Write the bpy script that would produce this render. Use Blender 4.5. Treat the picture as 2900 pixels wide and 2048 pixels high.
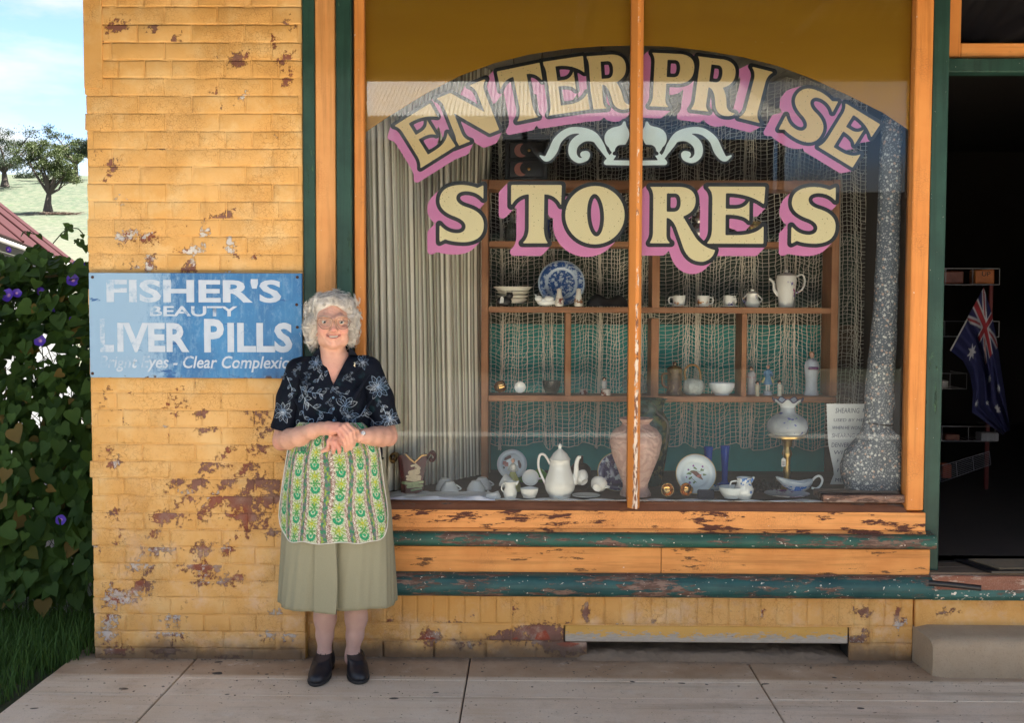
import bpy, bmesh, math, random
import numpy as np
from mathutils import Vector, Matrix, noise as mnoise

random.seed(7)
rng = np.random.default_rng(11)
scene = bpy.context.scene
for o in list(bpy.data.objects):
    bpy.data.objects.remove(o)

# ------------------------------------------------------------------ camera
F = 3200.0                      # focal length in photograph pixels (2900 wide)
CAM = Vector((0.0, -5.0, 1.6))
PITCH, YAW, ROLL = math.radians(2.862), 0.0154, 0.0034
CAMR = Matrix.Rotation(YAW, 3, 'Z') @ Matrix.Rotation(math.radians(90) - PITCH, 3, 'X') @ Matrix.Rotation(ROLL, 3, 'Z')
cam_data = bpy.data.cameras.new('camera')
cam = bpy.data.objects.new('camera', cam_data)
scene.collection.objects.link(cam)
cam.matrix_world = Matrix.Translation(CAM) @ CAMR.to_4x4()
cam_data.sensor_width = 36.0
cam_data.lens = F / 2900.0 * 36.0
cam_data.clip_start = 0.05
cam_data.clip_end = 3000.0
scene.camera = cam

# ------------------------------------------------------------------ sky, sun, exposure
SUN_EL, SUN_AZ = math.radians(60), math.radians(80)      # azimuth from +Y towards +X
world = bpy.data.worlds.new('World')
scene.world = world
world.use_nodes = True
wn, wl = world.node_tree.nodes, world.node_tree.links
wn.clear()
w_out = wn.new('ShaderNodeOutputWorld')
w_bg = wn.new('ShaderNodeBackground')
w_sky = wn.new('ShaderNodeTexSky')
w_sky.sky_type = 'NISHITA'
w_sky.sun_disc = False
w_sky.sun_elevation = SUN_EL
w_sky.sun_rotation = SUN_AZ
w_sky.altitude = 2600
w_sky.air_density = 0.9
w_sky.dust_density = 0.4
w_tc = wn.new('ShaderNodeTexCoord')
w_map = wn.new('ShaderNodeMapping')
w_map.inputs['Scale'].default_value = (1.0, 1.0, 3.4)
w_map.inputs['Location'].default_value = (0.3, 0.1, 0.42)
w_noise = wn.new('ShaderNodeTexNoise')
w_noise.inputs['Scale'].default_value = 3.6
w_noise.inputs['Detail'].default_value = 7.0
w_noise.inputs['Roughness'].default_value = 0.55
w_ramp = wn.new('ShaderNodeValToRGB')
w_ramp.color_ramp.elements[0].position = 0.43
w_ramp.color_ramp.elements[1].position = 0.57
w_mix = wn.new('ShaderNodeMixRGB')
w_mix.inputs['Color2'].default_value = (2.9, 2.95, 3.0, 1)
wl.new(w_tc.outputs['Generated'], w_map.inputs['Vector'])
wl.new(w_map.outputs['Vector'], w_noise.inputs['Vector'])
wl.new(w_noise.outputs['Fac'], w_ramp.inputs['Fac'])
wl.new(w_ramp.outputs['Color'], w_mix.inputs['Fac'])
wl.new(w_sky.outputs['Color'], w_mix.inputs['Color1'])
wl.new(w_mix.outputs['Color'], w_bg.inputs['Color'])
w_bg.inputs['Strength'].default_value = 0.052
wl.new(w_bg.outputs['Background'], w_out.inputs['Surface'])

sun_data = bpy.data.lights.new('sun', 'SUN')
sun_data.energy = 5.0
sun_data.angle = math.radians(0.53)
sun_data.color = (1.0, 0.95, 0.87)
sun = bpy.data.objects.new('sun', sun_data)
scene.collection.objects.link(sun)
SUNV = Vector((math.sin(SUN_AZ) * math.cos(SUN_EL), math.cos(SUN_AZ) * math.cos(SUN_EL), math.sin(SUN_EL)))
sun.rotation_euler = SUNV.to_track_quat('Z', 'Y').to_euler()

scene.view_settings.view_transform = 'Standard'
scene.view_settings.look = 'None'
scene.view_settings.exposure = 2.8
scene.view_settings.gamma = 1.0
scene.view_settings.use_curve_mapping = False
scene.cycles.use_denoising = True
scene.cycles.max_bounces = 10
scene.cycles.diffuse_bounces = 6
scene.cycles.glossy_bounces = 5
scene.cycles.transmission_bounces = 8
scene.cycles.transparent_max_bounces = 24
scene.cycles.sample_clamp_indirect = 8.0
scene.cycles.caustics_reflective = False
scene.cycles.caustics_refractive = False

# ------------------------------------------------------------------ helpers
COL = scene.collection


def ray(px, py):
    return CAMR @ Vector(((px - 1450.0) / F, -(py - 1024.0) / F, -1.0))


def at(px, py, Y):
    d = ray(px, py)
    return CAM + d * ((Y - CAM.y) / d.y)


def onz(px, py, z):
    d = ray(px, py)
    return CAM + d * ((z - CAM.z) / d.z)


def X(px, py, Y=0.0):
    return at(px, py, Y).x


def Z(px, py, Y=0.0):
    return at(px, py, Y).z


def mpp(Y):
    return (Y - CAM.y) / F


class MB:
    """collects simple shapes; build() links them as one mesh object"""

    def __init__(self):
        self.v, self.f, self.m = [], [], []
        self.attr = {}

    def add(self, vs, fs, mi=0):
        b = len(self.v)
        self.v.extend([tuple(p) for p in vs])
        self.f.extend([tuple(i + b for i in f) for f in fs])
        self.m.extend([mi] * len(fs))
        return b

    def box(self, x0, x1, y0, y1, z0, z1, c=0.0, mi=0):
        if x1 < x0: x0, x1 = x1, x0
        if y1 < y0: y0, y1 = y1, y0
        if z1 < z0: z0, z1 = z1, z0
        c = min(c, (x1 - x0) * .45, (y1 - y0) * .45, (z1 - z0) * .45)
        if c <= 0:
            vs = [(x, y, z) for x in (x0, x1) for y in (y0, y1) for z in (z0, z1)]
            self.add(vs, [(0, 1, 3, 2), (4, 6, 7, 5), (0, 4, 5, 1), (2, 3, 7, 6), (0, 2, 6, 4), (1, 5, 7, 3)], mi)
            return
        lo, hi = (x0, y0, z0), (x1, y1, z1)
        vs, idx = [], {}
        for sx in (0, 1):
            for sy in (0, 1):
                for sz in (0, 1):
                    s = (sx, sy, sz)
                    for ax in range(3):
                        p = []
                        for k in range(3):
                            e = hi[k] if s[k] else lo[k]
                            if k != ax:
                                e += -c if s[k] else c
                            p.append(e)
                        idx[(s, ax)] = len(vs)
                        vs.append(p)
        fs = []
        for ax in range(3):
            a, b = [k for k in range(3) if k != ax]
            for d in (0, 1):
                q = []
                for (u, w) in ((0, 0), (1, 0), (1, 1), (0, 1)):
                    s = [0, 0, 0]; s[ax] = d; s[a] = u; s[b] = w
                    q.append(idx[(tuple(s), ax)])
                fs.append(q)
        for ax in range(3):          # edges parallel to ax
            a, b = [k for k in range(3) if k != ax]
            for u in (0, 1):
                for w in (0, 1):
                    s0 = [0, 0, 0]; s0[a] = u; s0[b] = w; s1 = list(s0); s1[ax] = 1
                    fs.append((idx[(tuple(s0), a)], idx[(tuple(s1), a)], idx[(tuple(s1), b)], idx[(tuple(s0), b)]))
        for sx in (0, 1):
            for sy in (0, 1):
                for sz in (0, 1):
                    fs.append(tuple(idx[((sx, sy, sz), k)] for k in range(3)))
        ce = Vector(((x0 + x1) / 2, (y0 + y1) / 2, (z0 + z1) / 2))
        out = []
        for f in fs:
            p = [Vector(vs[i]) for i in f]
            n = (p[1] - p[0]).cross(p[2] - p[0])
            if n.dot(sum(p, Vector()) / len(p) - ce) < 0:
                f = tuple(reversed(f))
            out.append(tuple(f))
        self.add(vs, out, mi)

    def lathe(self, prof, n=28, o=(0, 0, 0), mi=0, rib=None, sx=1.0, sy=1.0, M=None):
        """prof: (radius, height) list; rib=(count, amount)"""
        o = Vector(o)
        vs, fs = [], []
        rows = []
        for (r, h) in prof:
            if r < 1e-6:
                rows.append([len(vs)]); vs.append(Vector((0, 0, h)))
            else:
                row = []
                for i in range(n):
                    a = 2 * math.pi * i / n
                    rr = r * (1 + (rib[1] * math.cos(rib[0] * a) if rib else 0))
                    row.append(len(vs)); vs.append(Vector((rr * math.cos(a) * sx, rr * math.sin(a) * sy, h)))
                rows.append(row)
        for a, b in zip(rows, rows[1:]):
            for i in range(n):
                j = (i + 1) % n
                if len(a) == 1 and len(b) == 1: continue
                if len(a) == 1: fs.append((a[0], b[j], b[i]))
                elif len(b) == 1: fs.append((a[i], a[j], b[0]))
                else: fs.append((a[i], a[j], b[j], b[i]))
        if M is not None:
            vs = [M @ v for v in vs]
        self.add([v + o for v in vs], fs, mi)

    def tube(self, pts, r, n=8, mi=0, cap=True, flat=1.0):
        pts = [Vector(p) for p in pts]
        rs = r if isinstance(r, (list, tuple)) else [r] * len(pts)
        vs, fs, rows = [], [], []
        up = None
        for i, p in enumerate(pts):
            t = (pts[min(i + 1, len(pts) - 1)] - pts[max(i - 1, 0)])
            if t.length < 1e-9: t = Vector((0, 0, 1))
            t.normalize()
            if up is None:
                up = Vector((0, 0, 1)) if abs(t.z) < .9 else Vector((0, 1, 0))
            s = t.cross(up)
            if s.length < 1e-5: s = t.orthogonal()
            s.normalize(); up = s.cross(t).normalized()
            row = []
            for k in range(n):
                a = 2 * math.pi * k / n
                row.append(len(vs)); vs.append(p + (s * math.cos(a) + up * math.sin(a) * flat) * rs[i])
            rows.append(row)
        for a, b in zip(rows, rows[1:]):
            for k in range(n):
                j = (k + 1) % n
                fs.append((a[k], a[j], b[j], b[k]))
        if cap:
            fs.append(tuple(reversed(rows[0]))); fs.append(tuple(rows[-1]))
        self.add(vs, fs, mi)

    def ell(self, c, r, n=16, m=10, mi=0, M=None):
        c = Vector(c)
        vs, fs = [], []
        for j in range(m + 1):
            th = math.pi * j / m
            for i in range(n):
                a = 2 * math.pi * i / n
                p = Vector((r[0] * math.sin(th) * math.cos(a), r[1] * math.sin(th) * math.sin(a), -r[2] * math.cos(th)))
                vs.append((M @ p if M is not None else p) + c)
        for j in range(m):
            for i in range(n):
                k = (i + 1) % n
                fs.append((j * n + i, j * n + k, (j + 1) * n + k, (j + 1) * n + i))
        self.add(vs, fs, mi)

    def prism(self, poly, y0, y1, mi=0):
        """polygon in x,z extruded along y (y0 = front)"""
        n = len(poly)
        area = sum(poly[i][0] * poly[(i + 1) % n][1] - poly[(i + 1) % n][0] * poly[i][1] for i in range(n))
        if area < 0: poly = list(reversed(poly))
        vs = [(x, y0, z) for x, z in poly] + [(x, y1, z) for x, z in poly]
        fs = [tuple(range(n)), tuple(reversed(range(n, 2 * n)))]
        for i in range(n):
            j = (i + 1) % n
            fs.append((j, i, n + i, n + j))
        self.add(vs, fs, mi)

    def grid(self, fn, nu, nv, mi=0):
        vs = [fn(i / nu, j / nv) for j in range(nv + 1) for i in range(nu + 1)]
        w = nu + 1
        fs = [(j * w + i, j * w + i + 1, (j + 1) * w + i + 1, (j + 1) * w + i) for j in range(nv) for i in range(nu)]
        self.add(vs, fs, mi)

    def mesh(self, name, smooth=False, angle=None):
        me = bpy.data.meshes.new(name)
        me.from_pydata(self.v, [], self.f)
        if any(self.m):
            me.polygons.foreach_set('material_index', self.m)
        if smooth:
            me.polygons.foreach_set('use_smooth', [True] * len(self.f))
        me.update()
        if smooth and angle:
            me.set_sharp_from_angle(angle=math.radians(angle))
        return me

    def build(self, name, mats, parent=None, smooth=False, angle=40, **props):
        me = self.mesh(name, smooth, angle)
        return link(name, me, mats, parent, **props)


def link(name, me, mats, parent=None, **props):
    if not isinstance(mats, (list, tuple)): mats = [mats]
    if me.materials is not None and not len(me.materials):
        for m in mats: me.materials.append(m)
    o = bpy.data.objects.new(name, me)
    COL.objects.link(o)
    if parent is not None:
        o.parent = parent
        o.matrix_parent_inverse = Matrix.Translation(-parent.location) if parent.type == 'EMPTY' else Matrix()
    for k, v in props.items():
        o[k] = v
    return o


def thing(name, label, cat, loc=(0, 0, 0), group=None):
    o = bpy.data.objects.new(name, None)
    o.empty_display_size = .05
    COL.objects.link(o)
    o.location = loc
    o['label'] = label; o['category'] = cat
    if group: o['group'] = group
    return o


def tag(o, label, cat, group=None):
    o['label'] = label; o['category'] = cat
    if group: o['group'] = group
    return o


def structure(o):
    o['kind'] = 'structure'
    return o


def np_mesh(name, V, Q, mats, parent=None, smooth=True, attrs=None, **props):
    me = bpy.data.meshes.new(name)
    me.from_pydata([tuple(map(float, p)) for p in V], [], [tuple(map(int, q)) for q in Q])
    if smooth:
        me.polygons.foreach_set('use_smooth', np.ones(len(me.polygons), bool))
    for k, a in (attrs or {}).items():
        a = np.asarray(a, np.float32)
        if a.ndim == 1:
            at_ = me.attributes.new(k, 'FLOAT', 'POINT')
            at_.data.foreach_set('value', a)
        else:
            at_ = me.attributes.new(k, 'FLOAT_COLOR', 'POINT')
            c = np.ones((len(a), 4), np.float32); c[:, :3] = a
            at_.data.foreach_set('color', c.ravel())
    me.update()
    return link(name, me, mats, parent, **props)


# ------------------------------------------------------------------ material helpers
class NT:
    def __init__(self, name):
        self.mat = bpy.data.materials.new(name)
        self.mat.use_nodes = True
        self.t = self.mat.node_tree
        self.n, self.l = self.t.nodes, self.t.links
        self.n.clear()
        self.out = self.n.new('ShaderNodeOutputMaterial')
        self.p = self.n.new('ShaderNodeBsdfPrincipled')
        self.l.new(self.p.outputs[0], self.out.inputs[0])

    def set(self, **kw):
        for k, v in kw.items():
            self.inp(self.p, k.replace('_', ' '), v)
        return self

    def inp(self, node, key, v):
        s = node.inputs[key]
        if hasattr(v, 'is_output') or isinstance(v, bpy.types.NodeSocket):
            self.l.new(v, s)
        else:
            if s.type == 'RGBA' and len(v) == 3: v = (*v, 1)
            s.default_value = v

    def pos(self, scale=(1, 1, 1), obj=False, rot=(0, 0, 0)):
        if obj:
            c = self.n.new('ShaderNodeTexCoord').outputs['Object']
        else:
            c = self.n.new('ShaderNodeNewGeometry').outputs['Position']
        m = self.n.new('ShaderNodeMapping')
        m.inputs['Scale'].default_value = scale
        m.inputs['Rotation'].default_value = rot
        self.l.new(c, m.inputs['Vector'])
        return m.outputs[0]

    def noise(self, vec, scale, detail=4, rough=.55, dist=0.0):
        t = self.n.new('ShaderNodeTexNoise')
        self.l.new(vec, t.inputs['Vector'])
        t.inputs['Scale'].default_value = scale
        t.inputs['Detail'].default_value = detail
        t.inputs['Roughness'].default_value = rough
        t.inputs['Distortion'].default_value = dist
        return t.outputs['Fac']

    def voro(self, vec, scale, feature='F1', out='Distance', rand=1.0):
        t = self.n.new('ShaderNodeTexVoronoi')
        t.feature = feature
        self.l.new(vec, t.inputs['Vector'])
        t.inputs['Scale'].default_value = scale
        t.inputs['Randomness'].default_value = rand
        return t.outputs[out]

    def wave(self, vec, scale, dist=0, detail=2, axis='X', typ='BANDS'):
        t = self.n.new('ShaderNodeTexWave')
        t.wave_type = typ
        t.bands_direction = axis
        self.l.new(vec, t.inputs['Vector'])
        t.inputs['Scale'].default_value = scale
        t.inputs['Distortion'].default_value = dist
        t.inputs['Detail'].default_value = detail
        return t.outputs['Fac']

    def math(self, op, a, b=None, c=None, clamp=False):
        m = self.n.new('ShaderNodeMath')
        m.operation = op
        m.use_clamp = clamp
        for i, v in enumerate((a, b, c)):
            if v is None: continue
            if isinstance(v, (int, float)): m.inputs[i].default_value = v
            else: self.l.new(v, m.inputs[i])
        return m.outputs[0]

    def step(self, v, lo, hi, a=0.0, b=1.0):
        m = self.n.new('ShaderNodeMapRange')
        m.interpolation_type = 'SMOOTHSTEP'
        self.l.new(v, m.inputs['Value'])
        m.inputs['From Min'].default_value = lo
        m.inputs['From Max'].default_value = hi
        m.inputs['To Min'].default_value = a
        m.inputs['To Max'].default_value = b
        return m.outputs[0]

    def mix(self, fac, a, b, blend='MIX'):
        m = self.n.new('ShaderNodeMixRGB')
        m.blend_type = blend
        for k, v in (('Fac', fac), ('Color1', a), ('Color2', b)):
            if isinstance(v, (int, float)): m.inputs[k].default_value = v
            elif isinstance(v, tuple): m.inputs[k].default_value = (*v, 1) if len(v) == 3 else v
            else: self.l.new(v, m.inputs[k])
        return m.outputs[0]

    def attr(self, name, kind='GEOMETRY', out='Fac'):
        a = self.n.new('ShaderNodeAttribute')
        a.attribute_type = kind
        a.attribute_name = name
        return a.outputs[out]

    def bump(self, h, strength=.4, dist=.004):
        b = self.n.new('ShaderNodeBump')
        b.inputs['Strength'].default_value = strength
        b.inputs['Distance'].default_value = dist
        self.l.new(h, b.inputs['Height'])
        self.l.new(b.outputs[0], self.p.inputs['Normal'])

    def sep(self, vec):
        s = self.n.new('ShaderNodeSeparateXYZ')
        self.l.new(vec, s.inputs[0])
        return s.outputs


_cache = {}


def plain(name, col, rough=.5, metal=0.0, var=.12, scale=30.0, bump=0.0, spec=.5, obj=True, **kw):
    """simple procedural material: base colour with fine tonal noise and slight relief"""
    if name in _cache: return _cache[name]
    m = NT(name)
    v = m.pos(obj=obj)
    n = m.noise(v, scale, 5, .6)
    c2 = tuple(max(0, c * (1 - var * 2)) for c in col)
    c3 = tuple(min(1, c * (1 + var)) for c in col)
    m.set(Base_Color=m.mix(n, c2, c3), Roughness=rough, Metallic=metal)
    m.p.inputs['Specular IOR Level'].default_value = spec
    for k, x in kw.items():
        m.inp(m.p, k.replace('_', ' '), x)
    if bump: m.bump(n, bump, .002)
    _cache[name] = m.mat
    return m.mat


def spotted(name, base, cols, scale=60., amount=.5, rough=.15, band=None):
    """glazed ceramic with printed sprigs of colour (cols) in cells; band=(z0,z1) object height limits"""
    if name in _cache: return _cache[name]
    m = NT(name)
    v = m.pos(obj=True)
    d = m.noise(v, scale * .8, 3, .6)
    mask = m.step(m.noise(v, scale * .28, 2, .5), 1 - amount, 1 - amount + .06)
    edge = m.math('MULTIPLY', mask, m.step(d, .47, .55))
    pick = m.noise(v, scale * .5, 1, .5)
    c = m.mix(m.step(pick, .42, .52), cols[0], cols[1])
    if len(cols) > 2:
        c = m.mix(m.step(m.noise(v, scale * .37, 1, .5), .52, .58), c, cols[2])
    if band:
        z = m.sep(v)[2]
        b = m.math('MULTIPLY', m.step(z, band[0], band[0] + .004), m.step(z, band[1] - .004, band[1], 1, 0))
        edge = m.math('MULTIPLY', edge, b)
    m.set(Base_Color=m.mix(edge, base, c), Roughness=rough)
    _cache[name] = m.mat
    return m.mat
# ------------------------------------------------------------------ ground, road, pavement
GPROF = ([-2000, 9, 20, 60, 110, 145, 180, 205, 240, 400, 2000], [-.06, -.06, .15, 3.6, 8.6, 14.1, 20.6, 25.3, 26.5, 14, 5])


def ground_z(x, y):
    return float(np.interp(y, *GPROF)) + (math.sin(x * .05 + y * .03) * .5 + math.sin(x * .021 - 1) * .8) * min(1, max(0, (y - 25) / 60))


def mat_field():
    m = NT('field_grass')
    v = m.pos()
    a = m.noise(v, .09, 6, .65)
    b = m.noise(m.pos(scale=(1, .45, 1)), 1.6, 6, .7)
    c = m.mix(m.step(a, .42, .6), (.020, .040, .018), (.038, .054, .026))
    c = m.mix(m.step(b, .35, .7), c, (.085, .088, .058))
    c = m.mix(m.step(m.noise(v, .5, 5, .7), .55, .72), c, (.035, .07, .025))
    near = m.step(m.math('ADD', m.sep(v)[1], m.math('MULTIPLY', a, 60)), 110, 175, 1, 0)
    c = m.mix(m.math('MULTIPLY', near, .6), c, m.mix(b, (.060, .062, .038), (.105, .100, .070)))
    m.set(Base_Color=c, Roughness=.95)
    m.bump(b, .6, .15)
    return m.mat


mb = MB()
gx = [-1800, -700, -300, -150] + list(np.linspace(-100, 60, 33)) + [100, 200, 400, 900, 1800]
gy = [-1800, -600, -200, -80, -45, -20, -12, -6, 0, 6, 9, 14, 20, 28] + list(np.linspace(36, 260, 29)) + [300, 400, 600, 1000, 1900]
gv = [(x, y, ground_z(x, y)) for y in gy for x in gx]
w = len(gx)
gf = [(j * w + i, j * w + i + 1, (j + 1) * w + i + 1, (j + 1) * w + i) for j in range(len(gy) - 1) for i in range(w - 1)]
mb.add(gv, gf)
structure(mb.build('ground', mat_field(), smooth=True, angle=80))


def mat_road():
    m = NT('road_gravel')
    v = m.pos()
    n = m.noise(v, 60, 6, .7)
    m.set(Base_Color=m.mix(n, (.055, .052, .050), (.11, .105, .10)), Roughness=.95)
    m.bump(n, .5, .004)
    return m.mat


mb = MB(); mb.box(-60, 60, -19.6, -3.25, -.25, -.045)
structure(mb.build('road', mat_road()))
mb = MB(); mb.box(-60, 60, -4.35, -3.4, -.12, -.038)
structure(mb.build('bounce_strip', plain('pale_bounce_surface', (.66, .60, .51), .95, scale=40, var=.15)))  # unseen pale strip added to bounce sunlight up onto the shopfront


def mat_concrete():
    m = NT('pavement_concrete')
    v = m.pos()
    s = m.sep(v)
    big = m.noise(v, 1.6, 5, .6)
    fine = m.noise(v, 170, 4, .8)
    streak = m.noise(m.pos(scale=(.7, 7, 1)), 2.2, 6, .7)
    c = m.mix(m.step(big, .3, .7), (.56, .435, .305), (.70, .585, .45))
    c = m.mix(m.step(streak, .40, .75, 0, .7), c, (.66, .585, .48))
    # soil washed out along the foot of the wall
    soil = m.math('MULTIPLY', m.step(s[1], -.24, -.20), m.step(m.noise(v, 4, 4, .6), .2, .75, .55, 1))
    c = m.mix(soil, c, (.34, .225, .135))
    wall = m.step(m.math('ADD', s[1], m.math('MULTIPLY', m.noise(v, 12, 4, .6), .12)), .0, .11, 0, .75)
    c = m.mix(wall, c, (.10, .075, .055))
    c = m.mix(m.step(m.noise(v, 26, 3, .5), .70, .74), c, (.10, .085, .075))
    c = m.mix(m.step(m.noise(m.pos(scale=(1, 1.6, 1)), 8.5, 1, .4), .745, .757), c, (.035, .03, .028))
    blot = m.noise(v, 3.4, 7, .72)
    c = m.mix(m.step(blot, .50, .70, 0, .45), c, (.34, .25, .165))
    c = m.mix(m.step(m.noise(v, 9, 6, .7), .56, .74, 0, .5), c, (.68, .62, .53))
    c = m.mix(m.step(m.noise(m.pos(scale=(.25, 3, 1)), 2.3, 5, .65), .52, .66, 0, .45), c, (.30, .235, .17))
    c = m.mix(m.step(m.noise(v, 58, 3, .6), .64, .70, 0, .75), c, (.14, .105, .075))
    c = m.mix(m.step(fine, .40, .80, 0, .36), c, (.23, .19, .145), 'MIX')
    m.set(Base_Color=c, Roughness=.9)
    m.bump(m.math('ADD', fine, m.math('MULTIPLY', streak, .6)), .35, .003)
    return m.mat


MCONC = mat_concrete()
# slabs: joints as seen (X of joints at the wall foot), rows parallel to the wall
pave = thing('pavement', 'concrete pavement', 'pavement')
structure(pave); del pave['label'], pave['category']
mb = MB(); mb.box(-2.06, 9, -3.22, .3, -.3, -.016)
mb.build('pavement_bed', plain('joint_soil', (.06, .05, .042), .95, scale=60), pave)
jx = [-2.06, -1.497, -.262, .985, 2.24, 3.5, 4.8, 6.1, 7.4, 9]
jy = [.3, -.262, -.468, -1.05, -2.1, -3.2]
for a, b in zip(jy, jy[1:]):
    for c, d in zip(jx, jx[1:]):
        mb = MB()
        g = .0035 if c > -2.0 else .0
        dz = rng.uniform(-.0015, .0015)
        yb = b + (.0012 if b in (-.262, -.468) else .003)
        mb.box(c + g, d - .0035, yb, a - .0005, -.05, dz, .003)
        mb.build('slab', MCONC, pave)
mb = MB(); mb.box(-2.06, 9, -3.36, -3.225, -.3, .0, .012)
structure(mb.build('kerb', plain('kerb_stone', (.36, .34, .31), .9, scale=40, bump=.2)))

# ------------------------------------------------------------------ brick walls with flaking paint
PEEL = """335 72 38 16 .9 0|269 121 22 16 .8 .1|441 77 11 18 .9 0|488 118 9 9 .9 0|676 170 34 16 .9 0|690 180 12 22 .9 0|800 163 24 22 .9 0
811 217 14 18 .9 .1|821 74 22 17 .85 0|774 116 9 15 .8 0|790 60 14 6 .8 0|316 474 14 26 .8 .3|290 500 16 30 .6 .2|345 557 24 20 .8 .8|385 550 17 8 .8 .8
355 668 32 18 .95 .75|414 673 24 16 .9 .6|444 661 14 16 .9 .1|513 653 20 12 1 0|577 655 15 22 1 .9|583 690 17 26 1 .95|543 710 16 16 1 1|651 660 15 20 1 1
641 705 13 18 1 .9|668 712 20 14 1 .2|365 745 36 20 1 .6|419 757 24 18 .9 .7|533 767 30 9 .9 .3|434 715 14 10 .9 0|592 742 11 12 .9 .5|646 762 13 13 .9 .8
804 740 10 9 .9 1|830 738 9 9 .9 1|640 615 14 9 .9 .2|780 385 16 12 .8 .6|655 418 9 9 .8 .8|690 270 10 8 .8 .9|580 615 9 22 .8 .7|280 420 12 20 .6 .5
574 1086 36 15 1 0|510 1101 18 9 .9 0|311 1101 13 10 .8 .1|473 1129 15 10 .9 0|516 1140 23 22 1 0|462 1149 31 9 1 0|602 1136 27 12 1 0|505 1175 31 11 .9 0
574 1173 22 17 .95 0|311 1192 18 10 .9 .1|356 1192 17 15 .9 .1|734 1183 38 24 .9 .1|587 1227 46 17 1 0|469 1229 22 10 .9 0|751 1225 27 22 1 0|661 1276 32 18 .95 0
734 1276 38 22 .95 .05|313 1276 20 18 .85 .2|320 1311 24 14 .9 .6|708 1324 30 20 .85 .3|294 1138 24 34 .55 .1|350 1140 26 18 .5 0|690 1180 24 18 .6 0|620 1310 26 20 .6 .1
508 1369 28 18 1 0|568 1369 32 19 1 0|646 1369 28 17 .9 .05|734 1367 36 19 1 .1|780 1370 20 18 1 0|540 1422 44 16 1 0|621 1418 24 19 1 .1|692 1415 42 19 1 .05
771 1415 34 21 1 .05|466 1459 46 13 1 .15|579 1459 28 16 .9 .3|697 1464 64 21 1 .15|323 1452 24 10 .8 .3|766 1510 29 20 .9 .2|697 1503 24 10 .8 .2|443 1508 30 15 .7 .4
323 1538 26 10 .8 .3|452 1563 70 20 .8 .55|572 1558 36 20 .85 .5|646 1554 26 13 .8 .5|563 1609 64 17 .85 .45|443 1614 30 18 .85 .6|383 1605 36 16 .8 .8|314 1665 30 20 .8 .5
406 1655 22 19 .9 .3|577 1651 34 14 .8 .6|637 1648 24 12 .8 .4|674 1651 22 22 .9 .25|737 1655 20 18 .7 .4|341 1697 66 20 .85 .7|430 1715 50 18 .6 .8|489 1752 48 16 .7 .7
318 1752 36 18 .75 .6|300 1798 36 24 .85 .9|485 1798 60 14 .75 .7|761 1798 34 15 .7 .9|820 1800 30 10 .8 .9|332 1849 56 22 .9 .4|475 1849 52 16 .9 .2|646 1866 60 12 .8 .1
1656 1733 17 40 1 0|1463 1726 12 16 .95 0|1217 1800 40 24 1.2 .45|1302 1800 30 9 .8 .2|1395 1803 40 14 .95 .2|1455 1800 50 22 1.2 .1|1539 1796 76 30 1.3 .14|1610 1838 92 28 1.3 .14
1465 1840 58 16 1 .75|1135 1837 20 18 .9 .1|1606 1766 15 6 .9 0|2426 1722 19 14 1 0|2422 1811 34 16 1 .6|2455 1733 11 15 .9 .1|2539 1737 15 18 .9 0|2544 1772 15 14 1 1
2555 1794 15 14 1 1|2452 1792 14 18 1 .2|2431 1809 26 14 1 1|2707 1722 16 14 .9 0|2690 1735 30 10 .7 .1|2640 1735 14 9 .8 .1|1290 1765 60 5 .7 0|1100 1760 10 40 .6 .1|1190 1835 36 12 .5 .5|1330 1820 60 8 .6 .5"""
peel_list = []
for ln in PEEL.split('\n'):
    for e in ln.split('|'):
        px, py, wx, wy, s, wh = [float(q) for q in e.split()]
        Yp = .06 if px > 900 else 0.0
        p = at(px, py, Yp)
        peel_list.append((p.x, p.z, wx * mpp(Yp), wy * mpp(Yp), s, wh))
pr_ = random.Random(31)
for k_ in range(150):                       # small scattered flakes, more of them low on the wall
    low_ = k_ < 105
    p = at(pr_.uniform(262, 850), pr_.uniform(1085, 1860) if low_ else pr_.uniform(64, 760), 0)
    peel_list.append((p.x, p.z, pr_.uniform(5, 24 if low_ else 12) * mpp(0), pr_.uniform(3, 9) * mpp(0), pr_.uniform(.6, .92), pr_.choice([0, 0, .1, .3, .6, .9])))
for k_ in range(50):
    p = at(pr_.uniform(1130, 2570), pr_.uniform(1700, 1855), .06)
    peel_list.append((p.x, p.z, pr_.uniform(5, 20) * mpp(0), pr_.uniform(3, 9) * mpp(0), pr_.uniform(.6, .9), pr_.choice([0, 0, .1, .3, .6, .9])))
PL = np.array(peel_list)


def peel_at(x, z):
    """strength of flaking and share of white undercoat at points of the wall face"""
    x = np.asarray(x)[:, None]; z = np.asarray(z)[:, None]
    d = np.sqrt(((x - PL[:, 0]) / PL[:, 2]) ** 2 + ((z - PL[:, 1]) / PL[:, 3]) ** 2)
    g = np.clip(1.45 - d, 0, 1.0) * PL[:, 4]
    k = np.argmax(g, 1)
    return g[np.arange(len(k)), k], np.where(g.max(1) > .02, PL[k, 5], .35)


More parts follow.
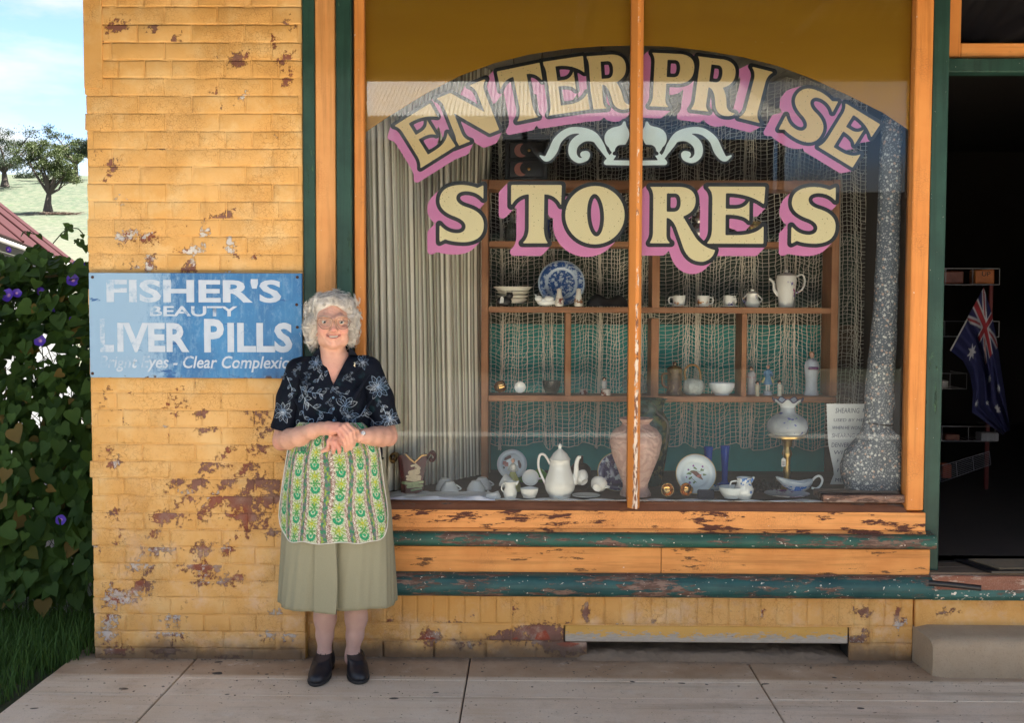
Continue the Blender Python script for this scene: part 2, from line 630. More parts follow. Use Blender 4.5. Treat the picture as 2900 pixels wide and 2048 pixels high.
def mat_paintbrick():
    m = NT('flaking_yellow_paint_on_brick')
    v = m.pos()
    s = m.sep(v)
    z = s[2]
    warp = m.noise(v, 34, 4, .65)
    n1 = m.noise(v, 44, 8, .74)
    n0 = m.noise(v, 5.0, 4, .6)
    peel = m.attr('peel')
    wht = m.attr('undercoat')
    # paint colour, patchy
    pc = m.mix(m.step(m.noise(v, 2.3, 5, .6), .3, .72), (.67, .36, .105), (.73, .44, .165))
    pc = m.mix(m.step(m.noise(v, 7.5, 6, .62), .45, .72), pc, (.75, .50, .22))
    pc = m.mix(m.step(m.noise(v, 14, 5, .7), .56, .8, 0, .6), pc, (.46, .20, .035))
    pc = m.mix(m.step(m.noise(m.pos(scale=(2.4, 1, .35)), 5, 4, .6), .60, .8, 0, .5), pc, (.40, .18, .04))
    # crazing
    va = m.n.new('ShaderNodeVectorMath'); va.operation = 'ADD'
    sc = m.n.new('ShaderNodeVectorMath'); sc.operation = 'SCALE'; sc.inputs['Scale'].default_value = .022
    nn = m.n.new('ShaderNodeTexNoise'); nn.inputs['Scale'].default_value = 22
    m.l.new(v, nn.inputs['Vector']); m.l.new(nn.outputs['Color'], sc.inputs[0])
    m.l.new(v, va.inputs[0]); m.l.new(sc.outputs[0], va.inputs[1])
    cr = m.voro(va.outputs[0], 66, 'DISTANCE_TO_EDGE')
    cr2 = m.voro(va.outputs[0], 140, 'DISTANCE_TO_EDGE')
    zone = m.step(m.noise(v, 3.1, 4, .6), .38, .58)
    crack = m.math('MULTIPLY', m.math('MULTIPLY', m.step(cr, .015, .09, 1, 0), m.step(n1, .40, .58)), zone)
    crack2 = m.math('MULTIPLY', m.step(cr2, .02, .10, 1, 0), m.math('MULTIPLY', zone, m.step(n0, .45, .6)))
    crk = m.math('MAXIMUM', crack, m.math('MULTIPLY', crack2, .6))
    pc = m.mix(m.math('MULTIPLY', crk, .42), pc, (.34, .135, .025))
    # flaked areas
    f = m.math('ADD', m.math('MULTIPLY', peel, .88), m.math('MULTIPLY', m.math('SUBTRACT', n1, .5), 2.1))
    f = m.math('ADD', f, m.math('MULTIPLY', m.math('SUBTRACT', warp, .5), .35))
    f = m.math('ADD', f, m.math('MULTIPLY', m.math('MULTIPLY', m.step(cr, 0, .05, 1, 0), zone), .05))
    chips = m.math('MULTIPLY', m.step(m.noise(v, 95, 5, .7), .70, .72), m.step(m.noise(v, 6, 4, .6), .44, .56))
    mask = m.math('MAXIMUM', m.step(f, .50, .54), m.math('MULTIPLY', chips, .85))
    rim = m.math('MULTIPLY', m.step(f, .44, .50), m.step(f, .5, .54, 1, 0))
    # brick and undercoat
    bc = m.mix(m.noise(v, 18, 5, .7), (.16, .075, .055), (.30, .155, .12))
    bc = m.mix(m.step(m.noise(v, 4, 2, .5), .45, .6), bc, (.27, .085, .05))
    low = m.step(z, .45, .85, 1, 0)
    bc = m.mix(m.math('MULTIPLY', low, m.step(m.noise(v, 9, 5, .7), .44, .66, 0, .8)), bc, (.40, .31, .25))
    redm = m.step(peel, 1.01, 1.06)
    bc = m.mix(redm, bc, m.mix(m.noise(v, 40, 4, .7), (.27, .045, .022), (.42, .095, .05)))
    uw = m.math('ADD', m.math('MULTIPLY', wht, .8), m.math('MULTIPLY', m.math('SUBTRACT', m.noise(v, 36, 6, .75), .5), 1.5))
    um = m.step(uw, .46, .54)
    um2 = m.math('MULTIPLY', um, m.step(z, 1.15, 1.35, .8, 1))
    bc = m.mix(um2, bc, m.mix(m.noise(v, 60, 4, .7), (.46, .42, .38), (.74, .71, .68)))
    pc = m.mix(m.math('MULTIPLY', rim, .55), pc, (.34, .14, .03))
    c = m.mix(mask, pc, bc)
    # pale salt bloom and splash dirt low on the wall
    bloom = m.math('MULTIPLY', m.step(m.noise(v, 7, 7, .74), .48, .68), m.step(z, .25, 1.0, 1, .10))
    c = m.mix(m.math('MULTIPLY', bloom, .5), c, (.76, .58, .42))
    dirt = m.math('MULTIPLY', m.step(m.math('ADD', z, m.math('MULTIPLY', m.math('SUBTRACT', n0, .5), .17)), .02, .11, 1, 0), .85)
    c = m.mix(dirt, c, (.11, .075, .055))
    m.set(Base_Color=c, Roughness=m.step(mask, 0, 1, .62, .9))
    m.p.inputs['Specular IOR Level'].default_value = .3
    h = m.math('ADD', m.math('MULTIPLY', mask, -1.0), m.math('MULTIPLY', crk, -.55))
    h = m.math('ADD', h, m.math('MULTIPLY', n1, .5))
    h = m.math('ADD', h, m.math('MULTIPLY', rim, .4))
    m.bump(h, .75, .0035)
    return m.mat


MBRICK = mat_paintbrick()


def brick(parent, x0, x1, z0, z1, y, name='brick', nx=7, nz=4, proud=None, rough=.0016, depth=.03):
    """one painted brick: uneven subdivided face with worn edges, its sides running back into the joint"""
    xs = np.linspace(x0, x1, nx); zs = np.linspace(z0, z1, nz)
    e = .006
    xs[1] = x0 + e; xs[-2] = x1 - e; zs[1] = z0 + e; zs[-2] = z1 - e
    XX, ZZ = np.meshgrid(xs, zs)
    pr = rng.uniform(-.0008, .0010) if proud is None else proud
    tilt = rng.uniform(-.002, .002, 2)
    YY = y - pr + tilt[0] * (XX - (x0 + x1) / 2) + tilt[1] * (ZZ - (z0 + z1) / 2) + rng.normal(0, rough * .5, XX.shape)
    rim = np.zeros(XX.shape, bool); rim[0] = rim[-1] = True; rim[:, 0] = rim[:, -1] = True
    YY[rim] += .0015 + rng.uniform(0, .0008, rim.sum())
    XX = XX + np.where(rim, rng.normal(0, .0008, XX.shape), 0)
    ZZ = ZZ + np.where(rim, rng.normal(0, .0008, XX.shape), 0)
    V = [(a, b, c) for a, b, c in zip(XX.ravel(), YY.ravel(), ZZ.ravel())]
    Q = [(j * nx + i, j * nx + i + 1, (j + 1) * nx + i + 1, (j + 1) * nx + i) for j in range(nz - 1) for i in range(nx - 1)]
    ring = [i for i in range(nx)] + [j * nx + nx - 1 for j in range(1, nz)] + [(nz - 1) * nx + i for i in range(nx - 2, -1, -1)] + [j * nx for j in range(nz - 2, 0, -1)]
    b = len(V)
    for i in ring: V.append((V[i][0], y + depth, V[i][2]))
    for k in range(len(ring)):
        k2 = (k + 1) % len(ring)
        Q.append((ring[k2], ring[k], b + k, b + k2))
    P = np.array(V)
    p, u = peel_at(P[:, 0], P[:, 2])
    return np_mesh(name, P, Q, MBRICK, parent, True, {'peel': p, 'undercoat': u})


def mortar(parent, x0, x1, z0, z1, y):
    nx, nz = int((x1 - x0) / .03) + 2, int((z1 - z0) / .02) + 2
    xs = np.linspace(x0, x1, nx); zs = np.linspace(z0, z1, nz)
    XX, ZZ = np.meshgrid(xs, zs)
    YY = y + rng.normal(0, .0007, XX.shape)
    P = np.stack([XX.ravel(), YY.ravel(), ZZ.ravel()], 1)
    Q = [(j * nx + i, j * nx + i + 1, (j + 1) * nx + i + 1, (j + 1) * nx + i) for j in range(nz - 1) for i in range(nx - 1)]
    p, u = peel_at(P[:, 0], P[:, 2])
    return np_mesh('mortar_bed', P, Q, MBRICK, parent, True, {'peel': p * .8, 'undercoat': u})


WX0, WX1 = X(252, 900), X(857, 600)
CH = .0772
wall = thing('brick_wall', 'flaking yellow painted brick wall to the left of the shop window', 'wall', (WX0, 0, 0))
J = .005
row = 0
z = -.028
while z < 3.15:
    h = CH - J
    hdr = row % 4 == 2
    L = .118 if hdr else .236
    x = WX0 - (L / 2 if row % 2 else 0) + (0.03 if hdr else 0)
    while x < WX1:
        a, b = max(x, WX0 + rng.normal(0, .004)), min(x + L - J, WX1)
        if b - a > .03:
            cut_ = rng.uniform(.004, .022) if row < 2 and rng.random() < .55 and b - a > .12 else 0
            brick(wall, a + cut_, b, z, z + h - (cut_ * .35), 0, nx=7 if b - a > .15 else 5, proud=-.004 if cut_ > .014 else None)
        x += L
    z += CH; row += 1
mortar(wall, WX0 + .004, WX1, -.03, 3.2, .0024)
mb = MB()
mb.box(WX0 + .006, WX1, .012, .26, -.2, 3.2)
mb.box(WX0 + .006, WX0 + .25, .26, 9.0, -.2, 4.3)
mb.build('wall_core', plain('wall_side_paint', (.55, .30, .07), .8, scale=14), wall)
# rendered corner strip near the top of the pier, with its crack line
cx1 = X(291, 150)
mb = MB(); mb.box(WX0 - .004, cx1, -.006, .02, Z(250, 250), 3.2, .002)
P = np.array(mb.v); p, u = peel_at(P[:, 0], P[:, 2])
np_mesh('corner_render', P, mb.f, MBRICK, wall, False, {'peel': p, 'undercoat': u})

# plinth under the shop window: soldier course, stretcher courses, painted lintel over the vent
PX1 = X(2585, 1750, .06)
PY = .06
plinth = thing('brick_plinth', 'low yellow painted brick plinth under the shop window sill bands', 'wall', (0, PY, 0))
zt, zs = Z(1700, 1688, PY), Z(1700, 1771, PY)
x = WX1 + .004
while x < PX1 - .03:
    L = .0705 + rng.uniform(-.002, .002)
    brick(plinth, x, min(x + L - .005, PX1), zs + .004, zt, PY, nx=4, nz=5)
    x += L
vx0, vx1 = X(1600, 1800, PY), X(2400, 1800, PY)
z2, z3 = Z(1700, 1817, PY), Z(1700, 1862, PY)
for (za, zb, off) in ((z2, zs - .004, 0), (z3 - .02, z2 - .007, .12)):
    x = WX1 + .004 - off
    while x < PX1 - .02:
        L = .232
        a, b = max(x, WX1 + .004), min(x + L - .007, PX1)
        lim0 = vx0 - .008 if za == z2 else X(1682, 1840, PY)
        if b > lim0 and a < vx1 + .01:      # leave the vent opening clear
            if a < lim0 - .03: brick(plinth, a, lim0 - .006, za, zb, PY)
            if b > vx1 + .05: brick(plinth, max(a, vx1 + .012), b, za, zb, PY)
        elif b - a > .02:
            brick(plinth, a, b, za, zb, PY, proud=.012 if zb < z2 and b < X(1500, 1840, PY) else None)
        x += L
mortar(plinth, WX1, PX1, zs - .004, zt + .01, PY + .0029)
mortar(plinth, WX1, vx0 - .006, -.03, zs - .004, PY + .0029)
mortar(plinth, vx1 + .008, PX1, -.03, zs - .004, PY + .0029)
x2 = PX1 + .01
mortar(plinth, PX1 - .002, 3.4, -.05, zt + .02, PY + .03)
brick(plinth, x2, 3.3, Z(2700, 1768, PY) - .1, zt - .004, PY - .004, nx=24, nz=8, name='rendered_panel')
mb = MB(); mb.box(WX1, vx0 - .006, PY + .012, .22, -.2, zt + .3); mb.box(vx1 + .01, 3.4, PY + .04, .22, -.2, zt - .01)
mb.box(vx0 - .006, vx1 + .01, PY + .012, .22, zs - .004, zt + .3)
mb.build('plinth_core', plain('dark_core', (.03, .025, .02), .9), plinth)


def mat_lintel():
    m = NT('worn_painted_timber_lintel')
    v = m.pos(); s = m.sep(v)
    n = m.noise(m.pos(scale=(1, 1, 3)), 22, 7, .7)
    f = m.math('ADD', m.math('MULTIPLY', m.math('SUBTRACT', n, .5), .17), s[2])
    pc = m.mix(m.noise(v, 6, 5, .6), (.58, .32, .06), (.68, .42, .13))
    wc = m.mix(m.noise(m.pos(scale=(1, 1, 8)), 30, 5, .7), (.26, .21, .16), (.60, .55, .48))
    c = m.mix(m.step(f, Z(2000, 1801, PY), Z(2000, 1796, PY)), wc, pc)
    c = m.mix(m.step(m.noise(m.pos(scale=(1, 1, 5)), 14, 6, .7), .66, .69), c, (.12, .07, .05))
    m.set(Base_Color=c, Roughness=.75)
    m.bump(n, .5, .004)
    return m.mat


mb = MB()
mb.box(vx0, vx1, PY - .006, PY + .09, z2 - .002, zs - .002, .004)
mb.build('vent_lintel', mat_lintel(), plinth)
mb = MB(); mb.box(vx0 - .03, vx1 + .03, PY + .6, PY + .62, -.2, z2 + .1)
mb.build('vent_back', plain('dark_core', (.03, .025, .02), .9), plinth)
# soil and grit heaped in the vent mouth
mb = MB()
def soil(u, v):
    x = vx0 - .02 + (vx1 - vx0 + .05) * u; y = PY - .075 + .30 * v
    n_ = mnoise.noise(Vector((x * 7, y * 9, 0))) + .6 * mnoise.noise(Vector((x * 26, y * 26, 2))) + .35 * mnoise.noise(Vector((x * 70, y * 70, 4)))
    e = min(1, 12 * u, 12 * (1 - u)) * min(1, max(0, v * 3.6 - .15))
    return (x, y, -.004 + (.024 + .010 * n_) * e + .003 * n_ * min(1, v * 5))
mb.grid(soil, 190, 26)
o = mb.build('loose_soil', plain('soil', (.27, .20, .14), .95, scale=60, bump=.5), None, True); o['kind'] = 'stuff'

mb = MB()
rg = random.Random(77)
for k in range(520):
    d_ = rg.random() ** 2.2
    x, y = rg.uniform(-1.95, 2.6), .045 - d_ * .9
    if x < WX1 and y > -.004: y = -.006 - rg.random() * .02
    r = rg.uniform(.0012, .0042)
    mb.ell((x, y, r * .35), (r * rg.uniform(.8, 1.8), r, r * .6), 6, 4)
o = mb.build('grit', plain('grit', (.20, .16, .12), .95, scale=200, var=.5), None, True); o['kind'] = 'stuff'

# ------------------------------------------------------------------ building shell behind the front (rooms)
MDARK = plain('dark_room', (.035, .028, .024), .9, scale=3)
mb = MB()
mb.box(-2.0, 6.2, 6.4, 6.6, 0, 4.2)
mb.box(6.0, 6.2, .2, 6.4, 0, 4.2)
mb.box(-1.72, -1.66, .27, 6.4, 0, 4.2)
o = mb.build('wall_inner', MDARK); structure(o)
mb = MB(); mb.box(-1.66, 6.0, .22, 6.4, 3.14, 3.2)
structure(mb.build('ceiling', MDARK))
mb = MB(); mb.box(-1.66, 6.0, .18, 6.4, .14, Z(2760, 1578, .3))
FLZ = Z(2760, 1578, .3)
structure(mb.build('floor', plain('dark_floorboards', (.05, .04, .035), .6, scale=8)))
mb = MB(); mb.box(-2.02, 6.3, .3, 9.1, 4.2, 4.3); mb.box(-2.02, 6.3, .02, .3, 3.2, 4.6); mb.box(3.4, 6.3, .05, .3, -.1, 3.2)
structure(mb.build('wall_parapet', plain('wall_side_paint', (.55, .30, .07), .8, scale=14)))

# ------------------------------------------------------------------ verandah over the pavement
ver = thing('verandah', 'corrugated iron verandah roof over the pavement, seen mirrored in the window', 'verandah', (0, -1.7, 0))
pts = []
xs = np.arange(-3.6, 6.2, .019)
mbv = MB()
top = []
for i, x in enumerate(xs):
    dz = .009 * math.cos(2 * math.pi * i / 4)
    top.append((x, dz))
n = len(top)
vs = [(x, -.02, 3.42 + d) for x, d in top] + [(x, -1.12, 3.10 + d) for x, d in top]
mbv.add(vs, [(i, n + i, n + i + 1, i + 1) for i in range(n - 1)])
mbv.build('roof_sheet', plain('old_galvanised_iron', (.08, .077, .072), .5, .5, scale=5), ver, True)
mb = MB(); mb.box(-3.5, 6.1, -1.10, -1.03, 2.815, 3.13, .004)
mb.build('beam', plain('verandah_timber', (.07, .05, .035), .7, scale=20), ver)
for xx in np.arange(-3.2, 6.1, 1.15):
    mb = MB(); mb.box(xx - .025, xx + .025, -1.03, -.01, 3.03, 3.11)
    mb.build('rafter', plain('verandah_timber', (.07, .05, .035), .7, scale=20), ver)
for xx in (-3.2, 4.1):
    mb = MB(); mb.box(xx - .06, xx + .06, -1.12, -1.00, 0, 2.815, .008)
    mb.build('post', plain('verandah_timber', (.07, .05, .035), .7, scale=20), ver)

# ------------------------------------------------------------------ building over the road (mirrored in the glass)
op = thing('corrugated_roof_house', 'long two storey house with sunlit corrugated roof over the road, mirrored in the shop window', 'house', (0, -24, 0))
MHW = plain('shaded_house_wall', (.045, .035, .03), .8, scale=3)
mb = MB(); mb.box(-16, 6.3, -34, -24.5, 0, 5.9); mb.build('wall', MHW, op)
xs = np.arange(-17, 6.5, .026)
v, f = [], []
for i, x in enumerate(xs):
    d = .026 * math.cos(2 * math.pi * i / 4)
    k = max(0, x - 5.3) / 1.2
    v += [(x, -22.0, 6.1 + d), (min(x, 5.3) + .12 * k, -29.2 + 6.8 * k, 9.35 - 3.1 * k + d)]
f = [(2 * i, 2 * i + 2, 2 * i + 3, 2 * i + 1) for i in range(len(xs) - 1)]
mb = MB(); mb.add(v, [tuple(reversed(q)) for q in f])
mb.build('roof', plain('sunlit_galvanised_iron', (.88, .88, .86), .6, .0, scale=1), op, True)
for xx in np.linspace(-15.5, 6, 8):
    mb = MB(); mb.box(xx - .07, xx + .07, -22.3, -22.16, 0, 5.8); mb.build('post', MHW, op)
mb = MB(); mb.box(6.6, 18, -34, -25, 0, 4.6); tag(mb.build('shed', MHW), 'dark shed beside the corrugated roof house over the road', 'shed')
mb = MB(); mb.box(-14, 1.6, -9.35, -8.85, -.05, -.035); mb.box(3.0, 14, -9.35, -8.85, -.05, -.035)
structure(mb.build('road_edge', plain('pale_edge', (.40, .385, .35), .9, scale=20)))
# ------------------------------------------------------------------ field trees
MTRUNK = plain('gum_bark', (.085, .066, .055), .9, scale=4, var=.3)


def mat_leaf(name, c1, c2, sc=1.5, trans=.12):
    m = NT(name)
    v = m.pos()
    r = m.n.new('ShaderNodeNewGeometry').outputs['Random Per Island']
    r = m.math('FRACT', m.math('ADD', r, m.n.new('ShaderNodeObjectInfo').outputs['Random']))
    c = m.mix(m.math('ADD', m.math('MULTIPLY', r, .7), m.math('MULTIPLY', m.noise(v, sc, 3, .6), .4)), c1, c2)
    c = m.mix(m.step(r, .945, .95), c, (.15, .105, .03)) if 'vine' in name else c
    m.set(Base_Color=c, Roughness=.62)
    m.p.inputs['Specular IOR Level'].default_value = .2
    tr = m.n.new('ShaderNodeBsdfTranslucent')
    m.inp(tr, 'Color', m.mix(.5, c, (.16, .24, .03)))
    mx = m.n.new('ShaderNodeMixShader'); mx.inputs[0].default_value = trans
    m.l.new(m.p.outputs[0], mx.inputs[1]); m.l.new(tr.outputs[0], mx.inputs[2]); m.l.new(mx.outputs[0], m.out.inputs[0])
    return m.mat


def gum_tree(px, py, Y, hpx, wpx, seed, label, lean=0.0, mat=None, nlimb=7, first=.28, leafn=95):
    R = random.Random(seed)
    s = mpp(Y)
    b = at(px, py, Y); H = hpx * s; W = wpx * s / 2
    t = thing('gum_tree', label, 'tree', b, 'gum trees in the paddock')
    tr, cl = MB(), []
    fork = b + Vector((lean * H * .3, 0, H * first))
    tr.tube([b + Vector((0, 0, -.4)), b + Vector((0, 0, .35 * H * first)), fork], [H * .085, H * .055, H * .040], 8)
    for k in range(nlimb):
        a = 2 * math.pi * k / nlimb + R.uniform(-.4, .4)
        rr = W * R.uniform(.30, 1.05)
        top = R.uniform(.36, 1.0) - .12 * (rr / W)
        e = b + Vector((rr * math.cos(a) + lean * H * .5, rr * math.sin(a) * .8, H * top))
        m1 = fork.lerp(e, .4) + Vector((R.uniform(-.1, .1) * W, 0, H * R.uniform(-.02, .08)))
        m2 = fork.lerp(e, .72) + Vector((R.uniform(-.1, .1) * W, 0, H * .05))
        tr.tube([fork, m1, m2, e], [H * .027, H * .018, H * .011, H * .004], 6)
        cl.append((e, 1.0))
        for q in range(5):
            bp = m1.lerp(e, R.uniform(0, 1))
            e2 = bp + Vector((R.uniform(-.42, .42) * W, R.uniform(-.4, .4) * W, H * R.uniform(.03, .16)))
            tr.tube([bp, bp.lerp(e2, .5) + Vector((0, 0, .02 * H)), e2], [H * .007, H * .005, H * .002], 5)
            cl.append((e2, R.uniform(.6, 1.0)))
    tr.build('trunk', MTRUNK, t, True)
    lv = MB()
    for (c, w) in cl:
        rx, rz = W * .215 * w, W * .125 * w
        for q in range(int(leafn * 1.9 * w)):
            d = Vector((R.gauss(0, .5), R.gauss(0, .5), R.gauss(0, .5)))
            p = c + Vector((d.x * rx, d.y * rx, d.z * rz + abs(R.gauss(0, .2)) * rz))
            L = H * R.uniform(.009, .020)
            u = Vector((R.uniform(-1, 1), R.uniform(-1, 1), R.uniform(-1.4, .2))).normalized()
            n = u.cross(Vector((R.uniform(-1, 1), R.uniform(-1, 1), R.uniform(-.3, 1)))).normalized()
            lv.add([p - u * L, p + n * L * .5, p + u * L, p - n * L * .5], [(0, 1, 2, 3)])
    lv.build('crown', mat or MGUM, t)
    return t


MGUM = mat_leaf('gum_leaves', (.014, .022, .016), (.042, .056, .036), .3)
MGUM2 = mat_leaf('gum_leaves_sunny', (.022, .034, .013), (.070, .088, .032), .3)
gum_tree(136, 590, 140, 182, 185, 5, 'nearest gum tree in the paddock, with pale twisted limbs and dark trunk', .06, MGUM2, 9, .22, 150)
gum_tree(14, 522, 176, 165, 225, 11, 'spreading dark gum tree at the left edge of the hilltop', -.03, MGUM, 9, .2, 130)
gum_tree(214, 514, 190, 160, 185, 21, 'tall dark gum tree on the hilltop behind the wall corner', .02, MGUM, 9, .3, 130)
mb = MB()
R = random.Random(3)
for k in range(260):
    p = at(170 + R.gauss(0, 30), 592 + R.uniform(-4, 6), 138)
    p.z = ground_z(p.x, p.y) + R.uniform(0, .25)
    a = R.uniform(0, 6.3); L = R.uniform(.3, 1.6)
    mb.tube([p, p + Vector((math.cos(a) * L, math.sin(a) * L, R.uniform(-.1, .2)))], .018, 4)
o = mb.build('fallen_branches', plain('dead_wood', (.08, .05, .035), .9), None); o['kind'] = 'stuff'
for (px, py, r) in ((205, 501, 1.0), (58, 502, .9), (85, 498, 1.1)):
    mb = MB(); p = at(px, py, 196); p.z = ground_z(p.x, p.y)
    for k in range(300):
        d = Vector((R.gauss(0, .5), R.gauss(0, .5), abs(R.gauss(0, .45)))) * r
        u = Vector((R.uniform(-1, 1), R.uniform(-1, 1), R.uniform(-1, 1))).normalized() * .22
        n = u.orthogonal().normalized() * .12
        mb.add([p + d - u, p + d + n, p + d + u, p + d - n], [(0, 1, 2, 3)])
    tag(mb.build('shrub', MGUM), {205: 'small dark shrub below the tall gum on the hilltop', 58: 'lone low shrub right of the left hilltop gum', 85: 'rounder low shrub on the crest between the gums'}[px], 'shrub', 'shrubs on the crest')

# ------------------------------------------------------------------ red roofed shed
def mat_redroof():
    m = NT('faded_red_roof')
    v = m.pos()
    n = m.noise(v, 2.2, 6, .65)
    c = m.mix(n, (.026, .0055, .0060), (.040, .011, .011))
    c = m.mix(m.step(m.noise(v, 9, 5, .7), .58, .75, 0, .6), c, (.055, .022, .021))
    m.set(Base_Color=c, Roughness=.75)
    m.p.inputs['Specular IOR Level'].default_value = .15
    return m.mat


MRED = mat_redroof()
E1 = at(228, 752, 12.7)
d0 = ray(0, 663); E0 = CAM + d0 * ((E1.z - CAM.z) / d0.z)
V1 = at(0, 572, 15.5) - E1
ed = (E0 - E1).normalized()
shed = thing('shed', 'shed with faded red iron roof behind the vine covered fence', 'shed', (E1.x, E1.y, 0))
nrm = ed.cross(V1).normalized()
if nrm.z < 0: nrm = -nrm
Ltot = (E0 - E1).length + 4.0
k, wsheet = 0, 2.3
while k * wsheet < Ltot:
    a, b = E1 + ed * (k * wsheet), E1 + ed * ((k + 1) * wsheet - .012)
    lift = nrm * (.006 * (k % 2))
    mb = MB()
    q = [a + lift, b + lift, b + V1 + lift, a + V1 + lift]
    mb.add(q + [p - nrm * .02 for p in q], [(0, 1, 2, 3), (7, 6, 5, 4), (0, 4, 5, 1), (1, 5, 6, 2), (2, 6, 7, 3), (3, 7, 4, 0)])
    mb.tube([b + nrm * .012, b + V1 + nrm * .012], .014, 6)
    mb.build('roof_sheet', MRED, shed)
    k += 1
mb = MB()
mb.tube([E1 + Vector((.03, 0, -.06)), E1 + ed * Ltot + Vector((.03, 0, -.06))], .02, 8)
mb.build('gutter', plain('white_gutter', (.75, .74, .70), .5), shed, True)
inn = Vector((V1.x, V1.y, 0)).normalized() * .35
a, b = E1 + inn, E1 + ed * Ltot + inn
mb = MB()
for k in range(12):
    z0, z1 = -.1 + k * .2, -.1 + (k + 1) * .2 - .006
    t = Vector((inn.x, inn.y, 0)).normalized()
    q = [Vector((a.x, a.y, z0)) - t * .012, Vector((b.x, b.y, z0)) - t * .012, Vector((b.x, b.y, z1)), Vector((a.x, a.y, z1))]
    mb.add(q + [p + t * .03 for p in q], [(0, 1, 2, 3), (7, 6, 5, 4), (0, 4, 5, 1), (1, 5, 6, 2), (2, 6, 7, 3), (3, 7, 4, 0)])
mb.build('wall', plain('weathered_boards', (.16, .165, .17), .7, scale=4), shed)
# concrete yard between fence and shed, sunlit
mb = MB(); mb.box(-7.5, -2.6, 1.6, 12, -.2, -.03)
structure(mb.build('yard', plain('yard_concrete', (.16, .155, .145), .9, scale=5)))

# ------------------------------------------------------------------ wire fence, vine, grass
FY = .62
fx0, fx1, fz = -4.4, -1.99, 1.72
fen = thing('wire_fence', 'diamond wire mesh fence carrying the vine beside the brick wall', 'fence', (-2.4, FY, 0))
MWIRE = plain('galvanised_wire', (.22, .22, .21), .5, .6)
mb = MB()
pitch = .062
for s in (-1, 1):
    k = fx0 - fz
    while k < fx1 + fz:
        xa, xb, za, zb = k, k + s * fz, 0.0, fz
        pa, pb = (xa, za), (xb, zb)
        def clip(x, z, x2, z2):
            return x, z
        # clip to the fence width
        t0, t1 = 0.0, 1.0
        for lim, sg in ((fx0, 1), (fx1, -1)):
            da, db = sg * (pa[0] - lim), sg * (pb[0] - lim)
            if da < 0 and db < 0: t0, t1 = 1, 0
            elif da < 0: t0 = max(t0, da / (da - db))
            elif db < 0: t1 = min(t1, da / (da - db))
        if t1 - t0 > .02:
            P0 = (pa[0] + (pb[0] - pa[0]) * t0, FY + s * .0015, pa[1] + (pb[1] - pa[1]) * t0)
            P1 = (pa[0] + (pb[0] - pa[0]) * t1, FY + s * .0015, pa[1] + (pb[1] - pa[1]) * t1)
            mb.tube([P0, P1], .0014, 3, cap=False)
        k += pitch
o = mb.build('mesh', MWIRE, fen); o['kind'] = 'stuff'
for xx in (-2.12, -4.2):
    mb = MB(); mb.tube([(xx, FY + .03, -.1), (xx, FY + .03, fz + .06)], .022, 10); mb.build('post', MWIRE, fen, True)
mb = MB(); mb.tube([(fx0, FY + .03, fz), (fx1, FY + .03, fz)], .014, 8); mb.build('rail', MWIRE, fen, True)

vine = thing('morning_glory_vine', 'dark green morning glory vine with purple flowers over the wire fence', 'vine', (-2.4, .5, 0))
MLEAF = mat_leaf('vine_leaves', (.008, .030, .007), (.058, .118, .022), 6, .24)


def leaf_mesh():
    out = [(0, -.02), (.16, .10), (.36, .13), (.50, .0), (.52, -.20), (.40, -.46), (.20, -.74), (0, -1.02)]
    pts = [(0, -.02, 0)]
    vs = []
    for x, z in out:
        vs.append((x, -.10 * abs(x) - .10 * z * z, z))
    L = [vs[0]] + vs[1:-1] + [vs[-1]] + [(-x, y, z) for x, y, z in reversed(vs[1:-1])]
    mid = [(0, .04, -.3), (0, .0, -.62)]
    allv = L + mid
    n = len(vs)
    fs = []
    N = len(L)
    a, b = N, N + 1
    for i in range(0, 4): fs.append((a, i + 1, i) if i else (a, 1, 0))
    fs += [(a, 5, 4), (a, b, 5), (b, 6, 5), (b, 7, 6)]
    m_ = lambda i: (N - i) % N
    for i in range(0, 4): fs.append((a, m_(i), m_(i + 1)))
    fs += [(a, m_(4), m_(5)), (a, m_(5), b), (b, m_(5), m_(6)), (b, m_(6), m_(7))]
    return allv, fs


LV, LF = leaf_mesh()
lme = bpy.data.meshes.new('leaf'); lme.from_pydata(LV, [], LF)
lme.polygons.foreach_set('use_smooth', [True] * len(LF)); lme.materials.append(MLEAF); lme.update()
GAPS = [(118, 985, 26, 42), (150, 1000, 38, 30), (25, 1020, 26, 26), (110, 1180, 34, 46), (20, 1100, 14, 40), (75, 1290, 50, 22), (175, 1310, 40, 24), (185, 1100, 16, 32), (235, 1020, 16, 12),
        (230, 970, 14, 18), (140, 1440, 22, 26), (210, 1235, 16, 18), (12, 1370, 14, 24), (232, 1180, 18, 36), (60, 1400, 20, 14)]


def vine_ok(p, soft=1.0):
    v = CAMR.transposed() @ (p - CAM)
    px, py = 1450 + F * v.x / -v.z, 1024 - F * v.y / -v.z
    top = 714 + 18 * math.sin(px * .045) + (25 if px > 205 else 0)
    if py < top: return False
    for (gx_, gy_, ww, hh) in GAPS:
        if ((px - gx_) / (ww * soft)) ** 2 + ((py - gy_) / (hh * soft)) ** 2 < 1: return False
    return True


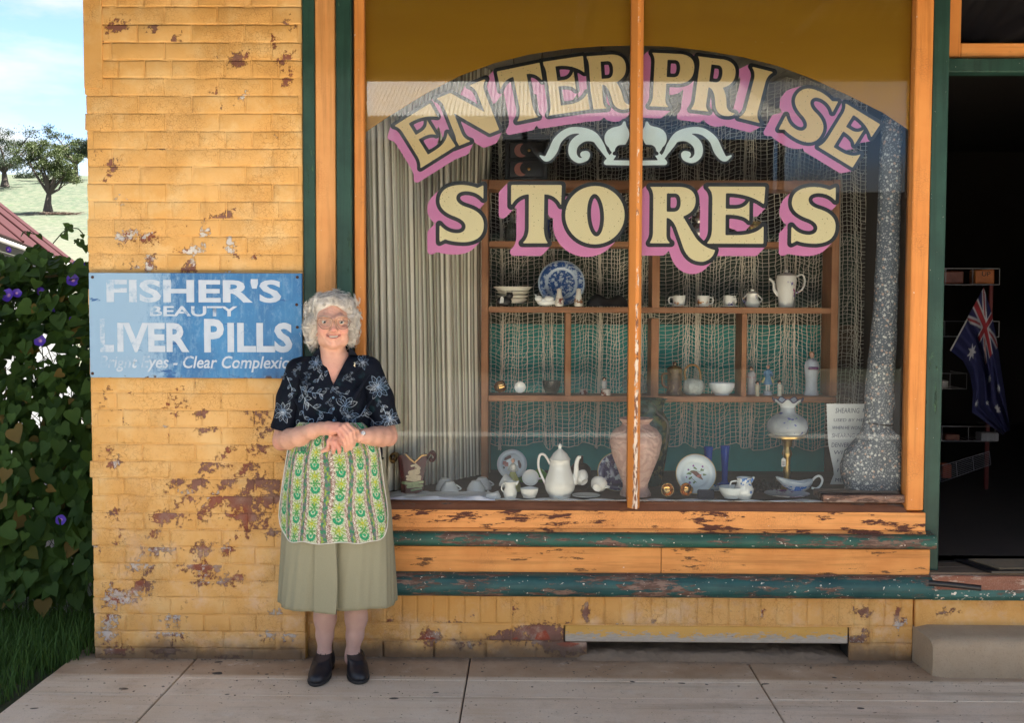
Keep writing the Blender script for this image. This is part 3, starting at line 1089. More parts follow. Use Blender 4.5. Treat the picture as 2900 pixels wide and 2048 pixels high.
fol = MB()
count = 0
R = random.Random(17)
cands = []
for k in range(4200):
    x = R.uniform(-4.2, -1.985) if k % 3 == 0 else R.uniform(-2.85, -1.985)
    z = .1 + 1.95 * R.random() ** .75
    y = FY - .04 - abs(R.gauss(0, .10)) - (.08 * R.random() if z > 1.3 else 0)
    if x > -2.03 and y < .05: continue
    cands.append((y, Vector((x, y, z))))
cands.sort(key=lambda c: c[0])
for y, p in cands:
    if not vine_ok(p, .80): continue
    inview = p.x > -2.66
    S = R.uniform(.038, .100) * (1.0 if p.z < 1.0 else .86)
    up = .95 if p.z > 1.25 else .45
    E = Matrix.Rotation(R.gauss(0, .5), 4, 'Z') @ Matrix.Rotation(-R.uniform(.0, up) - .1, 4, 'X') @ Matrix.Rotation(R.gauss(0, .6), 4, 'Y')
    Mx = Matrix.Translation(p) @ E @ Matrix.Scale(S, 4)
    if inview and count < 296 and (p.y < .5):
        o = bpy.data.objects.new('leaf', lme); COL.objects.link(o); o.parent = vine
        o.matrix_world = Mx
        o.matrix_parent_inverse = Matrix.Translation(-vine.location)
        o.matrix_basis = Mx
        count += 1
    else:
        fol.add([Mx @ Vector(q) for q in LV], LF)
o = fol.build('foliage', MLEAF, vine, True); o['kind'] = 'stuff'
# stems, and tendrils reaching over the top
mb = MB()
for k in range(70):
    x = R.uniform(-3.6, -2.0); z = R.uniform(0, .6)
    pts = [Vector((x, FY - .03, z))]
    for q in range(9):
        pts.append(pts[-1] + Vector((R.uniform(-.09, .09), R.uniform(-.02, .02), R.uniform(.06, .2))))
    pts = [p for p in pts if p.z < 1.72 and p.x < -1.98]
    if len(pts) > 1: mb.tube(pts, .0025, 5)
for path in ([(182, 668), (188, 650), (200, 644), (222, 648), (233, 660), (235, 668)], [(60, 668), (70, 655), (95, 662), (118, 668)], [(150, 690), (175, 660), (186, 652)], [(210, 690), (222, 676), (238, 682)]):
    mb.tube([at(px, py, FY - .1) for px, py in path], .003, 5)
mb.build('stem', plain('vine_stem', (.035, .055, .02), .6), vine, True)
for (px, py) in ((188, 646), (194, 641), (206, 646), (233, 664), (66, 658), (82, 656), (108, 664), (216, 678), (236, 688), (180, 662), (226, 684), (244, 694)):
    p = at(px, py, FY - .1)
    Mx = Matrix.Translation(p) @ Matrix.Rotation(R.gauss(0, 1), 4, 'Y') @ Matrix.Rotation(R.gauss(0, .6), 4, 'Z') @ Matrix.Scale(R.uniform(.02, .045), 4)
    o = bpy.data.objects.new('leaf', lme); COL.objects.link(o); o.parent = vine
    o.matrix_parent_inverse = Matrix.Translation(-vine.location); o.matrix_basis = Mx


def mat_flower():
    m = NT('purple_flower')
    r = m.attr('rad')
    c = m.mix(m.step(r, .02, .45), (.62, .36, .62), (.075, .03, .42))
    m.set(Base_Color=c, Roughness=.5)
    return m.mat


MFL = mat_flower()
for k, (px, py, sz, tz) in enumerate(((223, 752, 1, 0), (206, 793, .95, .2), (22, 836, 1.05, -.3), (48, 830, .7, .6), (116, 826, .7, .9), (150, 870, .75, .7), (113, 965, .9, .1), (172, 1473, .8, .2), (204, 905, .5, .8), (24, 707, .5, 1.0))):
    p = at(px, py, FY - .24)
    mb = MB(); rad = []
    prof = [(0.0, 0.014), (.005, .012), (.012, .007), (.022, .003), (.031, .0), (.036, -.002)]
    mb.lathe([(r * sz * .86, -h * sz) for r, h in prof], 20, rib=(5, .05))
    Mx = Matrix.Translation(p) @ Matrix.Rotation(tz, 4, 'Z') @ Matrix.Rotation(math.radians(78), 4, 'X')
    P = np.array([(Mx @ Vector(v)) for v in mb.v]); rd = np.array([math.hypot(v[0], v[1]) / (.036 * sz * .86) for v in mb.v])
    np_mesh('flower', P, mb.f, MFL, vine, True, {'rad': rd})

# grass
MGRASS = mat_leaf('rank_grass', (.03, .075, .015), (.075, .15, .035), 4, .2)
mb = MB()
R = random.Random(23)
for k in range(9000):
    x = R.uniform(-3.0, -1.93); y = R.uniform(-1.1, FY + .15)
    edge = -2.005 + (y * .30 if y < 0 else 0) + .03 * math.sin(y * 9)
    if x > edge or (x > -1.975 and y > 0): continue
    L = R.uniform(.05, .17) * (1.0 if y > -.25 else .7) * (1.25 if R.random() < .12 else 1)
    a = R.uniform(0, 6.28); ln = R.uniform(.15, .75) * L
    b = Vector((x, y, -.03)); d = Vector((math.cos(a), math.sin(a), 0)); s = Vector((-d.y, d.x, 0)) * R.uniform(.0016, .0034)
    m1 = b + d * ln * .3 + Vector((0, 0, L * .6)); t = b + d * ln + Vector((0, 0, L))
    mb.add([b - s, b + s, m1 + s * .8, m1 - s * .8, t], [(0, 1, 2, 3), (3, 2, 4)])
o = mb.build('grass', MGRASS); o['kind'] = 'stuff'
mb = MB(); mb.grid(lambda u, v: (-4.5 + 2.49 * u, -3.2 + 4.6 * v, -.035 + .012 * math.sin(u * 40 + v * 31)), 20, 30)
structure(mb.build('verge', plain('verge_soil', (.035, .045, .018), .95, scale=30)))
# ------------------------------------------------------------------ painted timber
def timber(name, c1, c2, chip, grain='X', amt=.60, white=.74, scale=1.0, rough=.55, under=None):
    """old gloss paint on timber: craze lines across, chips along the grain, pale specks"""
    m = NT(name)
    st = {'X': (.22, 1, 1), 'Z': (1, 1, .22)}[grain]
    v, vg = m.pos(), m.pos(scale=st)
    c = m.mix(m.step(m.noise(v, 5 * scale, 5, .6), .3, .7), c1, c2)
    c = m.mix(m.step(m.noise(m.pos(scale=tuple(q * q for q in st)), 40 * scale, 5, .65), .44, .72, 0, .65), c, tuple(x * .6 for x in c1))
    n = m.math('ADD', m.math('MULTIPLY', m.noise(vg, 34 * scale, 7, .72), .62), m.math('MULTIPLY', m.noise(vg, 7 * scale, 3, .5), .38))
    chips = m.step(n, amt, amt + .02)
    cc = chip if under is None else m.mix(m.step(m.noise(vg, 60, 4, .7), .45, .6), chip, under)
    c = m.mix(chips, c, cc)
    sp = m.step(m.noise(m.pos(scale=tuple(.6 + .4 * q for q in st)), 75 * scale, 3, .6), white, white + .015)
    c = m.mix(sp, c, (.70, .64, .56))
    cr = m.step(m.voro(m.pos(scale=(1, 1, .5) if grain == 'X' else (.5, 1, 1)), 115 * scale, 'DISTANCE_TO_EDGE'), .01, .08, 1, 0)
    crm = m.math('MULTIPLY', cr, m.step(m.noise(v, 4, 3, .5), .5, .65))
    c = m.mix(m.math('MULTIPLY', crm, .30), c, chip)
    m.set(Base_Color=c, Roughness=m.step(chips, 0, 1, rough, .85))
    m.p.inputs['Specular IOR Level'].default_value = .35
    m.bump(m.math('ADD', m.math('ADD', m.math('MULTIPLY', chips, -1), m.math('MULTIPLY', crm, -.5)), m.math('MULTIPLY', n, .6)), .5, .0025)
    return m.mat


ORX = timber('orange_paint_board', (.60, .25, .07), (.70, .32, .10), (.085, .032, .022), 'X', .530, .75)
ORX2 = timber('orange_paint_board_crazed', (.58, .235, .06), (.68, .31, .09), (.15, .075, .035), 'X', .572, .75)
ORZ = timber('orange_paint_upright', (.56, .205, .045), (.62, .25, .06), (.10, .035, .02), 'Z', .645, .715)
ORZ2 = timber('orange_paint_trim', (.60, .27, .085), (.67, .33, .115), (.40, .12, .03), 'Z', .685, .765)
GRX = timber('green_paint_moulding', (.015, .072, .058), (.028, .115, .088), (.10, .062, .05), 'X', .50, .675, 1, .5, (.20, .13, .10))
GRX2 = timber('blue_green_paint_moulding', (.012, .055, .062), (.025, .10, .10), (.11, .065, .05), 'X', .52, .67, 1, .5, (.22, .15, .12))
GRZ = timber('dark_green_paint_upright', (.010, .040, .030), (.020, .065, .048), (.012, .03, .02), 'Z', .575, .735, 1, .5, (.06, .13, .07))
BRN = timber('bare_brown_sill', (.15, .06, .032), (.23, .10, .055), (.09, .065, .055), 'X', .56, .80, 1, .7, (.16, .12, .10))
DARKW = plain('weathered_dark_wood', (.10, .085, .075), .85, scale=30, bump=.3)

GY = .055                                   # glass plane


def moulding(name, x0, x1, sec, mat, parent, smooth=False):
    """section of (y,z) points run along x between x0 and x1"""
    mb = MB()
    n = len(sec)
    a = sum(sec[i][0] * sec[(i + 1) % n][1] - sec[(i + 1) % n][0] * sec[i][1] for i in range(n))
    if a > 0: sec = list(reversed(sec))
    k = max(1, int((x1 - x0) / .12))
    vs, fs = [], []
    for j in range(k + 1):
        x = x0 + (x1 - x0) * j / k
        for (y, z) in sec:
            wob = .0 if j in (0,) else .0009
            vs.append((x, y + rng.uniform(-wob, wob), z + rng.uniform(-wob, wob)))
    for j in range(k):
        for i in range(n):
            i2 = (i + 1) % n
            fs.append((j * n + i, j * n + i2, (j + 1) * n + i2, (j + 1) * n + i))
    fs.append(tuple(reversed(range(n)))); fs.append(tuple(k * n + i for i in range(n)))
    mb.add(vs, fs)
    return mb.build(name, mat, parent, smooth, 35)


win = thing('shop_window', 'large painted timber shop window with gold lettering on its two glass panes', 'shop window', (.4, 0, .7))
TOP = 3.14
# uprights at the left
uprights = [(858, 892, -.012, GRZ, 'green_trim'), (893.5, 951, -.004, ORZ2, 'trim_board'), (952.5, 995, -.020, GRZ, 'green_trim')]
zb = Z(940, 1640, -.0)
for (a, b, yf, m_, nm) in uprights:
    xa, xb = X(a, 500, yf), X(b, 500, yf)
    mb = MB(); mb.box(xa, xb, yf, .06, zb, TOP, .004)
    mb.build(nm, m_, win)
mb = MB(); mb.box(X(995.5, 500), X(1003, 500), .022, .06, zb, TOP); mb.build('shadow_gap', plain('dark_core', (.03, .025, .02), .9), win)
xl0, xl1 = X(1003, 500, .008), X(1031, 500, .008)
mb = MB(); mb.box(xl0, xl1, .008, .075, Z(1100, 1446, 0), TOP, .004); mb.build('jamb', ORZ, win)
# right upright
xr0, xr1 = X(2580, 800, .0), X(2629, 800, .0)
mb = MB(); mb.box(xr0, xr1, .0, .085, Z(2600, 1447, 0), TOP, .005); mb.build('jamb', ORZ, win)
mb = MB(); mb.box(xr1 - .001, xr1 + .008, .03, .085, Z(2600, 1510, 0), TOP); mb.build('shadow_gap', plain('dark_core', (.03, .025, .02), .9), win)
# sill bands
XS0, XS1 = X(900, 1600), X(2618, 1470)
z0 = Z(1700, 1421, GY)
moulding('sill', xl1 - .02, xr0 + .003, [(.10, z0), (.048, z0), (.040, z0 - .004), (-.002, Z(1700, 1446, 0)), (.02, Z(1700, 1452, 0)), (.10, Z(1700, 1452, 0))], BRN, win)
zz = lambda py, y=0.0: Z(1700, py, y)
moulding('sill_board', XS0, XS1 + .002, [(-.006, zz(1447)), (-.006, zz(1496)), (.10, zz(1496)), (.10, zz(1447))], ORX, win)
moulding('bead', XS0, XS1 + .002, [(.10, zz(1496.5)), (-.004, zz(1496.5)), (-.012, zz(1500)), (-.017, zz(1505)), (-.016, zz(1509)), (-.004, zz(1511)), (.10, zz(1511))], ORX, win, True)


def bull(ya, yb, zt, zb_, n=9):
    """rounded nosing: flat falling top, round front"""
    r = (zt - zb_) / 2
    p = [(yb, zt + .012), (ya + r * 1.4, zt)]
    for i in range(n + 1):
        t = math.pi / 2 - math.pi * i / n * .93
        p.append((ya + r - r * math.cos(t) * 1.0, (zt + zb_) / 2 + r * math.sin(t)))
    p.append((ya + r * 1.5, zb_)); p.append((yb, zb_))
    return p


XE1 = X(2652, 1530, -.05)
moulding('green_moulding', XS0, XE1, bull(-.062, .10, zz(1512, -.045), zz(1550, -.03)), GRX, win, True)
XB1 = X(2632, 1590)
moulding('lower_board', XS0, X(1871, 1590), [(-.004, zz(1551)), (-.004, zz(1625)), (.10, zz(1625)), (.10, zz(1551))], ORX2, win)
moulding('lower_board', X(1873, 1590), XB1, [(-.006, zz(1551)), (-.006, zz(1625)), (.10, zz(1625)), (.10, zz(1551))], ORX2, win)
XG1 = X(2640, 1660, -.05)
moulding('green_moulding', XS0, XG1, bull(-.080, .10, zz(1632, -.06), zz(1691, -.03)), GRX2, win, True)
# mullion with worn ridge
xm0, xm1 = X(1783, 800, .0), X(1817, 800, .0)
ridge = xm0 + (xm1 - xm0) * .60
mb = MB()
zb_, zt_ = Z(1800, 1440, 0), TOP
sec = [(xm0, .075), (xm0, .012), (ridge - .007, -.022), (ridge + .007, -.024), (xm1, .008), (xm1, .075)]
n = 24
vs, fs = [], []
for j in range(n + 1):
    z = zb_ + (zt_ - zb_) * j / n
    vs += [(x, y, z) for x, y in sec]
s = len(sec)
for j in range(n):
    for i in range(s):
        fs.append((j * s + i, j * s + (i + 1) % s, (j + 1) * s + (i + 1) % s, (j + 1) * s + i))
mb.add(vs, fs)


def mat_mullion():
    m = NT('mullion_worn_paint')
    v = m.pos(scale=(1, 1, .25)); s_ = m.sep(m.pos())
    c = m.mix(m.noise(v, 12, 5, .6), (.52, .18, .03), (.62, .24, .05))
    n_ = m.noise(m.pos(scale=(1, 1, .35)), 70, 7, .75)
    near = m.math('ABSOLUTE', m.math('SUBTRACT', s_[0], ridge))
    w = m.math('ADD', n_, m.math('MULTIPLY', m.step(near, .004, .016, 1, 0), .20))
    w = m.math('ADD', w, m.step(s_[2], .75, 1.9, .10, -.07))
    wear = m.step(w, .70, .72)
    c = m.mix(wear, c, m.mix(m.step(m.noise(v, 80, 3, .6), .48, .56), (.66, .56, .46), (.16, .07, .04)))
    m.set(Base_Color=c, Roughness=.6)
    m.bump(m.math('MULTIPLY', wear, -1), .5, .002)
    return m.mat


mb.build('mullion', mat_mullion(), win)


def mat_glass():
    m = NT('window_glass')
    m.n.remove(m.p)
    tr = m.n.new('ShaderNodeBsdfTransparent'); tr.inputs[0].default_value = (.97, .985, .98, 1)
    gl = m.n.new('ShaderNodeBsdfGlossy'); gl.inputs['Roughness'].default_value = .004
    fr = m.n.new('ShaderNodeFresnel'); fr.inputs['IOR'].default_value = 1.37
    v = m.pos(scale=(1, 1, .6))
    b = m.n.new('ShaderNodeBump'); b.inputs['Strength'].default_value = .02; b.inputs['Distance'].default_value = .02
    m.l.new(m.noise(v, 1.3, 1, .4), b.inputs['Height']); m.l.new(b.outputs[0], gl.inputs['Normal'])
    mx = m.n.new('ShaderNodeMixShader')
    m.l.new(fr.outputs[0], mx.inputs[0]); m.l.new(tr.outputs[0], mx.inputs[1]); m.l.new(gl.outputs[0], mx.inputs[2])
    # film of dust
    df = m.n.new('ShaderNodeBsdfDiffuse'); df.inputs[0].default_value = (.5, .48, .45, 1)
    mx2 = m.n.new('ShaderNodeMixShader')
    m.l.new(m.step(m.noise(m.pos(), 3, 6, .7),   .35, .8, .0, .004), mx2.inputs[0])
    m.l.new(mx.outputs[0], mx2.inputs[1]); m.l.new(df.outputs[0], mx2.inputs[2])
    m.l.new(mx2.outputs[0], m.out.inputs[0])
    return m.mat


MGLASS = mat_glass()
for (a, b) in ((xl1 - .012, xm0 + .012), (xm1 - .012, xr0 + .012)):
    mb = MB(); mb.box(a, b, GY, GY + .004, z0 - .006, TOP)
    mb.build('glass_pane', MGLASS, win)

# ------------------------------------------------------------------ sign writing on the glass
def quad(p0, c, p1, n=10):
    return [((1 - t) ** 2 * p0[0] + 2 * t * (1 - t) * c[0] + t * t * p1[0], (1 - t) ** 2 * p0[1] + 2 * t * (1 - t) * c[1] + t * t * p1[1]) for t in [i / n for i in range(1, n + 1)]]


def path(*cmds):
    out = []
    for c in cmds:
        if len(c) == 2: out.append(c)
        else: out += quad(out[-1], c[:2], c[2:])
    return out


def oval(cx, cy, rx, ry, tilt=0, n=44):
    return [(cx + rx * math.cos(t) * math.cos(tilt) - ry * math.sin(t) * math.sin(tilt), cy + rx * math.cos(t) * math.sin(tilt) + ry * math.sin(t) * math.cos(tilt)) for t in [2 * math.pi * i / n for i in range(n)]]


_bowl = [(0, .99), (.533, .99), (.804, .97, .804, .743)]
_stem = [(.297, .131), (.306, .035, .376, 0), (0, 0), (.058, .079, .061, .184), (.061, .795), (.061, .927, 0, .99)]
_hole = path((.297, .874), (.446, .874), (.542, .865, .542, .708), (.537, .559, .428, .554), (.297, .554))
GLY = {
    'E': (1.02, [path((0, 1), (1.02, 1), (1.0, .69), (.74, .885, .33, .885), (.33, .614), (.50, .612), (.68, .62, .745, .755), (.745, .395), (.66, .51, .33, .51), (.33, .15), (.56, .15), (.88, .16, 1.0, .315), (1.0, 0), (0, 0), (.09, .09, .095, .25), (.095, .80), (.09, .93, 0, 1))]),
    'T': (.87, [path((0, 1), (.87, 1), (.86, .65), (.77, .835, .57, .84), (.565, .25), (.57, .08, .64, 0), (.195, 0), (.295, .08, .305, .25), (.305, .84), (.10, .83, 0, .64))]),
    'S': (.78, [path((.765, .99), (.765, .75), (.65, .885, .452, .885), (.30, .875, .292, .77), (.296, .664, .47, .61), (.774, .525, .774, .30), (.774, .02, .44, 0), (.226, -.0, .10, .05), (0, 0), (0, .308), (.12, .155, .313, .155), (.452, .165, .456, .28), (.443, .386, .26, .447), (0, .543, 0, .72), (.01, .99, .383, .995), (.54, .99, .66, .94))]),
    'O': (1.02, [oval(.51, .5, .51, .5), oval(.52, .5, .145, .365, .06)]),
    'R': (.98, [path(*_bowl, (.804, .55, .586, .472), (.673, .323, .813, .096), (.953, -.08, 1.154, -.117), (1.13, -.27, .953, -.323), (.708, -.34, .603, -.096), (.516, .149, .463, .288), (.393, .437, .297, .449), *_stem), _hole]),
    'K': (.92, [path(*_bowl, (.804, .55, .586, .472), (.68, .36, .71, .16), (.74, .03, .90, 0.03), (.86, -.04, .70, -.04), (.52, -.03, .48, .16), (.43, .44, .297, .449), *_stem), _hole]),
    'P': (.80, [path(*_bowl, (.804, .46, .52, .44), (.297, .44), *_stem), _hole]),
    'N': (1.02, [path((0, 1), (.30, 1), (.78, .42), (.78, .80), (.77, .93, .68, 1), (1.04, 1), (.93, .93, .92, .80), (.92, 0), (.72, 0), (.22, .62), (.22, .2), (.23, .07, .33, 0), (-.02, 0), (.08, .07, .09, .2), (.09, .82), (.08, .93, 0, 1))]),
    'I': (.46, [path((0, 1), (.46, 1), (.36, .93, .35, .8), (.35, .2), (.36, .07, .46, 0), (0, 0), (.10, .07, .11, .2), (.11, .8), (.10, .93, 0, 1))]),
}


def sdist(loops, P):
    """signed distance to the outline of closed loops (even-odd)"""
    d = np.full(len(P), 1e9); ins = np.zeros(len(P), bool)
    for L in loops:
        A = np.array(L); B = np.roll(A, -1, 0)
        for a, b in zip(A, B):
            e = b - a; ee = e @ e
            if ee < 1e-12: continue
            q = P - a
            t = np.clip(q @ e / ee, 0, 1)
            d = np.minimum(d, np.hypot(q[:, 0] - t * e[0], q[:, 1] - t * e[1]))
            c = ((a[1] <= P[:, 1]) & (b[1] > P[:, 1])) | ((b[1] <= P[:, 1]) & (a[1] > P[:, 1]))
            if abs(e[1]) > 1e-12:
                ins ^= c & (P[:, 0] < a[0] + (P[:, 1] - a[1]) / e[1] * e[0])
    return np.where(ins, -d, d)


def region(f, xs, ys, mb, tf, mi=0):
    """mesh of the area where the gridded field f<0 (marching squares, inner cells merged into runs)"""
    ny, nx = f.shape
    cache = {}

    def vert(key, p):
        if key not in cache:
            cache[key] = len(mb.v); mb.v.append(tf(p))
        return cache[key]

    neg = f < 0
    full = neg[:-1, :-1] & neg[1:, :-1] & neg[:-1, 1:] & neg[1:, 1:]
    anyc = neg[:-1, :-1] | neg[1:, :-1] | neg[:-1, 1:] | neg[1:, 1:]
    for j in range(ny - 1):
        i = 0
        while i < nx - 1:
            if full[j, i]:
                i2 = i
                while i2 < nx - 1 and full[j, i2]: i2 += 1
                q = [('g', i, j), ('g', i2, j), ('g', i2, j + 1), ('g', i, j + 1)]
                mb.f.append(tuple(vert(k, (xs[k[1]], ys[k[2]])) for k in q)); mb.m.append(mi)
                i = i2; continue
            if anyc[j, i]:
                cs = [(i, j), (i + 1, j), (i + 1, j + 1), (i, j + 1)]
                poly = []
                for k in range(4):
                    (a, b), (c, d) = cs[k], cs[(k + 1) % 4]
                    fa, fb = f[b, a], f[d, c]
                    if fa < 0: poly.append(vert(('g', a, b), (xs[a], ys[b])))
                    if (fa < 0) != (fb < 0):
                        t = fa / (fa - fb)
                        key = ('e',) + tuple(sorted(((a, b), (c, d))))
                        poly.append(vert(key, (xs[a] + (xs[c] - xs[a]) * t, ys[b] + (ys[d] - ys[b]) * t)))
                if len(poly) >= 3: mb.f.append(tuple(poly)); mb.m.append(mi)
            i += 1


def mat_gold():
    m = NT('gold_sign_paint')
    v = m.pos(); s = m.sep(v)
    c = m.mix(m.noise(m.pos(scale=(1, 1, .4)), 9, 4, .6), (.82, .68, .36), (.88, .75, .44))
    c = m.mix(m.step(s[2], 2.0, 2.35), c, (.78, .55, .24))  # higher letters tanner: the dimness up there is put into the paint colour
    c = m.mix(m.step(m.voro(v, 62, 'F1'), .10, .13, 1, 0), c, (.25, .17, .06))
    m.set(Base_Color=c, Roughness=.45)
    return m.mat


def mat_pink():
    m = NT('pink_sign_paint')
    v = m.pos()
    c = m.mix(m.noise(v, 7, 4, .6), (.68, .20, .43), (.75, .26, .50))
    m.set(Base_Color=c, Roughness=.45)
    return m.mat


MGOLD, MPINK = mat_gold(), mat_pink()
MBLACK = plain('black_sign_paint', (.008, .008, .009), .4, var=.2)
MPALE = plain('pale_blue_sign_paint', (.76, .88, .86), .45, scale=12)
LY = GY + .009


_ln = [0]


def sign_letter(ch, cx, cy, hpx, rot, wscale=1.0, sh=(-.145, -.15), wout=.068):
    _ln[0] += 1
    wv, loops = GLY[ch]
    mm = mpp(GY) * hpx
    c = at(cx, cy, LY)
    loops = [np.array(L) * [wscale, 1.0] for L in loops]
    wv *= wscale
    h = .0165
    xs = np.arange(-.30, wv + .35, h); ys = np.arange(-.55, 1.18, h)
    GX, GYY = np.meshgrid(xs, ys)
    P = np.stack([GX.ravel(), GYY.ravel()], 1)
    sd = sdist(loops, P).reshape(GX.shape)
    from_ = []
    shd = sd.copy()
    # sweep of the outline for the block shade
    for k in range(1, 15):
        t = k / 14
        ox, oy = -sh[0] * t / h, -sh[1] * t / h
        ix, iy = int(math.floor(ox)), int(math.floor(oy)); fx, fy = ox - ix, oy - iy
        pad = np.pad(sd, 14, constant_values=.4)
        def sl(a, b): return pad[14 + b:14 + b + sd.shape[0], 14 + a:14 + a + sd.shape[1]]
        sm = (sl(ix, iy) * (1 - fx) * (1 - fy) + sl(ix + 1, iy) * fx * (1 - fy) + sl(ix, iy + 1) * (1 - fx) * fy + sl(ix + 1, iy + 1) * fx * fy)
        shd = np.minimum(shd, sm)
    a = math.radians(rot); ca, sa = math.cos(a), math.sin(a)

    def tf(p, dy=0.0):
        u, v = (p[0] - wv / 2) * mm, (p[1] - .5) * mm
        return (c.x + u * ca - v * sa, LY + dy + _ln[0] * .00008, c.z + u * sa + v * ca)

    mb = MB()
    region(sd, xs, ys, mb, tf, 0)
    region(np.maximum(sd - wout, -sd), xs, ys, mb, tf, 1)
    region(np.maximum(shd - wout, wout - sd), xs, ys, mb, lambda p: tf(p, .0022), 2)
    o = mb.build('letter', [MGOLD, MBLACK, MPINK], win)
    o['label'] = f'gold letter {"R" if ch == "K" else ch} with black outline and pink shade'


for a in (('S', 1308, 604, 162, 0, 1.0), ('T', 1519, 606, 164, 0, 1.0), ('O', 1685, 609, 164, 0, 1.0), ('R', 1919, 608, 160, 0, 1.0), ('E', 2084, 609, 160, 0, 1.0), ('S', 2305, 609, 160, 0, 1.0)):
    sign_letter(*a)
for a in (('E', 1204, 384, 140, 32, .84), ('N', 1331, 320, 146, 21.5, 1.0), ('T', 1482, 263, 148, 11.5, .95), ('E', 1602, 242, 150, 8.5, .78), ('K', 1727, 229, 150, 4, .92), ('P', 1903, 226, 150, -2.5, 1.0), ('K', 2030, 241, 150, -7, .92), ('I', 2141, 268, 146, -14, .95), ('S', 2291, 326, 146, -27, 1.0), ('E', 2405, 383, 142, -31, .80)):
    sign_letter(*a, sh=(-.17, -.15))

# pale blue scroll ornament
def strokes_sd(strokes, P):
    d = np.full(len(P), 1e9)
    for st in strokes:
        for (x0, y0, r0), (x1, y1, r1) in zip(st, st[1:] if len(st) > 1 else st):
            a, e = np.array([x0, y0]), np.array([x1 - x0, y1 - y0]); ee = max(e @ e, 1e-9)
            q = P - a; t = np.clip(q @ e / ee, 0, 1)
            d = np.minimum(d, np.hypot(q[:, 0] - t * e[0], q[:, 1] - t * e[1]) - (r0 + (r1 - r0) * t))
    return d


def smooth3(pts, n=6):
    out = []
    for i in range(len(pts) - 1):
        p0, p1, p2, p3 = (np.array(pts[max(0, min(len(pts) - 1, i + k))], float) for k in (-1, 0, 1, 2))
        for j in range(n):
            t = j / n
            out.append(tuple(.5 * (2 * p1 + (p2 - p0) * t + (2 * p0 - 5 * p1 + 4 * p2 - p3) * t * t + (3 * p1 - p0 - 3 * p2 + p3) * t ** 3)))
    return out + [tuple(map(float, pts[-1]))]


orn = [smooth3([(1145, 845, 5), (1185, 862, 18), (1222, 815, 27), (1255, 745, 25), (1320, 695, 22), (1400, 690, 20), (1470, 720, 24), (1515, 780, 22), (1545, 830, 14), (1580, 875, 14)]),
       smooth3([(1520, 775, 14), (1470, 738, 20), (1405, 733, 27), (1352, 775, 28), (1345, 835, 24), (1380, 872, 17), (1425, 862, 14), (1430, 836, 20), (1410, 836, 20)]),
       smooth3([(1608, 738, 70), (1640, 710, 50), (1655, 670, 20), (1660, 640, 8)]),
       [(1550, 886, 15), (1700, 888, 15)], smooth3([(1550, 884, 14), (1580, 855, 18), (1600, 825, 16), (1595, 790, 30)])]
cut = [[(1640, 815, 38), (1690, 820, 46)], [(1600, 830, 12), (1640, 820, 30)]]
sx_ = np.arange(1110, 1712, 4.5); sy_ = np.arange(600, 940, 4.5)
gx_, gy_ = np.meshgrid(sx_, sy_)
PP = np.stack([gx_.ravel(), gy_.ravel()], 1)
sd = np.maximum(strokes_sd(orn, PP), -strokes_sd(cut, PP)).reshape(gx_.shape)
for side in (1, -1):
    def tf(p):
        px = 1000 + p[0] / 2.161; py = 50 + p[1] / 2.161
        q = at(px if side == 1 else 1798 - (px - 1788) + 14, py, LY - .0006)
        return tuple(q)
    mb = MB()
    f_ = sd
    region(f_, sx_, sy_, mb, tf, 0)
    region(np.maximum(f_ - 15, -f_), sx_, sy_, mb, tf, 1)
    mb.build('scroll_ornament', [MPALE, MBLACK], win)

# mustard painted spandrels round the arch
ARCH = [(1025, 382), (1033, 375), (1100, 330), (1200, 268), (1300, 215), (1400, 178), (1500, 153), (1600, 138), (1700, 130), (1800, 128), (1900, 131), (2000, 143), (2100, 160), (2200, 185), (2300, 222), (2400, 268), (2500, 318), (2578, 370), (2592, 380)]


def mat_mustard():
    m = NT('mustard_glass_paint')
    v = m.pos(rot=(0, .12, 0), scale=(.35, 1, 2.2))
    c = m.mix(m.noise(v, 6, 5, .62), (.42, .19, .004), (.50, .25, .006))
    c = m.mix(m.step(m.noise(m.pos(), 60, 3, .6), .76, .78), c, (.70, .58, .30))
    m.set(Base_Color=c, Roughness=.5)
    return m.mat


MMUS = mat_mustard()
A = np.array(ARCH)
for (p0, p1) in ((1024, 1786), (1814, 2592)):
    mb = MB()
    pxs = np.linspace(p0, p1, 60)
    pts = [at(px, float(np.interp(px, A[:, 0], A[:, 1])), GY + .016) for px in pxs]
    n = len(pts)
    vs = [tuple(p) for p in pts] + [(p.x, p.y, TOP) for p in pts]
    vs += [(x, y + .003, z) for x, y, z in vs]
    fs = [(i, i + 1, n + i + 1, n + i) for i in range(n - 1)] + [(2 * n + i + 1, 2 * n + i, 3 * n + i, 3 * n + i + 1) for i in range(n - 1)] + [(i + 1, i, 2 * n + i, 2 * n + i + 1) for i in range(n - 1)]
    mb.add(vs, fs)
    mb.build('painted_arch', MMUS, win)

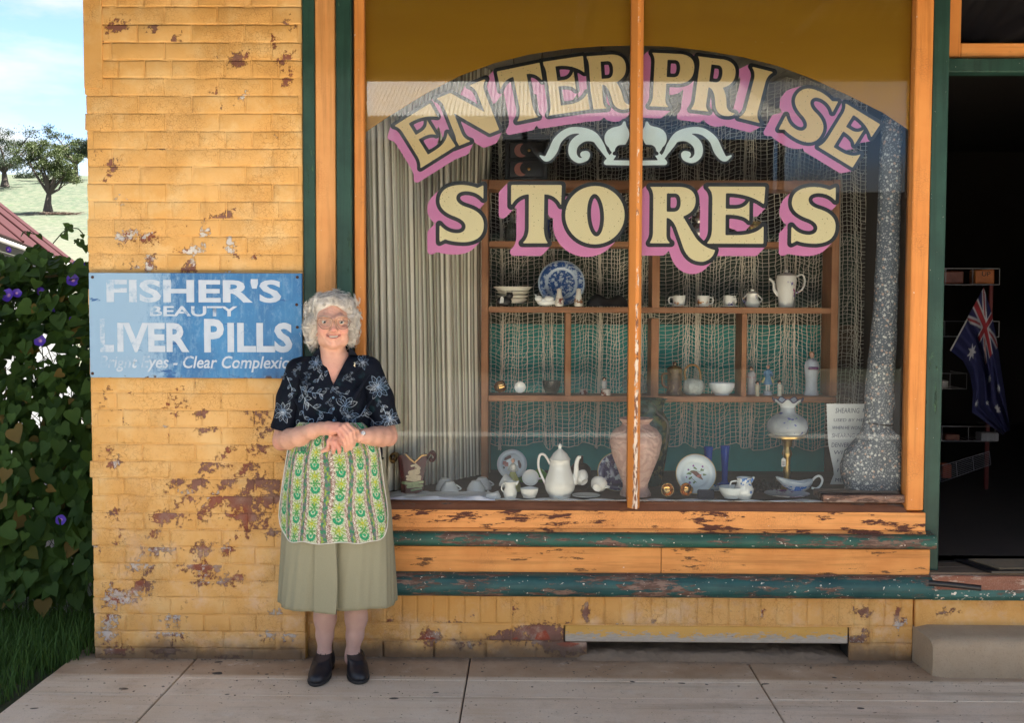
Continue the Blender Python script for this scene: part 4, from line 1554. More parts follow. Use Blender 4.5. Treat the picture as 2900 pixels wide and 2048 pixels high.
# ------------------------------------------------------------------ lettering with the built-in typeface
def text_mesh(s, x0, x1, z0, z1, y, name, mat, parent, bold=0.0, shear=0.0, res=3, thick=0.0, keep=False):
    cu = bpy.data.curves.new('t', 'FONT')
    cu.body = s; cu.size = 1; cu.offset = bold; cu.shear = shear; cu.resolution_u = res; cu.extrude = 0
    o = bpy.data.objects.new('t', cu); COL.objects.link(o)
    dg = bpy.context.evaluated_depsgraph_get()
    me = bpy.data.meshes.new_from_object(o.evaluated_get(dg))
    bpy.data.objects.remove(o); bpy.data.curves.remove(cu)
    n = len(me.vertices)
    co = np.zeros(n * 3); me.vertices.foreach_get('co', co); co = co.reshape(-1, 3)
    lo, hi = co.min(0), co.max(0)
    s_ = (z1 - z0) / (hi[1] - lo[1])
    sx = (x1 - x0) / (hi[0] - lo[0]) if not keep else s_
    out = np.stack([x0 + (co[:, 0] - lo[0]) * sx, np.full(n, y), z0 + (co[:, 1] - lo[1]) * s_], 1)
    me.vertices.foreach_set('co', out.ravel()); me.update()
    me.name = name
    me.materials.clear(); me.materials.append(mat)
    o = bpy.data.objects.new(name, me); COL.objects.link(o)
    if parent is not None:
        o.parent = parent; o.matrix_parent_inverse = Matrix.Translation(-parent.location)
    return o


def sign_paint(letters, extra=0.0):
    m = NT(('worn_white_letters_%d' % (extra * 100)) if letters else 'worn_blue_sign')
    v = m.pos(); s = m.sep(v)
    n1 = m.noise(v, 3.2, 6, .65)
    n2 = m.noise(m.pos(scale=(1.5, 1, .8)), 26, 7, .75)
    x0 = X(255, 920, -.03)
    left = m.step(s[0], x0, x0 + .5, 1, 0)
    strk = m.noise(m.pos(scale=(5, 1, .5)), 6, 5, .65)
    blue = m.mix(m.step(n1, .32, .66), (.022, .13, .33), (.045, .22, .47))
    blue = m.mix(m.step(strk, .5, .75, 0, .55), blue, (.16, .34, .52))
    blue = m.mix(m.step(m.noise(m.pos(scale=(3, 1, .4)), 11, 5, .7), .58, .72, 0, .5), blue, (.02, .09, .22))
    fade = m.math('ADD', m.math('MULTIPLY', left, .46), m.math('MULTIPLY', n2, .70))
    blue = m.mix(m.step(fade, .34, .60, 0, .85), blue, (.30, .46, .62))
    blue = m.mix(m.step(m.noise(v, 42, 7, .78), .67, .71, 0, .8), blue, (.012, .06, .17))
    blue = m.mix(m.step(m.noise(m.pos(scale=(.35, 1, 1.6)), 15, 6, .7), .63, .67), blue, (.02, .10, .29))
    edge = m.math('MULTIPLY', m.step(m.noise(v, 18, 4, .6), .52, .6), m.step(s[2], Z(500, 1068, -.03), Z(500, 1060, -.03), 1, 0))
    blue = m.mix(edge, blue, (.05, .03, .03))
    c = blue
    if letters:
        wear = m.math('ADD', m.math('MULTIPLY', m.noise(v, 16, 7, .74), .8), m.math('MULTIPLY', m.step(s[0], x0 + .02, x0 + .42, 1, 0), .12))
        white = m.mix(m.noise(v, 20, 5, .6), (.40, .50, .62), (.64, .69, .75))
        c = m.mix(m.step(wear, .47 - extra, .60 - extra, .08, .94), white, blue)
    m.set(Base_Color=c, Roughness=.55)
    m.bump(n2, .25, .002)
    return m.mat


sy = -.030
sgn = thing('enamel_sign', 'weathered blue painted sign advertising liver pills on the brick wall', 'sign', (X(555, 920, sy), sy, Z(555, 1070, sy)))
MSB, MSL, MSL2 = sign_paint(False), sign_paint(True), sign_paint(True, .05)
sx0, sx1 = X(253, 920, sy), X(855, 920, sy)
sz1, sz0 = Z(555, 773, sy), Z(555, 1071, sy)
mb = MB(); mb.box(sx0, sx1, sy, -.008, sz0, sz1, .002); mb.build('board', MSB, sgn)
for (s, a, b, t, u, bold, shear) in (("FISHER'S", 303, 797, 790, 857, .030, 0), ('BEAUTY', 425, 673, 867, 896, .022, 0), ('L', 283, 322, 903, 998, .035, 0), ('IVER', 332, 536, 915, 998, .035, 0), ('P', 578, 634, 903, 998, .035, 0), ('ILLS', 644, 828, 913, 998, .035, 0),
                                    ('Bright Eyes - Clear Complexion', 280, 842, 1008, 1054, .014, .22)):
    text_mesh(s, X(a, 920, sy), X(b, 920, sy), Z(555, u, sy), Z(555, t, sy), sy - .0012, 'lettering', MSL2 if shear or s == 'BEAUTY' else MSL, sgn, bold, shear)
mb = MB()
for (px, py) in ((840, 863), (842, 927), (262, 785), (262, 1058), (842, 785)):
    p = at(px, py, sy); mb.lathe([(.007, 0), (.006, .003), (0, .004)], 10, M=Matrix.Translation(p) @ Matrix.Rotation(math.radians(90), 4, 'X'))
mb.build('nail', plain('rusty_nail', (.07, .03, .02), .9), sgn)

# ------------------------------------------------------------------ doorway at the right
dw = thing('doorway', 'open dark shop doorway with green jamb and orange transom frame', 'doorway', (2.3, .1, FLZ))
gx0, gx1 = xr1 + .008, X(2668, 800, .06)
mb = MB(); mb.box(gx0, gx1, .03, .20, FLZ - .02, TOP, .004); mb.build('jamb', GRZ, dw)
dyy = .21
lz0, lz1 = Z(2760, 203, dyy), Z(2760, 162, dyy)
mb = MB(); mb.box(gx1 - .02, 3.32, dyy, .30, lz0, lz1, .006); mb.build('lintel', GRZ, dw)
mb = MB(); mb.box(gx1 - .001, X(2683, 100, .25), .24, .30, lz1, TOP); mb.build('transom_post', GRZ, dw)
ox0, ox1 = X(2683, 100, .23), X(2722, 100, .23)
mb = MB(); mb.box(ox0, ox1, .23, .29, lz1 + .001, TOP, .004); mb.build('transom_stile', ORZ, dw)
mb = MB(); mb.box(ox1, 3.32, .232, .29, lz1 + .001, Z(2760, 120, .23), .004); mb.build('transom_rail', ORX2, dw)
mb = MB(); mb.box(ox1, 3.32, .262, .266, Z(2760, 120, .23), TOP); mb.build('transom_glass', plain('black_glass', (.006, .006, .008), .08), dw)
mb = MB(); mb.box(3.32, 3.45, .03, .30, -.1, TOP, .004); mb.build('jamb', GRZ, dw)
# threshold boards, nosing
tz = FLZ
MTH = timber('worn_threshold', (.12, .085, .06), (.19, .14, .10), (.06, .04, .03), 'X', .58, .8, 1, .8)
for k, (ya, yb) in enumerate(((.215, .33), (.10, .213), (-.012, .098))):
    mb = MB(); mb.box(XG1 - .0 if k == 2 else gx1 - .06, 3.32, ya, yb, tz - .05, tz - .001 * k, .004); mb.build('threshold_board', MTH, dw)
zn1, zn0 = Z(2800, 1655, -.03), Z(2800, 1690, -.03)
mb = MB(); mb.box(XG1 + .002, 3.32, -.030, -.013, zn0 + .004, tz - .012, .005)
mb.build('nosing', timber('worn_red_nosing', (.17, .06, .035), (.26, .11, .07), (.40, .30, .24), 'X', .56, .72), dw)
moulding('green_moulding', XG1 + .002, 3.32, [(-.034, Z(2760, 1672, -.03)), (-.036, Z(2760, 1690, -.03)), (-.02, Z(2760, 1703, -.03)), (.10, Z(2760, 1703, -.03)), (.10, Z(2760, 1690, -.03)), (-.01, Z(2760, 1672, -.03))], timber('worn_green_white', (.02, .09, .085), (.04, .14, .13), (.12, .09, .07), 'X', .57, .60), dw)
mb = MB(); mb.box(XG1 - .1, 3.32, -.002, .13, Z(2760, 1690, 0), tz - .06); mb.build('riser', DARKW, dw)

hz = tz + .005
mb = MB(); mb.tube([onz(2630, 1652, tz + .012), onz(2700, 1658, tz + .013), onz(2779, 1667, tz + .012)], .0125, 12)
tag(mb.build('pipe_offcut', plain('black_rubber', (.012, .012, .014), .4), None, True), 'short length of black pipe lying on the doorway threshold', 'pipe')

mat_t = thing('doormat', 'coir doormat with black border just inside the doorway', 'doormat', onz(2800, 1600, tz + .01))
a, b, c, d = onz(2703, 1583, tz + .012), onz(2808, 1618, tz + .012), onz(3020, 1618, tz + .012), onz(3020, 1583, tz + .012)


def slab(q, h, inset=0.0):
    ce = sum(q, Vector()) / 4
    q = [p + (ce - p).normalized() * inset for p in q]
    return q + [p + Vector((0, 0, h)) for p in q], [(3, 2, 1, 0), (4, 5, 6, 7), (0, 1, 5, 4), (1, 2, 6, 5), (2, 3, 7, 6), (3, 0, 4, 7)]


q0 = [Vector((p.x, p.y, tz + .001)) for p in (a, b, c, d)]
mb = MB(); mb.add(*slab(q0, .010)); mb.build('border', plain('black_rubber', (.012, .012, .014), .4), mat_t)
q0 = [Vector((p.x, p.y, tz + .0115)) for p in (a, b, c, d)]
mb = MB(); mb.add(*slab(q0, .006, .06)); mb.build('coir', plain('coir_fibre', (.20, .15, .095), .95, scale=160, bump=.6), mat_t)

# concrete doorstep
mb = MB()
sx0_, sx1_ = X(2606, 1850, -.05), 3.6
n, m_ = 30, 14
zt = Z(2750, 1812, -.17)
yf = -.175
prof = [(.11, zt), (yf + .07, zt), (yf + .03, zt - .006), (yf + .010, zt - .020), (yf + .002, zt - .045), (yf, 0.03), (yf + .003, -.01)]
rows = []
for i in range(n + 1):
    t = i / n
    x = sx0_ + (sx1_ - sx0_) * t
    for k, (y, z) in enumerate(prof):
        e = math.exp(-((x - sx0_) / .028) ** 1.4) if x > sx0_ else 1.0
        fr = 1 if k > 0 else 0
        wob = mnoise.noise(Vector((x * 5, y * 7, z * 9))) * .006
        xx = x + (.02 * (0.10 - y) / .28 if i == 0 else 0)
        rows.append((xx, y + fr * (e * .022 + wob), z - (e * .014 if k < 4 else 0) + wob * .5))
P_ = len(prof)
fs = [(i * P_ + k, i * P_ + k + 1, (i + 1) * P_ + k + 1, (i + 1) * P_ + k) for i in range(n) for k in range(P_ - 1)]
base = len(rows)
fs += [tuple(range(P_)) + (base,)]
rows.append((sx0_, .11, -.01))
mb.add(rows, [tuple(reversed(f)) for f in fs])


def mat_step():
    m = NT('doorstep_concrete')
    v = m.pos()
    n_ = m.noise(v, 6, 6, .7)
    c = m.mix(n_, (.30, .22, .14), (.48, .385, .275))
    c = m.mix(m.step(m.noise(v, 120, 4, .8), .5, .75, 0, .5), c, (.14, .11, .08))
    m.set(Base_Color=c, Roughness=.9)
    m.bump(m.noise(v, 130, 5, .8), .6, .004)
    return m.mat


tag(mb.build('doorstep', mat_step(), None, True, 60), 'rounded worn concrete doorstep below the open doorway', 'doorstep')
# ------------------------------------------------------------------ inside the window: stage, lining, curtains, cabinet
SZ = Z(1700, 1414, GY + .03)                 # display stage height
BX0, BX1 = xl0 + .005, xr1 - .02
stg = thing('display_stage', 'low timber display stage filling the bottom of the shop window', 'stage', (.5, .5, SZ))
for k in range(7):
    ya = .082 + k * .135
    mb = MB(); mb.box(BX0, BX1, ya, ya + .132, SZ - .03, SZ, .002); mb.build('board', plain('stage_boards', (.085, .06, .045), .7, scale=14, var=.25), stg)
mb = MB(); mb.box(BX0, BX1, .24, 1.02, .4, SZ - .032); mb.build('box', MDARK, stg)
bay = thing('window_bay_lining', 'teal and dark timber partition closing the back of the window bay', 'partition', (.5, 1.0, SZ))
TEAL = plain('teal_paint', (.03, .31, .285), .6, scale=7, var=.2)
mb = MB(); mb.box(BX0, X(2335, 1300, .97), .975, 1.0, SZ, 1.50); mb.build('lower_panel', TEAL, bay)
mb = MB(); mb.box(X(2337, 1300, .97), BX1 + .3, .975, 1.0, SZ, 1.50); mb.build('side_panel', plain('brown_hessian', (.12, .09, .065), .9, scale=40), bay)
mb = MB(); mb.box(BX0, BX1 + .3, .978, 1.0, 1.502, 1.98); mb.build('upper_panel', plain('dark_green_panel', (.035, .065, .05), .7, scale=6, var=.3), bay)
mb = MB(); mb.box(BX0 - .03, BX0, .06, 1.0, SZ, TOP); mb.box(BX1, BX1 + .02, .09, .98, SZ, TOP); mb.build('cheek_panel', plain('dark_brown_panel', (.06, .045, .035), .8, scale=6), bay)
bc_ = thing('bay_ceiling', 'whitish boarded ceiling above the window display', 'ceiling', (.5, .5, 2.78)); structure(bc_); del bc_['label'], bc_['category']
MCE = plain('old_white_boards', (.46, .43, .38), .8, scale=6)
xx = BX0
while xx < BX1 + .02:
    mb = MB(); mb.box(xx, xx + .134, .075, 2.4, 2.795, 2.815, .003); mb.build('board', MCE, bc_)
    xx += .138


def mat_stripes():
    m = NT('striped_curtain')
    u = m.attr('u')
    w1 = m.math('FRACT', m.math('MULTIPLY', u, 17.0))
    w2 = m.math('FRACT', m.math('MULTIPLY', u, 53.0))
    c = m.mix(m.step(w1, .40, .46), (.80, .75, .64), (.43, .44, .34))
    c = m.mix(m.math('MULTIPLY', m.step(w2, .60, .68), m.step(w1, .25, .3)), c, (.26, .22, .17))
    c = m.mix(m.math('MULTIPLY', m.step(w2, .3, .38, 1, 0), .5), c, (.84, .79, .69))
    m.set(Base_Color=c, Roughness=.85)
    return m.mat


nu, nv = 260, 40
V, U = [], []
pa, pb = Vector((BX0 + .02, .13, 0)), Vector((X(1388, 900, .80), .80, 0))
for j in range(nv + 1):
    v = j / nv
    for i in range(nu + 1):
        u = i / nu
        ph = u * 2 * math.pi * 21 + .8 * math.sin(u * 19)
        amp = .016 * (.75 + .35 * math.sin(u * 11 + 1)) * (1 + .25 * math.sin(v * 3 + u * 5))
        y = pa.y + (pb.y - pa.y) * (u ** 1.25) + amp * math.sin(ph)
        x = pa.x + (pb.x - pa.x) * u + .005 * math.cos(ph * 1.0) + .01 * math.sin(v * 4 + u * 3)
        V.append((x, y, SZ + .012 + (2.78 - SZ) * v)); U.append(u + .0016 * math.sin(v * 9 + u * 30))
w = nu + 1
Q = [(j * w + i, j * w + i + 1, (j + 1) * w + i + 1, (j + 1) * w + i) for j in range(nv) for i in range(nu)]
tag(np_mesh('curtain', V, Q, mat_stripes(), None, True, {'u': U}), 'pleated grey and cream striped curtain at the left of the display', 'curtain')

# net curtain of coarse thread
def net(x0, x1, z0, z1, Y, nx, nz, seed):
    R = np.random.default_rng(seed)
    fold = lambda x: .030 * np.sin(x * 21) + .018 * np.sin(x * 47 + 1.2) + .012 * np.sin(x * 9)
    u = np.linspace(0, 1, nx)
    xb = x0 + (x1 - x0) * u
    xg = xb + .030 * np.sin(xb * 25 + .5) + .012 * np.sin(xb * 61)      # bunched and open runs
    zz_ = np.linspace(z0, z1, nz)
    GXX = xg[None, :] + R.normal(0, .0016, (nz, nx)) + .012 * np.sin(zz_ * 3.1)[:, None] * np.sin(xb * 14)[None, :]
    sag = .010 * np.sin(xb * 50)[None, :] + .012 * np.sin(xb * 23 + 2)[None, :]
    GZZ = zz_[:, None] + R.normal(0, .0028, (nz, nx)) + sag
    GYY_ = Y + fold(xb)[None, :] * (1 + .2 * np.sin(zz_ * 2.3))[:, None]
    P = np.stack([GXX, GYY_, GZZ], -1)
    mb = MB()
    ww = .0015
    V, Q = [], []
    for i in range(nx):
        b = len(V); k = ww * R.uniform(.75, 1.5)
        for j in range(nz):
            p = P[j, i]; V += [(p[0] - k, p[1], p[2]), (p[0] + k, p[1] - .001, p[2])]
        Q += [(b + 2 * j, b + 2 * j + 1, b + 2 * j + 3, b + 2 * j + 2) for j in range(nz - 1)]
    for j in range(nz):
        b = len(V); k = ww * R.uniform(.55, 1.1) * (2.2 if j == 0 else 1)
        for i in range(nx):
            p = P[j, i]; V += [(p[0], p[1], p[2] - k), (p[0], p[1] - .001, p[2] + k)]
        Q += [(b + 2 * i, b + 2 * i + 1, b + 2 * i + 3, b + 2 * i + 2) for i in range(nx - 1)]
    # diagonal crossing threads
    for q in range(int(nx * nz * .16)):
        j, i = R.integers(0, nz - 2), R.integers(0, nx - 2)
        a, c = P[j, i], P[j + 1, i + 1] if R.random() < .5 else P[j + 2, i + 1]
        b = len(V); V += [(a[0] - ww * .7, a[1], a[2]), (a[0] + ww * .7, a[1], a[2]), (c[0] + ww * .7, c[1], c[2]), (c[0] - ww * .7, c[1], c[2])]
        Q.append((b, b + 1, b + 2, b + 3))
    return V, Q


NZ0 = Z(1700, 1264, .88)
V, Q = net(X(1372, 900, .88), X(2590, 900, .88), NZ0, 2.76, .885, 160, 96, 5)
tag(np_mesh('net_curtain', V, Q, plain('net_thread', (.70, .66, .56), .9, scale=9), None, False), 'coarse beige net curtain hanging behind the display cabinet', 'net curtain')

# display cabinet
MCAB = timber('cabinet_oiled_timber', (.27, .115, .05), (.36, .17, .08), (.12, .05, .025), 'X', .70, .83, 1, .5)
MCABZ = timber('cabinet_oiled_upright', (.27, .115, .05), (.36, .17, .08), (.12, .05, .025), 'Z', .70, .83, 1, .5)
CY0, CY1 = .62, .80
cab = thing('display_cabinet', 'open backed timber display cabinet with shelves of china', 'cabinet', (.3, .7, SZ))
cz = lambda py, px=1600: Z(px, py, CY0)
cxx = lambda px, py=900: X(px, py, CY0)
def cbox(name, a, b, t, u, m_, y0=CY0, y1=CY1):
    mb = MB(); mb.box(a, b, y0, y1, u, t, .002); mb.build(name, m_, cab)
L0, L1 = cxx(1363), cxx(1383)
Rr0, Rr1 = cxx(2353), cxx(2374)
cbox('side', L0, L1, cz(508), SZ + .002, MCABZ)
cbox('side', Rr0, Rr1, cz(508, 2350), cz(1122, 2350), MCABZ)
C0, C1 = cxx(1846), cxx(1868)
cbox('divider', C0, C1, cz(535), cz(884), MCABZ, CY0 + .002); cbox('divider', C0 - .002, C1 - .002, cz(901), cz(1122), MCABZ, CY0 + .002)
cbox('top_rail', L1 + .001, Rr0 - .001, cz(509), cz(536), MCAB)
SH = []
for (ta, ba) in ((683, 699), (869, 886), (1121, 1138)):
    cbox('shelf', L1 + .001, Rr0 - .001 if ta < 1100 else Rr1, cz(ta), cz(ba), MCAB, CY0 + .001); SH.append(cz(ta))
cbox('divider', cxx(1601), cxx(1618), cz(887), cz(1121), MCABZ, CY0 + .004)
cbox('divider', cxx(2102), cxx(2117), cz(887), cz(1121), MCABZ, CY0 + .004)

# ------------------------------------------------------------------ china and ornaments
WHITE = plain('white_china', (.84, .85, .83), .12, scale=20, var=.03)
CREAM = plain('cream_china', (.80, .77, .68), .2, scale=20, var=.05)
BLUEW = plain('bluish_china', (.72, .80, .84), .12, scale=20, var=.04)
GOLD = plain('gilt_lustre', (.62, .36, .13), .15, .9, scale=20, var=.15)
BRASS = plain('aged_brass', (.42, .30, .12), .3, .9, scale=40, var=.3)
DARK = plain('dark_object', (.02, .018, .018), .6, scale=20)
FLOW = spotted('flower_sprig_china', (.74, .73, .69), ((.35, .05, .16), (.10, .10, .35), (.55, .22, .06)), 58, .44, .12)
BLUEP = spotted('blue_sprig_china', (.70, .75, .78), ((.05, .16, .50), (.08, .22, .55)), 70, .46, .12)


def surf(px, py, where):
    """base point and metres per pixel: where='stage' or a shelf number (with depth)"""
    if where == 'stage':
        p = onz(px, py, SZ + .001); return p, mpp(p.y)
    z = SH[where] + .001
    Yd = .70
    q = at(px, py, Yd)
    return Vector((q.x, Yd, z)), mpp(Yd)


def cup_prof(rt, rb, h, t=1.6, foot=1.5):
    return [(0, foot * .4), (rb * .8, foot * .4), (rb * .85, 0), (rb, 0), (rb, foot), (rb + (rt - rb) * .45, h * .28), (rt * .95, h * .65), (rt, h), (rt - t, h), (rt * .92 - t, h * .62), (rb * .8, h * .2), (0, h * .16)]


def vessel(name, label, cat, px, py, where, prof, mat, handle=None, spout=None, lid=None, n=30, rib=None, M=None, group=None, extra=None, sx=1, base=None, hmat=None):
    p, s = base if base else surf(px, py, where)
    ys_ = [((M @ Vector((0, -r * s, h * s))).y if M is not None else -r * s) for r, h in prof]
    if p.y < .4 and p.y + min(ys_) < .074:          # keep clear of the pane: same place in view, a little further in
        ny = .074 - min(ys_); k_ = (ny + 5.0) / (p.y + 5.0)
        p = Vector((p.x * k_, ny, p.z)); s *= k_
    simple = not (handle or spout or lid or extra)
    sc = lambda pts: [Vector((x * s, y * s, h * s)) for x, y, h in pts]
    mb = MB(); mb.lathe([(r * s, h * s) for r, h in prof], n, rib=rib, sx=sx)
    def place(m_):
        m_.v = [tuple((M @ Vector(v) if M is not None else Vector(v)) + p) for v in m_.v]
        return m_
    if simple:
        return tag(place(mb).build(name, mat, None, True, 50), label, cat, group)
    t = thing(name, label, cat, p, group)
    place(mb).build('body', mat, t, True, 50)
    if handle:
        for hd in (handle if isinstance(handle[0], list) else [handle]):
            h = MB(); q = [tuple(x) for x in smooth3([x[:3] for x in hd], 5)]; r = hd[0][3] * s
            h.tube(sc(q), r, 8); place(h).build('handle', hmat or mat, t, True)
    if spout:
        h = MB(); q = smooth3([x[:3] for x in spout], 5); rr = smooth3([(x[3], 0, 0) for x in spout], 5)
        h.tube(sc(q), [max(.3, a[0]) * s for a in rr], 10); place(h).build('spout', mat, t, True)
    if lid:
        h = MB(); h.lathe([(r * s, z * s) for r, z in lid], n, rib=rib); place(h).build('lid', mat, t, True, 50)
    if extra:
        for nm, mk, m_ in extra:
            h = MB(); mk(h, s); place(h).build(nm, m_, t, True, 50)
    return t


RX = lambda a: Matrix.Rotation(math.radians(a), 4, 'X')
RY = lambda a: Matrix.Rotation(math.radians(a), 4, 'Y')
RZ = lambda a: Matrix.Rotation(math.radians(a), 4, 'Z')
T_ = lambda x, y, z: Matrix.Translation((x, y, z))

# tall white coffee pot
vessel('coffee_pot', 'tall white coffee pot with domed lid and long spout on the display stage', 'coffee pot', 1585, 1411, 'stage',
       [(0, 2), (28, 2), (31, 0), (31, 5), (34, 8), (41, 20), (44, 34), (41, 52), (33, 72), (29, 90), (28, 103), (31, 107), (29, 108), (26, 104), (0, 100)], WHITE,
       handle=[(-38, 0, 30, 3.4), (-50, 0, 55, 3), (-61, 0, 85, 3), (-58, 0, 116, 3), (-46, 0, 120, 3), (-36, 0, 108, 3), (-28, 0, 92, 3)],
       spout=[(38, 0, 38, 12), (46, 0, 62, 8), (47, 0, 92, 6.5), (52, 0, 110, 6), (60, 0, 113, 4)],
       lid=[(30, 107), (26, 113), (19, 124), (9, 133), (4, 138), (6, 143), (5, 149), (0, 153)], rib=(9, .018))
# jug, sugar bowl pile
vessel('cream_jug', 'small white cream jug just left of the coffee pot in front', 'jug', 1445, 1411, 'stage', [(0, 1), (15, 1), (17, 0), (19, 8), (20, 16), (15, 29), (16, 40), (20, 46), (18, 46), (13, 30), (0, 8)], WHITE,
       handle=[(-17, 0, 14, 2), (-25, 0, 24, 2), (-22, 0, 38, 2), (-15, 0, 38, 2)], spout=[(15, 0, 38, 5), (21, 0, 45, 3), (24, 0, 48, 1)])
vessel('sugar_bowl', 'white footed sugar bowl right of the cream jug', 'bowl', 1499, 1411, 'stage', cup_prof(26, 18, 26), WHITE)
pp, s_ = surf(1502, 1400, 'stage')
vessel('tea_cup', 'white tea cup leaning on edge behind the sugar bowl', 'cup', 0, 0, 0, cup_prof(24, 12, 26), WHITE, M=RX(68), base=(pp + Vector((0, .06, .058)), s_), handle=[(20, 0, 20, 2), (31, 0, 16, 2), (22, 0, 8, 2)])
vessel('tea_cup', 'white ribbed cup lying on its side by the yellow skirted figurine', 'cup', 0, 0, 0, cup_prof(20, 10, 34), WHITE, M=RY(-58) @ RX(8), base=(onz(1433, 1400, SZ) + Vector((.03, .03, .035)), mpp(.2)), rib=(14, .03))
pc = surf(1656, 1409, 'stage')
vessel('saucer', 'white saucer under the toppled tea cups', 'saucer', 1660, 1407, 'stage', [(0, 1), (20, 0), (40, 4), (40, 5.5), (18, 2), (0, 2)], WHITE)
vessel('tea_cup', 'white tea cup toppled towards the glass, showing its foot ring', 'cup', 0, 0, 0, cup_prof(24, 12, 25), WHITE, M=RX(-68) @ RY(18), base=(pc[0] + Vector((.055, -.005, .045)), pc[1]), handle=[(22, 0, 19, 2), (33, 0, 15, 2), (20, 0, 7, 2)])
vessel('tea_cup', 'white tea cup tipped sideways with curly handle at the left of its saucer', 'cup', 0, 0, 0, cup_prof(25, 12, 26), WHITE, M=RX(-50) @ RY(-30), base=(pc[0] + Vector((.0, .06, .06)), pc[1]), handle=[(-22, 0, 18, 2.4), (-36, 0, 16, 2), (-38, 0, 6, 2), (-18, 0, 6, 2)])
for k, (px, py, lb, dy) in enumerate(((1257, 1394, 'upturned ribbed white cup, rearmost beside the maroon vase', .06), (1273, 1397, 'upturned ribbed white cup nearest the maroon vase', 0), (1364, 1392, 'upturned ribbed white cup behind another near the yellow skirted figurine', .07), (1348, 1395, 'upturned ribbed white cup in front of another near the rag', 0))):
    b, s = surf(px, py, 'stage')
    vessel('upturned_cup', lb, 'cup', 0, 0, 0, cup_prof(27, 13, 33), WHITE, M=T_(0, 0, 33 * s) @ RX(180), base=(b + Vector((0, dy, 0)), s), rib=(16, .025), group='upturned ribbed cups', handle=[(20, 0, 24, 2), (33, 0, 20, 2), (19, 0, 9, 2)])


# maroon curled vase with ship
def pillow(mb, poly, y0, y1, inset, mi=0):
    c = np.mean(poly, 0)
    n = len(poly)
    P = np.array(poly)
    inn = c + (P - c) * (1 - inset)
    loops = [(inn, y0), (P, y0 + (y1 - y0) * .3), (P, y0 + (y1 - y0) * .7), (inn, y1)]
    vs = [(x, y, z) for L, y in loops for x, z in L]
    fs = []
    for k in range(3):
        for i in range(n):
            j = (i + 1) % n
            fs.append((k * n + i, k * n + j, (k + 1) * n + j, (k + 1) * n + i))
    fs.append(tuple(reversed(range(n)))); fs.append(tuple(range(3 * n, 4 * n)))
    mb.add(vs, fs, mi)


MAROON = plain('maroon_glaze', (.10, .018, .02), .12, scale=8, var=.3)
vy = onz(1170, 1404, SZ).y + .05
cp = lambda x, y, Y=None: (lambda q: (q.x, q.z))(at(1100 + x / 3.061, 1180 + y / 3.061, vy if Y is None else Y))
mv = thing('ornamental_vase', 'maroon vase with scrolled gilt shoulders and painted sailing ship', 'vase', onz(1170, 1404, SZ))
mb = MB()
pillow(mb, [cp(*q) for q in ((112, 690), (205, 694), (312, 640), (316, 540), (330, 430), (352, 352), (330, 326), (300, 322), (262, 350), (225, 392), (190, 362), (150, 318), (112, 316), (84, 340), (92, 420), (104, 520), (112, 600))], vy - .045, vy + .05, .06)
mb.build('body', MAROON, mv, True, 50)
for path_ in ([(84, 345), (60, 318), (35, 325), (22, 350), (32, 385), (55, 388), (66, 368), (52, 352)], [(345, 345), (365, 312), (390, 315), (405, 345), (392, 378), (368, 375), (366, 355)]):
    mb = MB(); pts = [at(1100 + x / 3.061, 1180 + y / 3.061, vy) for x, y in path_]
    for dy in (-.03, 0, .03): mb.tube([tuple(Vector(q) + Vector((0, dy, 0))) for q in smooth3([tuple(p) for p in pts], 4)], .0055 if dy else .006, 6)
    mb.build('scroll', GOLD if path_[0][0] < 100 else MAROON, mv, True)


def decal(strokes, mat, parent, name, Y, ox, oy, sc, h=3.0, dz=0.0):
    """flat painted mark from strokes in crop pixels, laid on the plane Y"""
    A_ = np.array([q for st in strokes for q in st])
    xs = np.arange(A_[:, 0].min() - 40, A_[:, 0].max() + 40, h); ys = np.arange(A_[:, 1].min() - 40, A_[:, 1].max() + 40, h)
    gx_, gy_ = np.meshgrid(xs, ys)
    sd = strokes_sd(strokes, np.stack([gx_.ravel(), gy_.ravel()], 1)).reshape(gx_.shape)
    mb = MB(); region(sd, xs, ys, mb, lambda p: tuple(at(ox + p[0] / sc, oy + p[1] / sc, Y)))
    return mb.build(name, mat, parent)


SAIL = plain('painted_cream', (.62, .52, .36), .3, scale=90, var=.25)
vf = vy - .0465
decal([[(200, 430, 8), (240, 420, 10), (262, 450, 18)], [(190, 490, 20), (250, 480, 26)], [(160, 520, 10), (270, 525, 16)], [(165, 545, 12), (225, 552, 14), (275, 545, 8)], [(235, 400, 3), (225, 560, 3)]], SAIL, mv, 'painted_ship', vf, 1100, 1180, 3.061)
decal([[(125, 575, 12), (190, 585, 14), (300, 568, 10)], [(170, 610, 14), (290, 600, 12)], [(200, 640, 8), (285, 625, 8)]], plain('painted_sea', (.30, .40, .20), .3, scale=120, var=.4), mv, 'painted_sea', vf - .0006, 1100, 1180, 3.061)
decal([[(150, 330, 5), (200, 380, 5), (226, 400, 4), (290, 340, 5), (330, 335, 4)]], GOLD, mv, 'gilt_edge', vf - .0003, 1100, 1180, 3.061)

